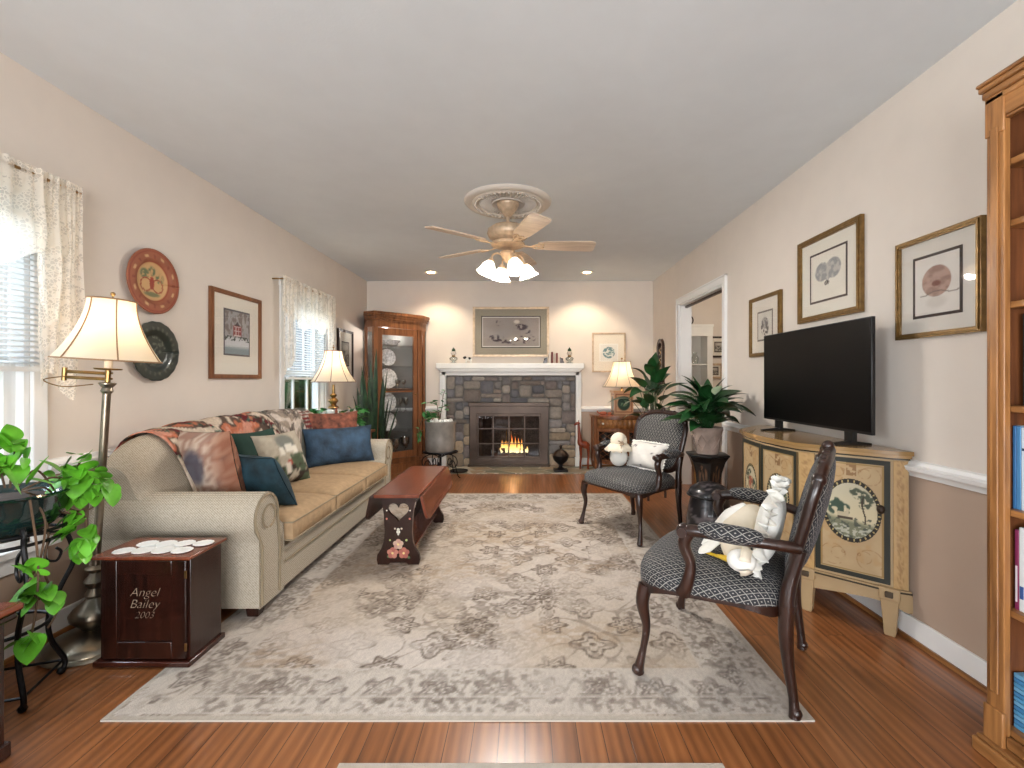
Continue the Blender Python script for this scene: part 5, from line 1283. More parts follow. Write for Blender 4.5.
# ============================================================ CORNER CHINA CABINET
def china():
    P = [(-1.90, 5.50), (-1.76, 5.40), (-1.34, 5.81), (-1.30, 5.98)]   # visible facets, left to right
    BK = [(-1.30, 6.035), (-2.065, 6.035), (-2.065, 5.90)]
    t = thing('china_cabinet', 'tall oak corner china cabinet with glass door showing plates', 'china cabinet', (-1.75, 5.8, 0))
    T = Matrix.Translation((1.75, -5.8, 0))
    def full(k=0.0):
        c = Vector((-1.75, 5.8)); out = []
        for p in P:
            d = Vector(p) - c; out.append(tuple(c + d * (1 + k)))
        return out
    def pz_(m, k, z0, z1):
        pts = full(k) + BK; prism(m, pts, z0, z1, 'xy')
    m = M(); pz_(m, .10, 0, .09); pz_(m, .06, .09, .12); pz_(m, .0, .12, .17); m.xf(0, T); obj('base', m, MT['cherry'], t, bev=.006)
    m = M(); pz_(m, .0, 1.76, 1.84); pz_(m, .03, 1.84, 1.862); pz_(m, .06, 1.862, 1.89); pz_(m, .09, 1.89, 1.915); pz_(m, .12, 1.915, 1.94); m.xf(0, T); obj('crown', m, MT['cherry'], t, bev=.005)
    m = M(); box(m, -2.068, -2.058, 5.90, 6.035, .17, 1.76); box(m, -2.065, -1.30, 6.03, 6.04, .17, 1.76); m.xf(0, T); obj('back_panel', m, plain('pale_mirror_back', (120, 120, 116), .4, metal=.2), t)
    def post(m, p, r=.024, z0=.17, z1=1.76): box(m, p[0] - r, p[0] + r, p[1] - r, p[1] + r, z0, z1)
    m = M()
    for p, r in ((P[0], .016), (P[1], .026), (P[2], .028), ((-1.318, 5.96), .018)): lathe(m, [(r * 1.35, .17), (r * 1.35, 1.76)], 4, (p[0], p[1], 0), ph=R(0 if p in (P[1], P[2]) else 10))
    m.xf(0, T); obj('posts', m, MT['cherry'], t, bev=.004)
    # door between P1 and P2
    a, b = Vector(P[1]), Vector(P[2]); d = (b - a).normalized(); nrm = Vector((d.y, -d.x))
    def seg(m, s0, s1, z0, z1, o0=-.012, o1=.010):
        q = [a + d * s0 + nrm * o0, a + d * s1 + nrm * o0, a + d * s1 + nrm * o1, a + d * s0 + nrm * o1]; prism(m, [tuple(x) for x in q], z0, z1, 'xy')
    Ln = (b - a).length; m = M(); seg(m, .03, .085, .18, 1.75); seg(m, Ln - .085, Ln - .03, .18, 1.75); seg(m, .085, Ln - .085, .18, .26); seg(m, .085, Ln - .085, 1.67, 1.75); seg(m, .085, Ln - .085, .98, 1.0)
    m.xf(0, T); dr = obj('door', m, MT['cherry'], t, bev=.004)
    m = M(); seg(m, .085, Ln - .085, .26, 1.67, -.002, .001); m.xf(0, T); obj('pane', m, MT['pglass'], dr)
    m = M(); c = a + d * (Ln - .055) + nrm * .018; sphere(m, (c.x, c.y, .95), .012, 8, 6); m.xf(0, T); obj('knob', m, MT['brass'], dr)
    m = M(); q = [Vector(P[0]), Vector(P[1])]; e = (q[1] - q[0]).normalized(); n2 = Vector((e.y, -e.x)) * .003; prism(m, [tuple(q[0]), tuple(q[1]), tuple(q[1] + n2), tuple(q[0] + n2)], .17, 1.76, 'xy'); m.xf(0, T); obj('side_glass', m, MT['pglass'], t)
    zs = [.17, .50, .74, 1.02, 1.30, 1.56]
    inn = [(-1.885, 5.53), (-1.76, 5.44), (-1.37, 5.82), (-1.335, 5.95), (-1.335, 6.025), (-2.05, 6.025), (-2.05, 5.90)]
    for z in zs[1:]: m = M(); prism(m, inn, z - .006, z, 'xy'); m.xf(0, T); obj('shelf', m, MT['glass'] if z != 1.02 else MT['cherry'], t)
    l = bpy.data.lights.new('cabinet_fill', 'POINT'); l.energy = 5; l.color = (1, .95, .88); l.shadow_soft_size = .03; o = bpy.data.objects.new('cabinet_fill', l); COL.objects.link(o); o.parent = t; o.location = (.0, -.05, 1.70)  # bare point light added to brighten the plates, no fixture here
    # contents, each its own thing
    dirx, diry = nrm.x, nrm.y; az = math.atan2(nrm.y, nrm.x)
    def cr_plate(r, deep=.02):
        m = M(); lathe(m, [(0, 0), (r * .55, .0), (r * .62, .004), (r * .98, deep), (r, deep + .003), (r * .97, deep + .005), (r * .6, .009), (0, .006)], 40, wob=lambda a_, z: 1 + .03 * math.cos(16 * a_) * (z > .012), cap=False); return m
    pm = plain('silvery_plate', (222, 224, 220), .25, var=.22, ns=50, bmp=.6, bs=70)
    nm = {1.56: 'covered', 1.30: 'upper'}
    for z, r, lb in ((1.30, .105, 'round pressed glass plate standing on the upper shelf of the china cabinet'), (1.02, .125, 'large patterned plate standing on the wooden middle shelf of the china cabinet'), (.74, .115, 'round pressed glass plate standing just below the cabinet middle shelf'), (.50, .115, 'lowest standing round plate in the china cabinet')):
        c0 = a + d * (Ln * .40) - nrm * .16; o = obj('display_plate', cr_plate(r), pm, None, (c0.x, c0.y, z + r * .985 + .004), angle=60)
        q = Vector((nrm.x, nrm.y, .18)).normalized().to_track_quat('Z', 'Y'); o.rotation_mode = 'QUATERNION'; o.rotation_quaternion = q; tag(o, lb, 'plate', 'plates in the china cabinet')
    def goblet(h, r): m = M(); lathe(m, [(0, 0), (r * .8, 0), (r * .75, .004), (.006, .01), (.005, h * .4), (r * .5, h * .48), (r, h * .7), (r * 1.05, h), (r * .98, h), (r * .9, h * .7), (0, h * .5)], 18, cap=False); return m
    gl = [(1.02, .55, .06, .11, .03, 'small crystal goblet on the middle shelf of the china cabinet'), (1.02, .70, .07, .11, .028, 'small crystal goblet at the right end of the middle shelf'), (.74, .62, .07, .17, .03, 'tall crystal goblet beside the plate below the middle shelf'), (.74, .76, .08, .17, .03, 'tall crystal goblet at the right end below the middle shelf'), (.17, .52, .08, .24, .05, 'large crystal vase on the cabinet floor behind the glass'), (.17, .74, .08, .25, .055, 'large crystal vase at the right of the cabinet floor'), (.17, .34, .08, .16, .045, 'low crystal vase on the left of the cabinet floor')]
    for z, s, dep, h, r, lb in gl:
        c0 = a + d * (Ln * s) - nrm * dep; tag(obj('crystal_goblet', goblet(h, r), MT['crystal'], None, (c0.x, c0.y, z), angle=50), lb, 'glassware', 'crystal in the china cabinet')
    c0 = a + d * (Ln * .48) - nrm * .15; m = M(); lathe(m, [(0, 0), (.06, 0), (.09, .02), (.12, .055), (.125, .06), (.09, .03), (0, .012)], 30, sy=.6, wob=lambda a_, z: 1 + .05 * math.cos(12 * a_) * (z > .04), cap=False)
    tag(obj('crystal_bowl', m, pm, None, (c0.x, c0.y, 1.56), (0, 0, az + PI / 2), angle=50), 'oval scalloped bowl on the top shelf of the china cabinet', 'bowl')
    o = t
china()

# ============================================================ PAINTED COMMODE AND TELEVISION
def commode():
    CY_ = 2.58; H = .82
    t = thing('painted_cabinet', 'bow-front cream and gold painted cabinet with oval landscapes under the television', 'cabinet', (XR - .015, CY_, 0))
    half = [(0.0, -.58), (-.045, -.555), (-.265, -.345), (-.303, -.285), (-.328, -.15), (-.338, 0)]  # local: x from wall, y
    plan = half + [(x, -y) for x, y in reversed(half[:-1])]
    def off(k): return [(min(0, x - k if x < -.01 else x), y * (1 + k / .58)) for x, y in plan]
    cr = (182, 156, 118); dk = (54, 52, 40)
    def basec(u, v, s=0): return mixc((172, 146, 108), (192, 168, 130), fbm(u * 5 + s, v * 5, 4, 101))
    def painted(w_, h_, ovx, ovz, kind, knob):
        def f(u, v):
            x = (u - .5) * w_; z = (v - .5) * h_
            c = mixc(basec(u * w_ * 3, v * h_ * 3, kind), (176, 140, 92), ss(.55, .7, fbm(x * 16 + 9, z * 16, 3, 103)) * .5)
            e = np.minimum(w_ / 2 - np.abs(x), h_ / 2 - np.abs(z)); 
            # scroll ornament above and below the oval
            for cz, sz in ((ovz + .175, .05), (ovz - .205, .06)):
                for k in (-1, 0, 1): kx = np.abs(np.hypot((np.abs(x) - .05 - .02 * k) / 1.0, z - cz + .01 * k) - sz * (.45 + .35 * k)); c = mixc(c, (138, 100, 62), (1 - ss(.0008, .003, kx)) * (np.abs(x) < w_ * .40) * .5 * ss(.35, .55, fbm(x * 60, z * 60, 2, 8)))
            c = mixc(c, (120, 84, 50), ((np.abs(x) < .02) & (np.abs(z - ovz - .19) < .03)) * ss(.4, .55, fbm(x * 90, z * 90, 2, 6)) * .7)
            r = np.sqrt((x / ovx) ** 2 + ((z - ovz) / (ovx * 1.30)) ** 2); a = np.arctan2(z - ovz, x)
            sx, sz_ = x / ovx, (z - ovz) / (ovx * 1.3)
            s = mixc((206, 194, 160), (190, 182, 156), ss(-.2, .8, sz_)); s = mixc(s, (120, 122, 98), ss(-.25, -.45, sz_ + .1 * sx)); s = mixc(s, (70, 76, 66), ss(.5, .62, fbm(sx * 6, sz_ * 9, 3, 105)) * (sz_ < -.2) * .8); s = mixc(s, (196, 194, 176), ss(.55, .6, fbm(sx * 9, sz_ * 16, 2, 107)) * (sz_ < -.5) * .8)
            for cx, cz, rr in ((-.66, .02, .22), (-.42, .08, .2), (-.2, .02, .18), (-.55, .24, .14)): s = mixc(s, (62, 80, 66), blob(sx, sz_, cx, cz, rr, rr, .2) * ss(.3, .5, fbm(sx * 9, sz_ * 9, 2, 7)))
            for cx, cz, rr in ((.35, .55, .24), (.58, .45, .22), (.15, .66, .18), (.48, .25, .2)): s = mixc(s, (74, 82, 66), blob(sx, sz_, cx, cz, rr * 1.2, rr * .7, .2) * ss(.35, .5, fbm(sx * 10, sz_ * 12, 2, 9)))
            s = mixc(s, (60, 50, 38), (np.abs(sx - .45 + .06 * np.sin(sz_ * 6)) < .03) & (sz_ < .5) & (sz_ > -.4)); s = mixc(s, (190, 178, 148), ((np.abs(sx + .3) < .2) & (np.abs(sz_ + .16) < .08))); s = mixc(s, (60, 48, 38), ((np.abs(sx + .22) < .28) & (np.abs(sz_ + .27) < .04)) * .9)
            s = mixc(s, (190, 178, 150), ((np.abs(sx + .14) < .05) & (np.abs(sz_ + .08) < .13)))
            if kind == 2: s = mixc(s, (150, 70, 50), blob(sx, sz_, 0, .1, .4, .4) * ss(.4, .5, fbm(sx * 6, sz_ * 6, 2, 5)) * .8)
            c = np.where((r < 1)[..., None], s, c); ring = (r > .93) & (r < 1.07); c = np.where(ring[..., None], np.array((34, 30, 24)), c)
            c = mixc(c, (196, 176, 120), (ring & (np.abs(np.sin(a * 18)) > .92) & (np.abs(r - 1) < .04)) * .9)
            c = mixc(c, (40, 42, 34), (e < .022) * 1.); c = mixc(c, (150, 122, 74), (np.abs(e - .026) < .003) * 1.)
            return c
        return f
    def face(p, q, z0, z1, off_, nu, nv, colf, name, parent, mat):
        m = M(); p, q = Vector(p), Vector(q); d = (q - p).normalized(); n = Vector((d.y, -d.x))
        if n.x > 0: n = -n
        n = -n if n.dot(Vector((-1, 0))) < 0 else n
        grid(m, lambda u, v: (p.x + (q.x - p.x) * u + n.x * off_, p.y + (q.y - p.y) * u + n.y * off_, z0 + (z1 - z0) * v), nu, nv, 0, colf)
        k = len(m.v)
        pts = [p + n * .001, q + n * .001, q + n * (off_ - .0008), p + n * (off_ - .0008)]; prism(m, [tuple(x) for x in pts], z0, z1, 'xy', 0, (120, 96, 60))
        return obj(name, m, mat, parent, angle=40), d, n
    bodym = vcol('cream_painted_wood', .5, coat=.1)
    def trimc(u, v): return mixc((182, 150, 104), (200, 170, 124), fbm(u * 6, v * 30, 3, 4))
    m = M(); n = len(plan)
    prism(m, off(.0), .19, H - .035, 'xy', 0, cr); obj('body', m, bodym, t)
    m = M(); prism(m, off(.026), H - .018, H, 'xy', 0, (150, 118, 74)); prism(m, off(.014), H - .032, H - .018, 'xy', 0, (176, 142, 96)); prism(m, off(.006), H - .04, H - .03, 'xy', 0, (52, 46, 34)); obj('top', m, vcol('gilded_top', .25, coat=.5), t, bev=.004)
    m = M(); prism(m, off(.014), .185, .212, 'xy', 0, (174, 148, 110)); prism(m, off(.018), .200, .206, 'xy', 0, (60, 50, 36)); obj('lower_moulding', m, bodym, t, bev=.003)
    # scalloped apron
    m = M(); L_ = [0]
    pl = off(.004)
    dense = []
    for i in range(len(pl) - 1):
        for k in range(8): dense.append(Vector(pl[i]).lerp(Vector(pl[i + 1]), k / 8))
    dense.append(Vector(pl[-1])); v = []; f = []
    for i, p in enumerate(dense):
        s = i / (len(dense) - 1); dep = .045 + .030 * abs(math.cos(s * PI * 4)) ** 1.5
        v += [(p.x, p.y, .19), (p.x, p.y, .19 - dep), (p.x + .018, p.y, .19 - dep), (p.x + .018, p.y, .19)]
    for i in range(len(dense) - 1):
        for k in range(4): f.append((i * 4 + k, i * 4 + (k + 1) % 4, i * 4 + 4 + (k + 1) % 4, i * 4 + 4 + k))
    m.add(v, f, 0, (176, 150, 112)); obj('apron', m, bodym, t, angle=30)
    for sgn in (-1, 1):
        A, B, C, D = (-.005, .578 * sgn), (-.048, .553 * sgn), (-.263, .347 * sgn), (-.303, .288 * sgn)
        # corner post with ornament
        def pc(u, v): return mixc(mixc((178, 142, 92), (196, 164, 114), fbm(u * 5, v * 30, 3, 3)), (134, 96, 62), (ss(.46, .7, fbm(u * 10, v * 50, 3, 12)) * (np.abs(u - .5) < .3)) * .5)
        face(A, B, .215, H - .045, .006, 10, 60, pc, 'corner_post', t, bodym)
        wd = (Vector(C) - Vector(B)).length
        p, q = Vector(B).lerp(Vector(C), .03), Vector(B).lerp(Vector(C), .985)
        if sgn < 0: p, q = q, p
        else: p, q = p, q
        dd, dvec, nn = face(p, q, .225, H - .05, .010, 110, 190, painted((q - p).length, H - .275, .105, .03, 1, 0), 'door', t, bodym)
        kp = (q if sgn < 0 else p); inn = (Vector(C) - Vector(B)).normalized() * .032; kp = kp + (inn if True else inn) + nn * .018
        mm = M(); sphere(mm, (kp.x, kp.y, .555), .016, 12, 8, sc=(1, 1, 1.25)); obj('knob', mm, MT['bronze'], dd)
        face(C, D, .215, H - .045, .005, 8, 60, pc, 'pilaster', t, bodym)
        E, F = (-.306, .283 * sgn), (-.3385, .002 * sgn)
        pp, qq = (Vector(E), Vector(F)) if sgn < 0 else (Vector(F), Vector(E))
        dd, dvec, nn = face(pp, qq, .225, H - .05, .010, 100, 180, painted((qq - pp).length, H - .275, .085, .02, 0 if sgn < 0 else 2, 0), 'door', t, bodym)
        kp = Vector(F).lerp(Vector(E), .07) + nn * .016; mm = M(); sphere(mm, (kp.x, kp.y, .47), .010, 10, 7); obj('knob', mm, MT['bronze'], dd)
        # legs
        for (x, y) in ((-.048, .538 * sgn), (-.278, .315 * sgn)):
            m = M(); lathe(m, [(.026, 0), (.031, .012), (.033, .05), (.046, .16), (.052, .165), (.052, .215), (.0, .215)], 4, (x, y, 0), ph=R(0 if sgn < 0 else 90), col=(174, 148, 110)); lathe(m, [(.02, .178), (.02, .202)], 4, (x - .026, y + .026 * sgn, 0), ph=0, col=(70, 58, 42)); obj('leg', m, bodym, t, bev=.003)
    # television
    tv = thing('television', 'black flat-screen television standing on the painted cabinet', 'television', (1.555, 2.51, H))
    m = M(); w2, z0, z1 = .463, .062, .595
    box(m, -.012, .006, -w2, w2, z0, z1); box(m, .004, .040, -w2 * .75, w2 * .75, z0 + .05, z1 - .2); obj('housing', m, MT['black'], tv, bev=.003)
    m = M(); box(m, -.0138, -.0118, -w2 + .006, w2 - .006, z0 + .014, z1 - .006); obj('screen', m, MT['screen'], tv)
    for y in (-.31, .31):
        m = M(); prism(m, [(-.105, 0), (.095, 0), (.095, .008), (.02, .018), (-.02, .018), (-.105, .008)], y - .012, y + .012, 'xz'); box(m, -.008, .012, y - .03, y + .03, .012, z0 + .01); obj('foot', m, MT['black'], tv, bev=.002)
commode()

# ============================================================ BOOKCASE
def bookcase():
    X0, Y1, Y0, H = 1.40, 1.394, .62, 2.03; ym = (Y0 + Y1) / 2
    t = thing('bookcase', 'tall honey oak bookcase at the right edge of the photo', 'bookcase', (XR - .145, ym, 0)); T = Matrix.Translation((-(XR - .145), -ym, 0))
    def P(m, *b, mat=0): box(m, *b, mat)
    def done(m, name, mat, par=t, bev=.003): m.xf(0, T); return obj(name, m, mat, par, bev=bev)
    for a, b in ((Y1 - .02, Y1), (Y0, Y0 + .02)): m = M(); P(m, X0 + .018, XR - .005, a, b, .0, H - .06); done(m, 'side_panel', MT['oakdark' if 0 else 'oak'])
    m = M(); P(m, XR - .015, XR - .006, Y0 + .02, Y1 - .02, .05, H - .06); done(m, 'back_panel', MT['oakdark'])
    m = M(); P(m, X0 + .018, XR - .015, Y1 - .026, Y1 - .0201, .09, H - .08); P(m, X0 + .018, XR - .015, Y0 + .0201, Y0 + .026, .09, H - .08); done(m, 'inner_lining', MT['oakdark'], bev=0)
    for a, b in ((Y1 - .05, Y1 + .002), (Y0 - .002, Y0 + .05)):
        m = M(); P(m, X0, X0 + .02, a, b, 0, H - .06); P(m, X0 - .006, X0, a + .014, b - .014, .20, 1.88)
        P(m, X0 - .008, X0 + .004, a - .003, b + .003, .0, .155); P(m, X0 - .004, X0 + .004, a - .002, b + .002, 1.86, H - .05); done(m, 'face_post', MT['oak'])
    m = M(); P(m, X0, X0 + .02, Y0 + .05, Y1 - .05, 1.905, H - .06); P(m, X0 + .003, X0 + .02, Y0 + .05, Y1 - .05, 1.895, 1.905); done(m, 'face_rail', MT['oakx'])
    m = M()
    for k, (o, z0, z1) in enumerate(((.004, H - .072, H - .052), (.009, H - .052, H - .030), (.015, H - .030, H - .012), (.019, H - .012, H))): P(m, X0 - o, XR - .004, Y0 - o, Y1 + o, z0, z1)
    done(m, 'crown', MT['oakx'], bev=.005)
    m = M(); P(m, X0 - .028, XR - .004, Y0 - .022, Y1 + .022, 0, .042); P(m, X0 - .020, XR - .004, Y0 - .016, Y1 + .016, .042, .055); P(m, X0 + .002, X0 + .02, Y0 + .05, Y1 - .05, .055, .09); done(m, 'plinth', MT['oakx'], bev=.006)
    zs = [.105, .455, .75, 1.055, 1.36, 1.60, 1.78]
    for z in zs:
        m = M(); P(m, X0 + .022, XR - .016, Y0 + .027, Y1 - .027, z - .02, z); done(m, 'shelf', MT['oakx'])
    # books with their spines outward
    cols = {}
    def bm(c): 
        if c not in cols: cols[c] = plain('book_cover_%d' % len(cols), c, .45, var=.03)
        return cols[c]
    pages = plain('book_pages', (226, 220, 206), .9)
    def book(y, th, h, dp, c, z, lb, band=None, grp='books in the tall bookcase', flat=False):
        b = thing('book', lb, 'book', (0, 0, 0), 0, grp); xs = X0 + .045
        if flat: b.location = (xs + dp / 2, y, z); m = M(); box(m, -dp / 2, dp / 2, -h / 2, h / 2, 0, th)
        else: b.location = (xs + dp / 2, y - th / 2, z); m = M(); box(m, -dp / 2, dp / 2, -th / 2, th / 2, 0, h)
        obj('cover', m, bm(c), b, bev=.002)
        if not flat: m = M(); box(m, -dp / 2 + .004, dp / 2 + .0006, -th / 2 + .003, th / 2 - .003, .004, h + .0008 if False else h - .0); box(m, -dp / 2 + .01, dp / 2 - .003, -th / 2 + .003, th / 2 - .003, h, h + .0006); obj('pages', m, pages, b)
        else: m = M(); box(m, -dp / 2 + .004, dp / 2 + .0006, -h / 2 + .006, h / 2 + .0006, .0015, th - .0015); obj('pages', m, pages, b)
        if band and not flat:
            m = M(); box(m, -dp / 2 - .0008, -dp / 2 + .0004, -th / 2 + .003, th / 2 - .003, h * band[1], h * band[2]); obj('spine_label', m, bm(band[0]), b)
    y = Y1 - .030
    row = [(.010, .245, (60, 116, 168), 'slim blue book at the left end of the shelf below the chair rail height', None), (.012, .244, (84, 140, 186), 'second slim blue book from the left on the third shelf up', None), (.018, .242, (214, 224, 232), 'pale white-spined binder beside the slim blue books', ((40, 60, 90), .72, .75)), (.02, .24, (206, 218, 228), 'white-spined book with a dark band, third shelf up', ((30, 40, 60), .4, .46)), (.03, .235, (72, 120, 166), 'thick blue book further along the third shelf', None), (.025, .23, (190, 200, 204), 'pale grey book beyond the thick blue one', None)]
    for th, h, c, lb, bd in row: book(y, th, h, .19, c, .75, lb, bd); y -= th + .001
    y = Y1 - .036
    row = [(.011, .235, (132, 44, 84), 'magenta-spined book standing on the second shelf up', ((226, 216, 220), .1, .55)), (.016, .245, (226, 228, 226), 'white-spined book next to the magenta one', ((60, 90, 150), .15, .3)), (.022, .25, (120, 160, 190), 'light blue picture-spined book on the second shelf up', ((230, 230, 220), .6, .8)), (.03, .24, (170, 60, 50), 'red book further along the second shelf', None), (.022, .25, (60, 70, 110), 'navy book at the end of the second shelf row', None)]
    for th, h, c, lb, bd in row: book(y, th, h, .20, c, .455, lb, bd); y -= th + .001
    for k in range(12): book(Y1 - .028 - .11, .0125, .21, .20, [(86, 150, 190), (70, 130, 176), (110, 166, 200)][k % 3], .1055 + k * .0135, 'thin blue magazine in the flat stack on the bottom shelf', None, 'blue magazines stacked on the bottom shelf', True)
    b = thing('album', 'dark teal album standing on the shelf above eye level books', 'book', (X0 + .15, Y1 - .065, 1.055), 0); m = M(); box(m, -.09, .10, -.02, .02, 0, .27); obj('cover', m, bm((38, 56, 62)), b, bev=.002); m = M(); box(m, -.085, .095, -.016, .016, .27, .271); obj('pages', m, pages, b)
bookcase()

# ============================================================ MANTEL ITEMS
def oil_lamp(x, lb):
    t = thing('oil_lamp', lb, 'oil lamp', (x, 5.92, 1.345)); t.scale = (1.35, 1.35, 1.1)
    m = M(); lathe(m, [(0, 0), (.034, 0), (.036, .006), (.016, .014), (.014, .022), (.036, .040), (.040, .055), (.034, .068), (.012, .076), (0, .078)], 24, cap=False); obj('font', m, MT['crystal'], t, angle=50)
    m = M(); lathe(m, [(.016, .076), (.018, .09), (.014, .094), (0, .095)], 16); obj('burner', m, MT['brass'], t)
    m = M(); lathe(m, [(.014, .094), (.027, .112), (.024, .128), (.013, .15), (.013, .165)], 20, cap=False); obj('chimney', m, MT['glass'], t)
    m = M(); lathe(m, [(0, .14), (.016, .142), (.019, .155), (.012, .17), (.004, .18), (0, .19)], 14); obj('cap', m, MT['leafd'], t)
oil_lamp(px(453.5, 5.92), 'small glass oil lamp at the left end of the mantel'); oil_lamp(px(569.5, 5.92), 'small glass oil lamp at the right end of the mantel')
t = thing('cow_figurine', 'black and white figurine beside the left oil lamp on the mantel', 'figurine', (px(468.5, 5.92), 5.92, 1.345))
m = M(); f = lambda u: 1
sphere(m, (0, 0, .052), .026, 14, 10, sc=(1.7, .9, 1)); [tube(m, [(x, y, 0), (x, y, .045)], .007, 6) for x in (-.03, .03) for y in (-.012, .012)]; obj('body', m, MT['porc'], t, angle=70)
m = M(); sphere(m, (-.048, 0, .072), .018, 12, 8, sc=(1.3, .9, 1)); [tube(m, [(-.04, s * .012, .082), (-.04, s * .026, .09)], .004, 5) for s in (-1, 1)]; obj('head', m, MT['black'], t)
m = M(); sphere(m, (.012, -.006, .058), .021, 10, 7, sc=(1.1, .9, 1)); obj('patch', m, MT['black'], t)
for i, (x, th, h, c, lb) in enumerate(((549.5, .018, .13, (226, 220, 210), 'white-spined book left in the row on the mantel'), (552, .020, .145, (110, 36, 30), 'tall dark red book in the middle of the mantel row'), (554.6, .016, .12, (206, 196, 184), 'cream book between the two dark red ones on the mantel'), (556.8, .018, .13, (124, 48, 36), 'shorter brown-red book right in the mantel row'))):
    b = thing('book', lb, 'book', (px(x, 5.92), 5.92, 1.345), 0, 'books on the mantel'); m = M(); box(m, -th / 2, th / 2, -.05, .05, 0, h); obj('cover', m, plain('mantel_book_%d' % i, c, .5), b, bev=.001); m = M(); box(m, -th / 2 + .002, th / 2 - .002, -.045, .046, h, h + .0006); obj('pages', m, MT['cream'], b)
for s, x, lb in ((-1, 547.0, 'dark carved bookend left of the mantel books'), (1, 560, 'dark carved bookend right of the mantel books')):
    m = M(); prism(m, [(0, 0), (s * .05, 0), (s * .045, .02), (s * .02, .06), (0, .075)], -.03, .03, 'xz'); sphere(m, (s * .022, 0, .05), .018, 8, 6); tag(obj('bookend', m, MT['walnut'], None, (px(x, 5.92) + (-.001 if s < 0 else .002), 5.92, 1.345), bev=.002), lb, 'bookend')

# ============================================================ GIRAFFE AND URN BY THE HEARTH
t = thing('wooden_giraffe', 'carved wooden giraffe standing by the right side of the fireplace', 'figurine', (.735, 5.80, 0), R(0))
m = M(); wm = wood('giraffe_wood', (84, 30, 14), (140, 62, 30), .35)
tube(m, smooth_pts([(.065, 0, .285), (.03, 0, .31), (-.03, 0, .335), (-.045, 0, .40), (-.055, 0, .50), (-.06, 0, .575)], 5), srad([.035, .048, .045, .026, .018, .014], 5), 14)
obj('body', m, wm, t, angle=80)
m = M(); tube(m, smooth_pts([(-.05, 0, .575), (-.075, 0, .585), (-.115, 0, .560)], 4), srad([.018, .020, .010], 4), 12); [tube(m, [(-.06, s * .008, .59), (-.058, s * .012, .622)], .004, 6) for s in (-1, 1)]; [sphere(m, (-.048, s * .026, .585), .011, 8, 6, sc=(.5, 1, .7)) for s in (-1, 1)]; obj('head', m, wm, t, angle=80)
for x, y in ((-.035, -.022), (-.035, .022), (.06, -.022), (.06, .022)): m = M(); tube(m, smooth_pts([(x, y, .29), (x + .004, y * 1.1, .16), (x - .002, y * 1.2, .08), (x, y * 1.2, .012)], 4), srad([.020, .011, .009, .010], 4), 8); sphere(m, (x - .004, y * 1.2, .010), .012, 8, 6, sc=(1.2, 1, .8)); obj('leg', m, wm, t, angle=80)
m = M(); tube(m, smooth_pts([(.10, 0, .30), (.115, 0, .24), (.11, 0, .19)], 4), .004, 6); obj('tail', m, wm, t)
t = thing('bronze_urn', 'dark bronze lidded urn on a square foot at the right of the hearth', 'urn', (px(560.5, 5.68), 5.66, .012))
m = M(); lathe(m, [(.0, .0), (.075, 0), (.075, .02), (.05, .03), (.022, .05), (.02, .07), (.04, .09), (.085, .13), (.098, .17), (.10, .19), (.095, .195)], 32); obj('bowl', m, MT['iron'], t, angle=45)
m = M(); lathe(m, [(.097, .195), (.09, .21), (.06, .245), (.03, .265), (.012, .27), (.012, .285), (.022, .30), (.010, .315), (0, .33)], 24, wob=lambda a, z: 1 + .04 * math.cos(12 * a)); obj('lid', m, MT['bronze'], t, angle=45)
m = M(); box(m, -.085, .085, -.085, .085, 0, .022); obj('foot', m, MT['iron'], t, bev=.004)

# ============================================================ PLANTS
def leaf(m, base, d, L_, W_, droop=.4, roll=0, nseg=7, fold=.15, shape='ovate', mat=0, up=Vector((0, 0, 1))):
    base = Vector(base); d = Vector(d).normalized(); side = d.cross(up); side = side.normalized() if side.length > .05 else Vector((1, 0, 0)); side = (Matrix.Rotation(roll, 3, d) @ side)
    n = side.cross(d).normalized(); v = []; f = []; p = base.copy(); dirn = d.copy(); st = L_ / nseg
    for i in range(nseg + 1):
        t = i / nseg
        w_ = {'ovate': math.sin(PI * min(1, t ** .75)) ** .8, 'lance': math.sin(PI * t ** .6) ** .9, 'heart': (math.sin(PI * min(1, (t + .10) / 1.10) ** .62) ** .7), 'strap': min(1, .55 + t) * (1 - t ** 5)}[shape] * W_ / 2
        if i == nseg: w_ = .0008
        v += [p - side * w_ + n * fold * w_, p.copy(), p + side * w_ + n * fold * w_]
        p = p + dirn * st; dirn = (dirn - up * droop * st / L_ * 1.0).normalized()
    for i in range(nseg):
        a = i * 3; f += [(a, a + 1, a + 4, a + 3), (a + 1, a + 2, a + 5, a + 4)]
    m.add(v, f, mat)
def peace_lily(root, z, n, R_, rnd, hmin=.12, hmax=.34, flower=True):
    lm = M(); sm = M()
    for k in range(n):
        a = rnd.uniform(0, 2 * PI); out = rnd.uniform(.15, 1); h = rnd.uniform(hmin, hmax) * (1.15 - .45 * out); r1 = R_ * out * .5
        b = Vector((.03 * math.cos(a), .03 * math.sin(a), z)); e = Vector((r1 * math.cos(a), r1 * math.sin(a), z + h)); mid = b.lerp(e, .5) + Vector((0, 0, .03))
        tube(sm, smooth_pts([b, mid, e], 4), .003, 5)
        leaf(lm, e, (math.cos(a) * out, math.sin(a) * out, .65 - .5 * out), rnd.uniform(.17, .25), rnd.uniform(.085, .12), droop=rnd.uniform(.5, 1.4), roll=rnd.uniform(-.5, .5), nseg=8, fold=.22, shape='lance')
    obj('foliage', lm, MT['leafd'], root, angle=80); obj('stems', sm, MT['leafd'], root, angle=80)
    if flower:
        fm = M(); leaf(fm, (.02, -.09, z + .26), (.1, -.6, .6), .11, .075, .3, shape='ovate', fold=.5); obj('flower', fm, plain('pale_spathe', (200, 216, 176), .6), root, angle=80)
rnd = random.Random(21)
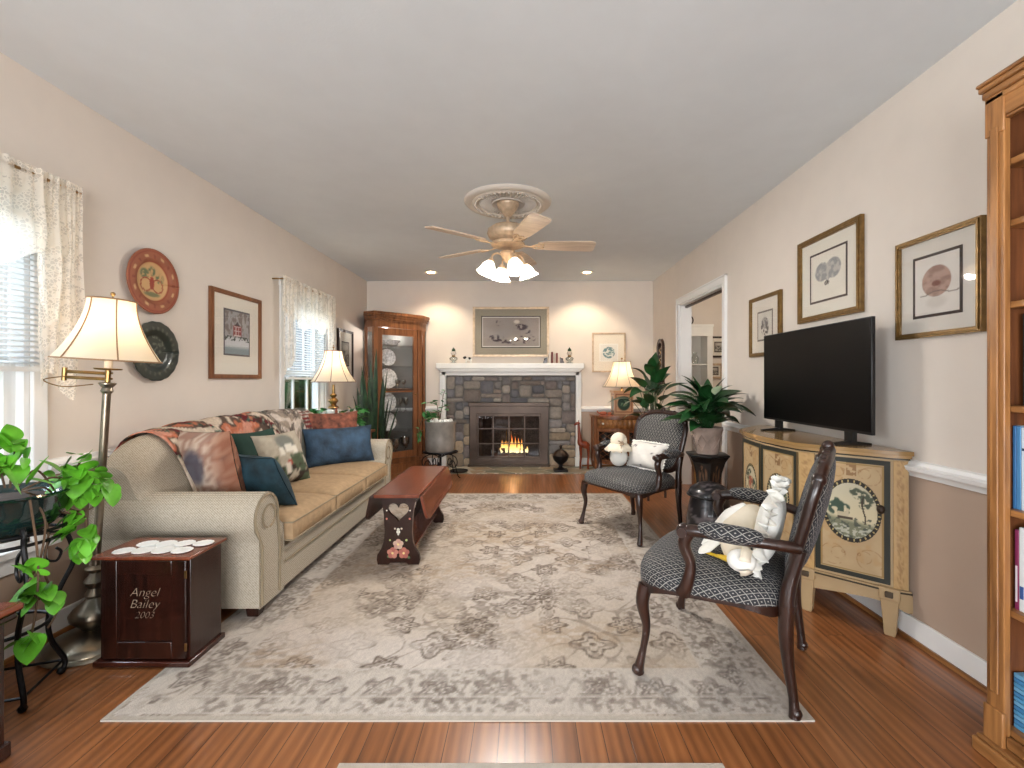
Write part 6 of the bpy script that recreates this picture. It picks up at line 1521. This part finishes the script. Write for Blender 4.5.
# black pedestal
t = thing('plant_pedestal', 'black lacquer pedestal with gilt roses holding the potted peace lily', 'pedestal', (1.355, 3.42, 0))
def lacq(u, v):
    c = mixc((14, 12, 12), (24, 18, 16), fbm(u * 8, v * 8, 2, 3)); k = blob(u, v, .5, .62, .30, .17, .1) * ss(.42, .55, fbm(u * 12, v * 20, 3, 5)); c = mixc(c, (130, 92, 66), k * .8)
    k = blob(u, v, .5, .2, .4, .14, .2) * ss(.5, .6, fbm(u * 10, v * 18, 3, 6)); return mixc(c, (74, 92, 84), k * .8)
def lacqg(u, v): return mixc(lacq(u, v), (186, 142, 74), blob(u, v, .5, .55, .34, .36, .1) * ss(.4, .5, fbm(u * 9, v * 16, 3, 8)))
m = M(); zs_ = [.045, .06, .12, .30, .45, .53, .57]; rs_ = [.115, .105, .085, .088, .105, .13, .155]
for k in range(6):
    a0, a1 = R(60 * k + 20), R(60 * k + 80)
    def fn(u, v):
        q = v * (len(zs_) - 1); i = min(len(zs_) - 2, int(q)); tt = q - i; r = rs_[i] + (rs_[i + 1] - rs_[i]) * tt; z = zs_[i] + (zs_[i + 1] - zs_[i]) * tt
        return (r * (math.cos(a0) + (math.cos(a1) - math.cos(a0)) * u), r * (math.sin(a0) + (math.sin(a1) - math.sin(a0)) * u), z)
    grid(m, fn, 24, 48, 0, lacqg if k == 2 else lacq)
obj('body', m, MT['vcl'], t, angle=25)
m = M(); lathe(m, [(.155, .568), (.162, .572), (.162, .582), (.155, .586)], 6, ph=R(20)); obj('top', m, MT['black'], t, bev=.002)
m = M(); lathe(m, [(.0, .0), (.14, 0), (.145, .012), (.13, .02), (.118, .048), (0, .048)], 6, ph=R(20)); obj('base', m, MT['black'], t, bev=.003)
t = thing('potted_peace_lily', 'dark leafy peace lily in a carved pale pot on the black pedestal', 'potted plant', (1.355, 3.42, .586))
potm = plain('mauve_terracotta', (164, 144, 132), .7, var=.22, bmp=.3, bs=30)
m = M(); lathe(m, [(0, 0), (.075, 0), (.08, .01), (.098, .13), (.106, .17), (.11, .175), (.11, .195), (.10, .195), (.096, .17), (0, .165)], 36, cap=False)
for k in range(8):
    a = 2 * PI * k / 8; 
    for s in (1, -1): tube(m, [(.092 * math.cos(a + s * .0), .092 * math.sin(a), .03), (.099 * math.cos(a + s * .36), .099 * math.sin(a + s * .36), .085), (.104 * math.cos(a), .104 * math.sin(a), .14)], .004, 5)
obj('pot', m, potm, t, angle=50); m = M(); lathe(m, [(0, .178), (.097, .175)], 24); obj('soil', m, MT['soil'], t)
peace_lily(t, .175, 80, .28, rnd, .05, .27)
# second lily behind the far chair on a small stand
t = thing('plant_stand', 'dark plant stand behind the far armchair, mostly hidden', 'plant stand', (1.22, 4.42, 0))
m = M(); lathe(m, [(0, .50), (.14, .50), (.145, .51), (.14, .52), (0, .52)], 28); obj('top', m, MT['walnut'], t)
for k in range(3): a = 2 * PI * k / 3; m = M(); tube(m, [(.10 * math.cos(a), .10 * math.sin(a), .5), (.13 * math.cos(a), .13 * math.sin(a), 0)], .012, 8); obj('leg', m, MT['walnut'], t)
t = thing('potted_peace_lily', 'broad-leaved peace lily rising behind the far armchair toward the lamp', 'potted plant', (1.22, 4.42, .52))
m = M(); lathe(m, [(0, 0), (.08, 0), (.10, .16), (.11, .18), (.10, .18), (.095, .15), (0, .15)], 28, cap=False); obj('pot', m, potm, t, angle=50); m = M(); lathe(m, [(0, .155), (.095, .15)], 20); obj('soil', m, MT['soil'], t)
peace_lily(t, .15, 34, .42, random.Random(5), .12, .52, False)
# round black lidded basket beside the cabinet
t = thing('patterned_basket', 'round black patterned basket with domed lid between pedestal and painted cabinet', 'basket', (1.235, 3.085, 0))
def bl(u, v):
    return mixc(mixc((16, 16, 20), (30, 28, 32), fbm(u * 20, v * 8, 2, 1)), (118, 110, 112), ss(.56, .64, fbm(u * 26, v * 12, 3, 17)) * .7)
m = M(); grid(m, lambda u, v: ((.10 + .045 * math.sin(PI * (.15 + .75 * v))) * math.cos(2 * PI * u), (.10 + .045 * math.sin(PI * (.15 + .75 * v))) * math.sin(2 * PI * u), .0 + .36 * v), 48, 30, 0, bl); lathe(m, [(0, .001), (.118, .002)], 30, col=(16, 16, 20)); obj('body', m, MT['vcl'], t, angle=80)
m = M(); grid(m, lambda u, v: (.135 * math.cos(PI / 2 * v) * math.cos(2 * PI * u), .135 * math.cos(PI / 2 * v) * math.sin(2 * PI * u), .362 + .085 * math.sin(PI / 2 * v)), 48, 16, 0, bl); tube(m, [(.137 * math.cos(2 * PI * k / 40), .137 * math.sin(2 * PI * k / 40), .362) for k in range(40)], .008, 6, True, col=(16, 16, 20)); obj('lid', m, MT['vcl'], t, angle=80)

# snake plant beyond the sofa
t = thing('snake_plant', 'tall dark snake plant beyond the far sofa arm before the china cabinet', 'potted plant', (-1.56, 4.80, 0))
m = M(); lathe(m, [(0, 0), (.12, 0), (.125, .02), (.14, .28), (.145, .30), (.145, .34), (.135, .34), (.13, .30), (0, .29)], 32, cap=False); obj('pot', m, MT['walnut'], t, angle=50); m = M(); lathe(m, [(0, .31), (.14, .305)], 20); obj('soil', m, MT['soil'], t)
m = M(); rnd = random.Random(9)
for k, (dx, dy, h, lean) in enumerate(((.0, 0, 1.18, .02), (.03, .03, .98, .22), (-.05, .0, 1.0, -.10), (-.09, .02, .92, -.2), (.06, -.03, .72, .35), (-.02, -.05, .86, -.02), (.08, 0, .62, .5), (-.07, -.04, .78, -.3), (.02, .06, .9, .12), (-.11, .05, .7, -.4), (.05, .05, .66, .2), (-.03, .03, 1.06, -.04))):
    leaf(m, (dx, dy, .30), (lean * .55, rnd.uniform(-.12, .12), 1), h * .98, .062, droop=-.05 if k % 2 else .04, roll=rnd.uniform(-.9, .9), nseg=10, fold=.45, shape='strap')
obj('foliage', m, MT['leafs'], t, angle=80)
# ivy around the far table lamp
for (x, y, lb, sd) in ((-1.99, 4.40, 'leafy green ivy pot left of the far table lamp', 3), (-1.65, 4.42, 'leafy green ivy pot right of the far table lamp', 4)):
    t = thing('potted_ivy', lb, 'potted plant', (x if x > -1.98 else -1.97, y, .626)); m = M(); lathe(m, [(0, 0), (.04, 0), (.052, .08), (.056, .085), (.048, .085), (0, .075)], 20, cap=False); obj('pot', m, MT['porc'], t, angle=50)
    m = M(); rnd = random.Random(sd)
    for k in range(70):
        a = rnd.uniform(0, 2 * PI); r = rnd.uniform(.02, .095 if x < -1.9 else .13); c, s = math.cos(a), math.sin(a)
        leaf(m, (max(-.085, r * c * .8), r * s, .10 + rnd.uniform(0, .15) - .3 * r), (max(-.2, c), s, rnd.uniform(-.5, .6)), rnd.uniform(.045, .07), rnd.uniform(.04, .06), .4, rnd.uniform(-.6, .6), 4, .2, 'heart')
    obj('foliage', m, MT['leafm'], t, angle=80)

# stoneware crock planter on an iron scroll stand
X_, Y_ = px(440.5, 5.35), 5.35
t = thing('iron_plant_stand', 'black scrolled iron stand holding the grey crock left of the fireplace', 'plant stand', (X_, Y_, 0))
m = M(); lathe(m, [(0, .285), (.20, .285), (.205, .295), (.20, .305), (0, .305)], 32, sy=.8); obj('tray', m, MT['iron'], t)
m = M(); lathe(m, [(0, .0), (.10, 0), (.105, .008), (.02, .016), (.014, .02), (.014, .28), (0, .28)], 20); obj('pole', m, MT['iron'], t)
for k in range(5):
    a = R(72 * k + 200); c, s = math.cos(a), math.sin(a); P = [(.02, .24), (.10, .27), (.19, .24), (.21, .17), (.17, .12), (.12, .14), (.13, .19), (.17, .19), (.20, .10), (.22, .03), (.25, .006)]
    m = M(); tube(m, smooth_pts([(r * c, r * s, z) for r, z in P], 4), .006, 6); obj('leg', m, MT['iron'], t)
t = thing('crock_planter', 'grey stoneware crock with a trailing plant left of the fireplace', 'potted plant', (X_, Y_, .305))
m = M(); lathe(m, [(0, 0), (.155, 0), (.165, .01), (.172, .12), (.172, .30), (.180, .315), (.182, .345), (.168, .35), (.160, .33), (0, .32)], 40, cap=False); obj('pot', m, MT['crock'], t, angle=50)
m = M(); lathe(m, [(0, .345), (.16, .34)], 24); [sphere(m, (rnd.uniform(-.13, .13), rnd.uniform(-.1, .1), .35), rnd.uniform(.015, .028), 7, 5) for _ in range(26)]; obj('moss', m, MT['porc'], t)
m = M(); s = M(); rnd = random.Random(14)
for P in ([(-.02, 0, .34), (-.03, -.02, .50), (-.06, -.02, .57), (-.15, -.02, .56)], [(-.02, 0, .34), (.02, 0, .52), (.03, 0, .64), (.05, 0, .70)], [(0, 0, .34), (.02, -.03, .50), (.09, -.03, .52), (.11, -.03, .46)], [(-.08, -.02, .34), (-.12, -.03, .42), (-.20, -.06, .36), (-.24, -.08, .22)]):
    Q = smooth_pts(P, 6); tube(s, Q, .004, 5)
    for q in Q[4::2]: leaf(m, q, (rnd.uniform(-1, 1), rnd.uniform(-1, .3), rnd.uniform(-.2, .8)), rnd.uniform(.05, .09), rnd.uniform(.025, .045), .5, rnd.uniform(-.6, .6), 5, .2, 'ovate')
for k in range(26): leaf(m, (-.09 + rnd.uniform(-.05, .05), -.05 + rnd.uniform(-.04, .04), .35 + rnd.uniform(0, .10)), (rnd.uniform(-1, 1), rnd.uniform(-1, .5), rnd.uniform(-.2, .8)), .06, .045, .5, rnd.uniform(-.6, .6), 4, .2, 'heart')
for k in range(16): leaf(m, (-.235 + rnd.uniform(-.03, .03), -.08 + rnd.uniform(-.03, .03), .27 - .008 * k), (rnd.uniform(-.6, .6), -.3, -1), .06, .018, .1, rnd.uniform(-.6, .6), 4, .2, 'lance')
obj('foliage', m, MT['leafm'], t, angle=80); obj('stems', s, MT['stem'], t)
# flat black disc tray on the hearth
m = M(); lathe(m, [(0, 0), (.10, 0), (.115, .012), (.112, .016), (.098, .006), (0, .005)], 28, cap=False); tag(obj('round_tray', m, MT['iron'], None, (px(457, 5.6) + .02, 5.62, .013)), 'round black tray lying on the left of the slate hearth', 'tray')

# pothos in a green bowl on an iron stand by the near window
PX, PY = -1.85, 1.63
t = thing('iron_plant_stand', 'black wrought iron stand under the green bowl by the near window', 'plant stand', (PX, PY, 0))
for r, z in ((.165, .565), (.12, .25)): m = M(); tube(m, [(r * math.cos(2 * PI * k / 36), r * math.sin(2 * PI * k / 36), z) for k in range(36)], .006, 7, True); obj('ring', m, MT['iron'], t)
m = M()
tube(m, [(.17 * math.cos(2 * PI * k / 36), .17 * math.sin(2 * PI * k / 36), .60) for k in range(36)], .006, 7, True)
for k in range(3): a = R(120 * k + 40); tube(m, [(0, 0, .565), (.165 * math.cos(a), .165 * math.sin(a), .565)], .005, 6)
obj('ring', m, MT['iron'], t)
for k in range(4):
    a = R(90 * k + 65); c, s = math.cos(a), math.sin(a); out = .155 if c > -.3 else .14
    P = [(.155, .62), (.168, .60), (.165, .56), (.185, .49), (.19, .42), (.155, .34), (.12, .25), (.125, .15), (.165, .05), (out, .008)]
    m = M(); tube(m, smooth_pts([(r * c, r * s, z) for r, z in P], 5), .0085, 8); sphere(m, (out * c, out * s, .012), .014, 8, 6)
    tube(m, smooth_pts([(.165 * c, .165 * s, .555), (.12 * c, .12 * s, .52), (.11 * c, .11 * s, .46), (.14 * c, .14 * s, .44), (.155 * c, .155 * s, .47), (.14 * c, .14 * s, .49)], 4), .005, 6); obj('leg', m, MT['iron'], t)
m = M()
for k in range(4):
    a0, a1 = R(90 * k + 65), R(90 * k + 155); tube(m, [(.16 * math.cos(a0), .16 * math.sin(a0), .05), (.16 * math.cos(a1), .16 * math.sin(a1), .05)], .005, 6)
obj('stretcher', m, MT['iron'], t)
t = thing('potted_pothos', 'bright green trailing pothos in a dark green glazed bowl by the window', 'potted plant', (PX, PY, .572))
m = M(); lathe(m, [(0, 0), (.09, 0), (.10, .006), (.145, .05), (.17, .10), (.178, .145), (.186, .155), (.178, .16), (.165, .14), (0, .125)], 44, cap=False); obj('pot', m, MT['green'], t, angle=50)
m = M(); lathe(m, [(0, .14), (.163, .135)], 24); obj('soil', m, MT['soil'], t)
m = M(); s = M(); rnd = random.Random(31)
def pl(p): return (p[0] - PX, p[1] - PY, p[2] - .572)
def at(x, y, Y): return pl((px(x, Y), Y, pz(y, Y)))
vines = [[at(20, 492, 1.62), at(45, 488, 1.66), at(62, 503, 1.72), at(82, 503, 1.74), at(104, 497, 1.76), at(106, 480, 1.76)],
         [at(15, 490, 1.6), at(36, 470, 1.64), at(56, 492, 1.70), at(72, 510, 1.72), at(92, 508, 1.74), at(100, 490, 1.74)],
         [at(25, 492, 1.6), at(48, 500, 1.68), at(60, 512, 1.70), at(84, 516, 1.72), at(86, 540, 1.72), at(84, 556, 1.71)],
         [at(10, 488, 1.56), at(12, 470, 1.58), at(14, 452, 1.6), at(6, 440, 1.58)],
         [at(22, 490, 1.6), at(50, 478, 1.66), at(70, 478, 1.72), at(80, 462, 1.74)],
         [at(30, 495, 1.58), at(45, 520, 1.6), at(40, 560, 1.56), at(28, 585, 1.54), at(40, 600, 1.55)],
         [at(34, 498, 1.6), at(48, 530, 1.64), at(44, 570, 1.60), at(58, 605, 1.62), at(48, 628, 1.60)],
         [at(30, 500, 1.56), at(38, 560, 1.54), at(36, 610, 1.52), at(30, 640, 1.52)],
         [at(5, 488, 1.55), at(0, 470, 1.55), at(-8, 455, 1.56)]]
for P in vines: tube(s, smooth_pts(P, 6), .0035, 5)
def LF(x, y, Y, dx, dz, L_, W_, dy=-.4, roll=0, dr=.4): leaf(m, at(x, y, Y), (dx, dy, dz), L_, W_, dr, roll, 7, .22, 'heart')
for a in [(70, 478, 1.73, .3, .8, .075, .065), (78, 462, 1.74, 1, .35, .085, .07), (60, 472, 1.72, -.3, .6, .075, .07), (80, 475, 1.74, .2, -.5, .10, .09), (66, 482, 1.72, -.6, -.5, .09, .085), (96, 485, 1.75, -.2, -.7, .085, .075), (110, 484, 1.76, .4, -.9, .085, .065), (104, 478, 1.76, .5, .5, .06, .045), (88, 470, 1.74, .6, .7, .07, .06), (76, 492, 1.73, -.1, -.8, .07, .065), (92, 492, 1.74, .5, -.5, .07, .06), (72, 466, 1.73, .7, -.3, .09, .08),
          (58, 512, 1.70, -.6, -.5, .075, .07), (70, 515, 1.71, -.6, -.6, .06, .055), (80, 520, 1.72, -.5, -.7, .085, .06), (86, 528, 1.72, .6, -.3, .065, .055), (76, 530, 1.71, -.8, -.4, .085, .07), (88, 540, 1.72, .3, -.7, .065, .055), (80, 540, 1.71, -.2, -.9, .07, .055), (84, 552, 1.71, .5, -.6, .05, .045), (92, 530, 1.72, .2, -.9, .05, .04),
          (12, 460, 1.58, -.4, -.6, .09, .085), (8, 446, 1.58, -.2, .8, .09, .08), (16, 448, 1.6, .5, .4, .055, .05), (20, 465, 1.6, .4, -.8, .07, .05), (4, 455, 1.56, -.8, -.2, .08, .07), (0, 450, 1.56, -.5, .6, .09, .08), (24, 440, 1.62, .1, -.9, .07, .045), (2, 470, 1.55, -.9, .1, .10, .08),
          (40, 580, 1.54, -.5, -.3, .075, .06), (44, 588, 1.55, .7, -.2, .075, .055), (30, 592, 1.54, -.8, -.4, .07, .055), (52, 592, 1.56, .8, -.3, .07, .06), (38, 570, 1.54, .1, .9, .06, .06), (28, 575, 1.53, -.4, .8, .06, .06), (36, 598, 1.53, -.2, -.5, .06, .05), (34, 636, 1.52, .2, -.6, .085, .085), (26, 640, 1.52, -.8, -.2, .06, .06)]:
    LF(*a, roll=rnd.uniform(-.5, .5))
    for q in range(2):
        b = list(a); b[0] += rnd.uniform(-8, 8); b[1] += rnd.uniform(-8, 8); b[3] += rnd.uniform(-.7, .7); b[4] += rnd.uniform(-.6, .6); b[5] *= rnd.uniform(.55, .85); b[6] *= rnd.uniform(.6, .9); LF(*b, roll=rnd.uniform(-.9, .9))
for (x0, y0, x1, y1, Y) in ((20, 478, 50, 480, 1.60), (0, 462, 44, 520, 1.54), (26, 485, 46, 455, 1.60)): leaf(m, at(x0, y0, Y), Vector(at(x1, y1, Y)) - Vector(at(x0, y0, Y)), .13, .022, .3, 0, 8, .2, 'lance')
obj('foliage', m, MT['leaf'], t, angle=80); obj('vines', s, MT['stem'], t)

# ============================================================ ROOM BEYOND THE DOORWAY
t = thing('white_shelf_unit', 'white built-in shelf unit seen through the doorway', 'shelf unit', (2.10, 5.93, 0))
x0, x1 = -.18, .225
m = M(); box(m, x0, x0 + .02, -.12, .11, 0, 1.72); box(m, x1 - .02, x1, -.12, .11, 0, 1.72); box(m, x0, x1, .10, .118, 0, 1.72); box(m, x0, x1, -.12, .11, 1.70, 1.72); obj('case', m, MT['white'], t)
m = M(); box(m, x0 - .04, x0 + .03, -.14, -.12, 0, 1.78); box(m, x1 - .03, x1 + .04, -.14, -.12, 0, 1.78); box(m, x0 - .042, x1 + .042, -.146, -.121, 1.68, 1.80); box(m, x0 - .05, x1 + .05, -.15, .11, 1.80, 1.83); obj('casing', m, MT['white'], t, bev=.004)
for z in (.45, .78, 1.06, 1.335): m = M(); box(m, x0 + .02, x1 - .02, -.11, .10, z - .018, z); obj('shelf', m, MT['white'], t)
m = M(); sphere(m, (0, 0, .03), .03, 12, 8, sc=(1, 1, 1)); box(m, -.045, .045, -.03, .03, 0, .05); tag(obj('black_radio', m, MT['black'], None, (2.16, 5.90, 1.06), bev=.004), 'small black radio on the white shelf beyond the doorway', 'radio')
m = M(); lathe(m, [(0, 0), (.03, 0), (.04, .03), (.045, .08), (.02, .12), (.03, .15)], 20, cap=False); tag(obj('glass_pitcher', m, MT['crystal'], None, (2.18, 5.90, 1.335), angle=50), 'glass pitcher on the upper white shelf beyond the doorway', 'pitcher')
m = M(); lathe(m, [(0, 0), (.05, 0), (.055, .02), (.04, .09), (.0, .10)], 20, cap=False); tag(obj('white_jar', m, MT['porc'], None, (2.08, 5.90, 1.335), angle=50), 'white jar on the upper white shelf beyond the doorway', 'jar')
m = M(); tube(m, smooth_pts([(.0, 0, .09), (-.03, 0, .05), (.015, 0, .0), (.02, 0, -.05), (-.02, 0, -.09), (-.03, 0, -.05)], 6), .012, 8, flat=.5); tag(obj('wall_scroll', m, MT['bronze'], None, (px(691.5, 6.03), 6.035, pz(318, 6.03))), 'small metal scroll ornament on the wall above the white shelves', 'wall decor')
# light in the next room
lm_ = thing('ceiling_light', 'round white ceiling light in the room beyond the doorway', 'ceiling light', (3.1, 4.6, ZC))
m = M(); lathe(m, [(.16, 0), (.165, -.02), (.12, -.06), (0, -.08)], 28); obj('glass_dome', m, MT['frost'], lm_)
l = bpy.data.lights.new('side_room_light', 'POINT'); l.energy = 38; l.color = (1, .86, .7); l.shadow_soft_size = .12; o = bpy.data.objects.new('side_room_light', l); COL.objects.link(o); o.parent = lm_; o.location = (0, 0, -.18)
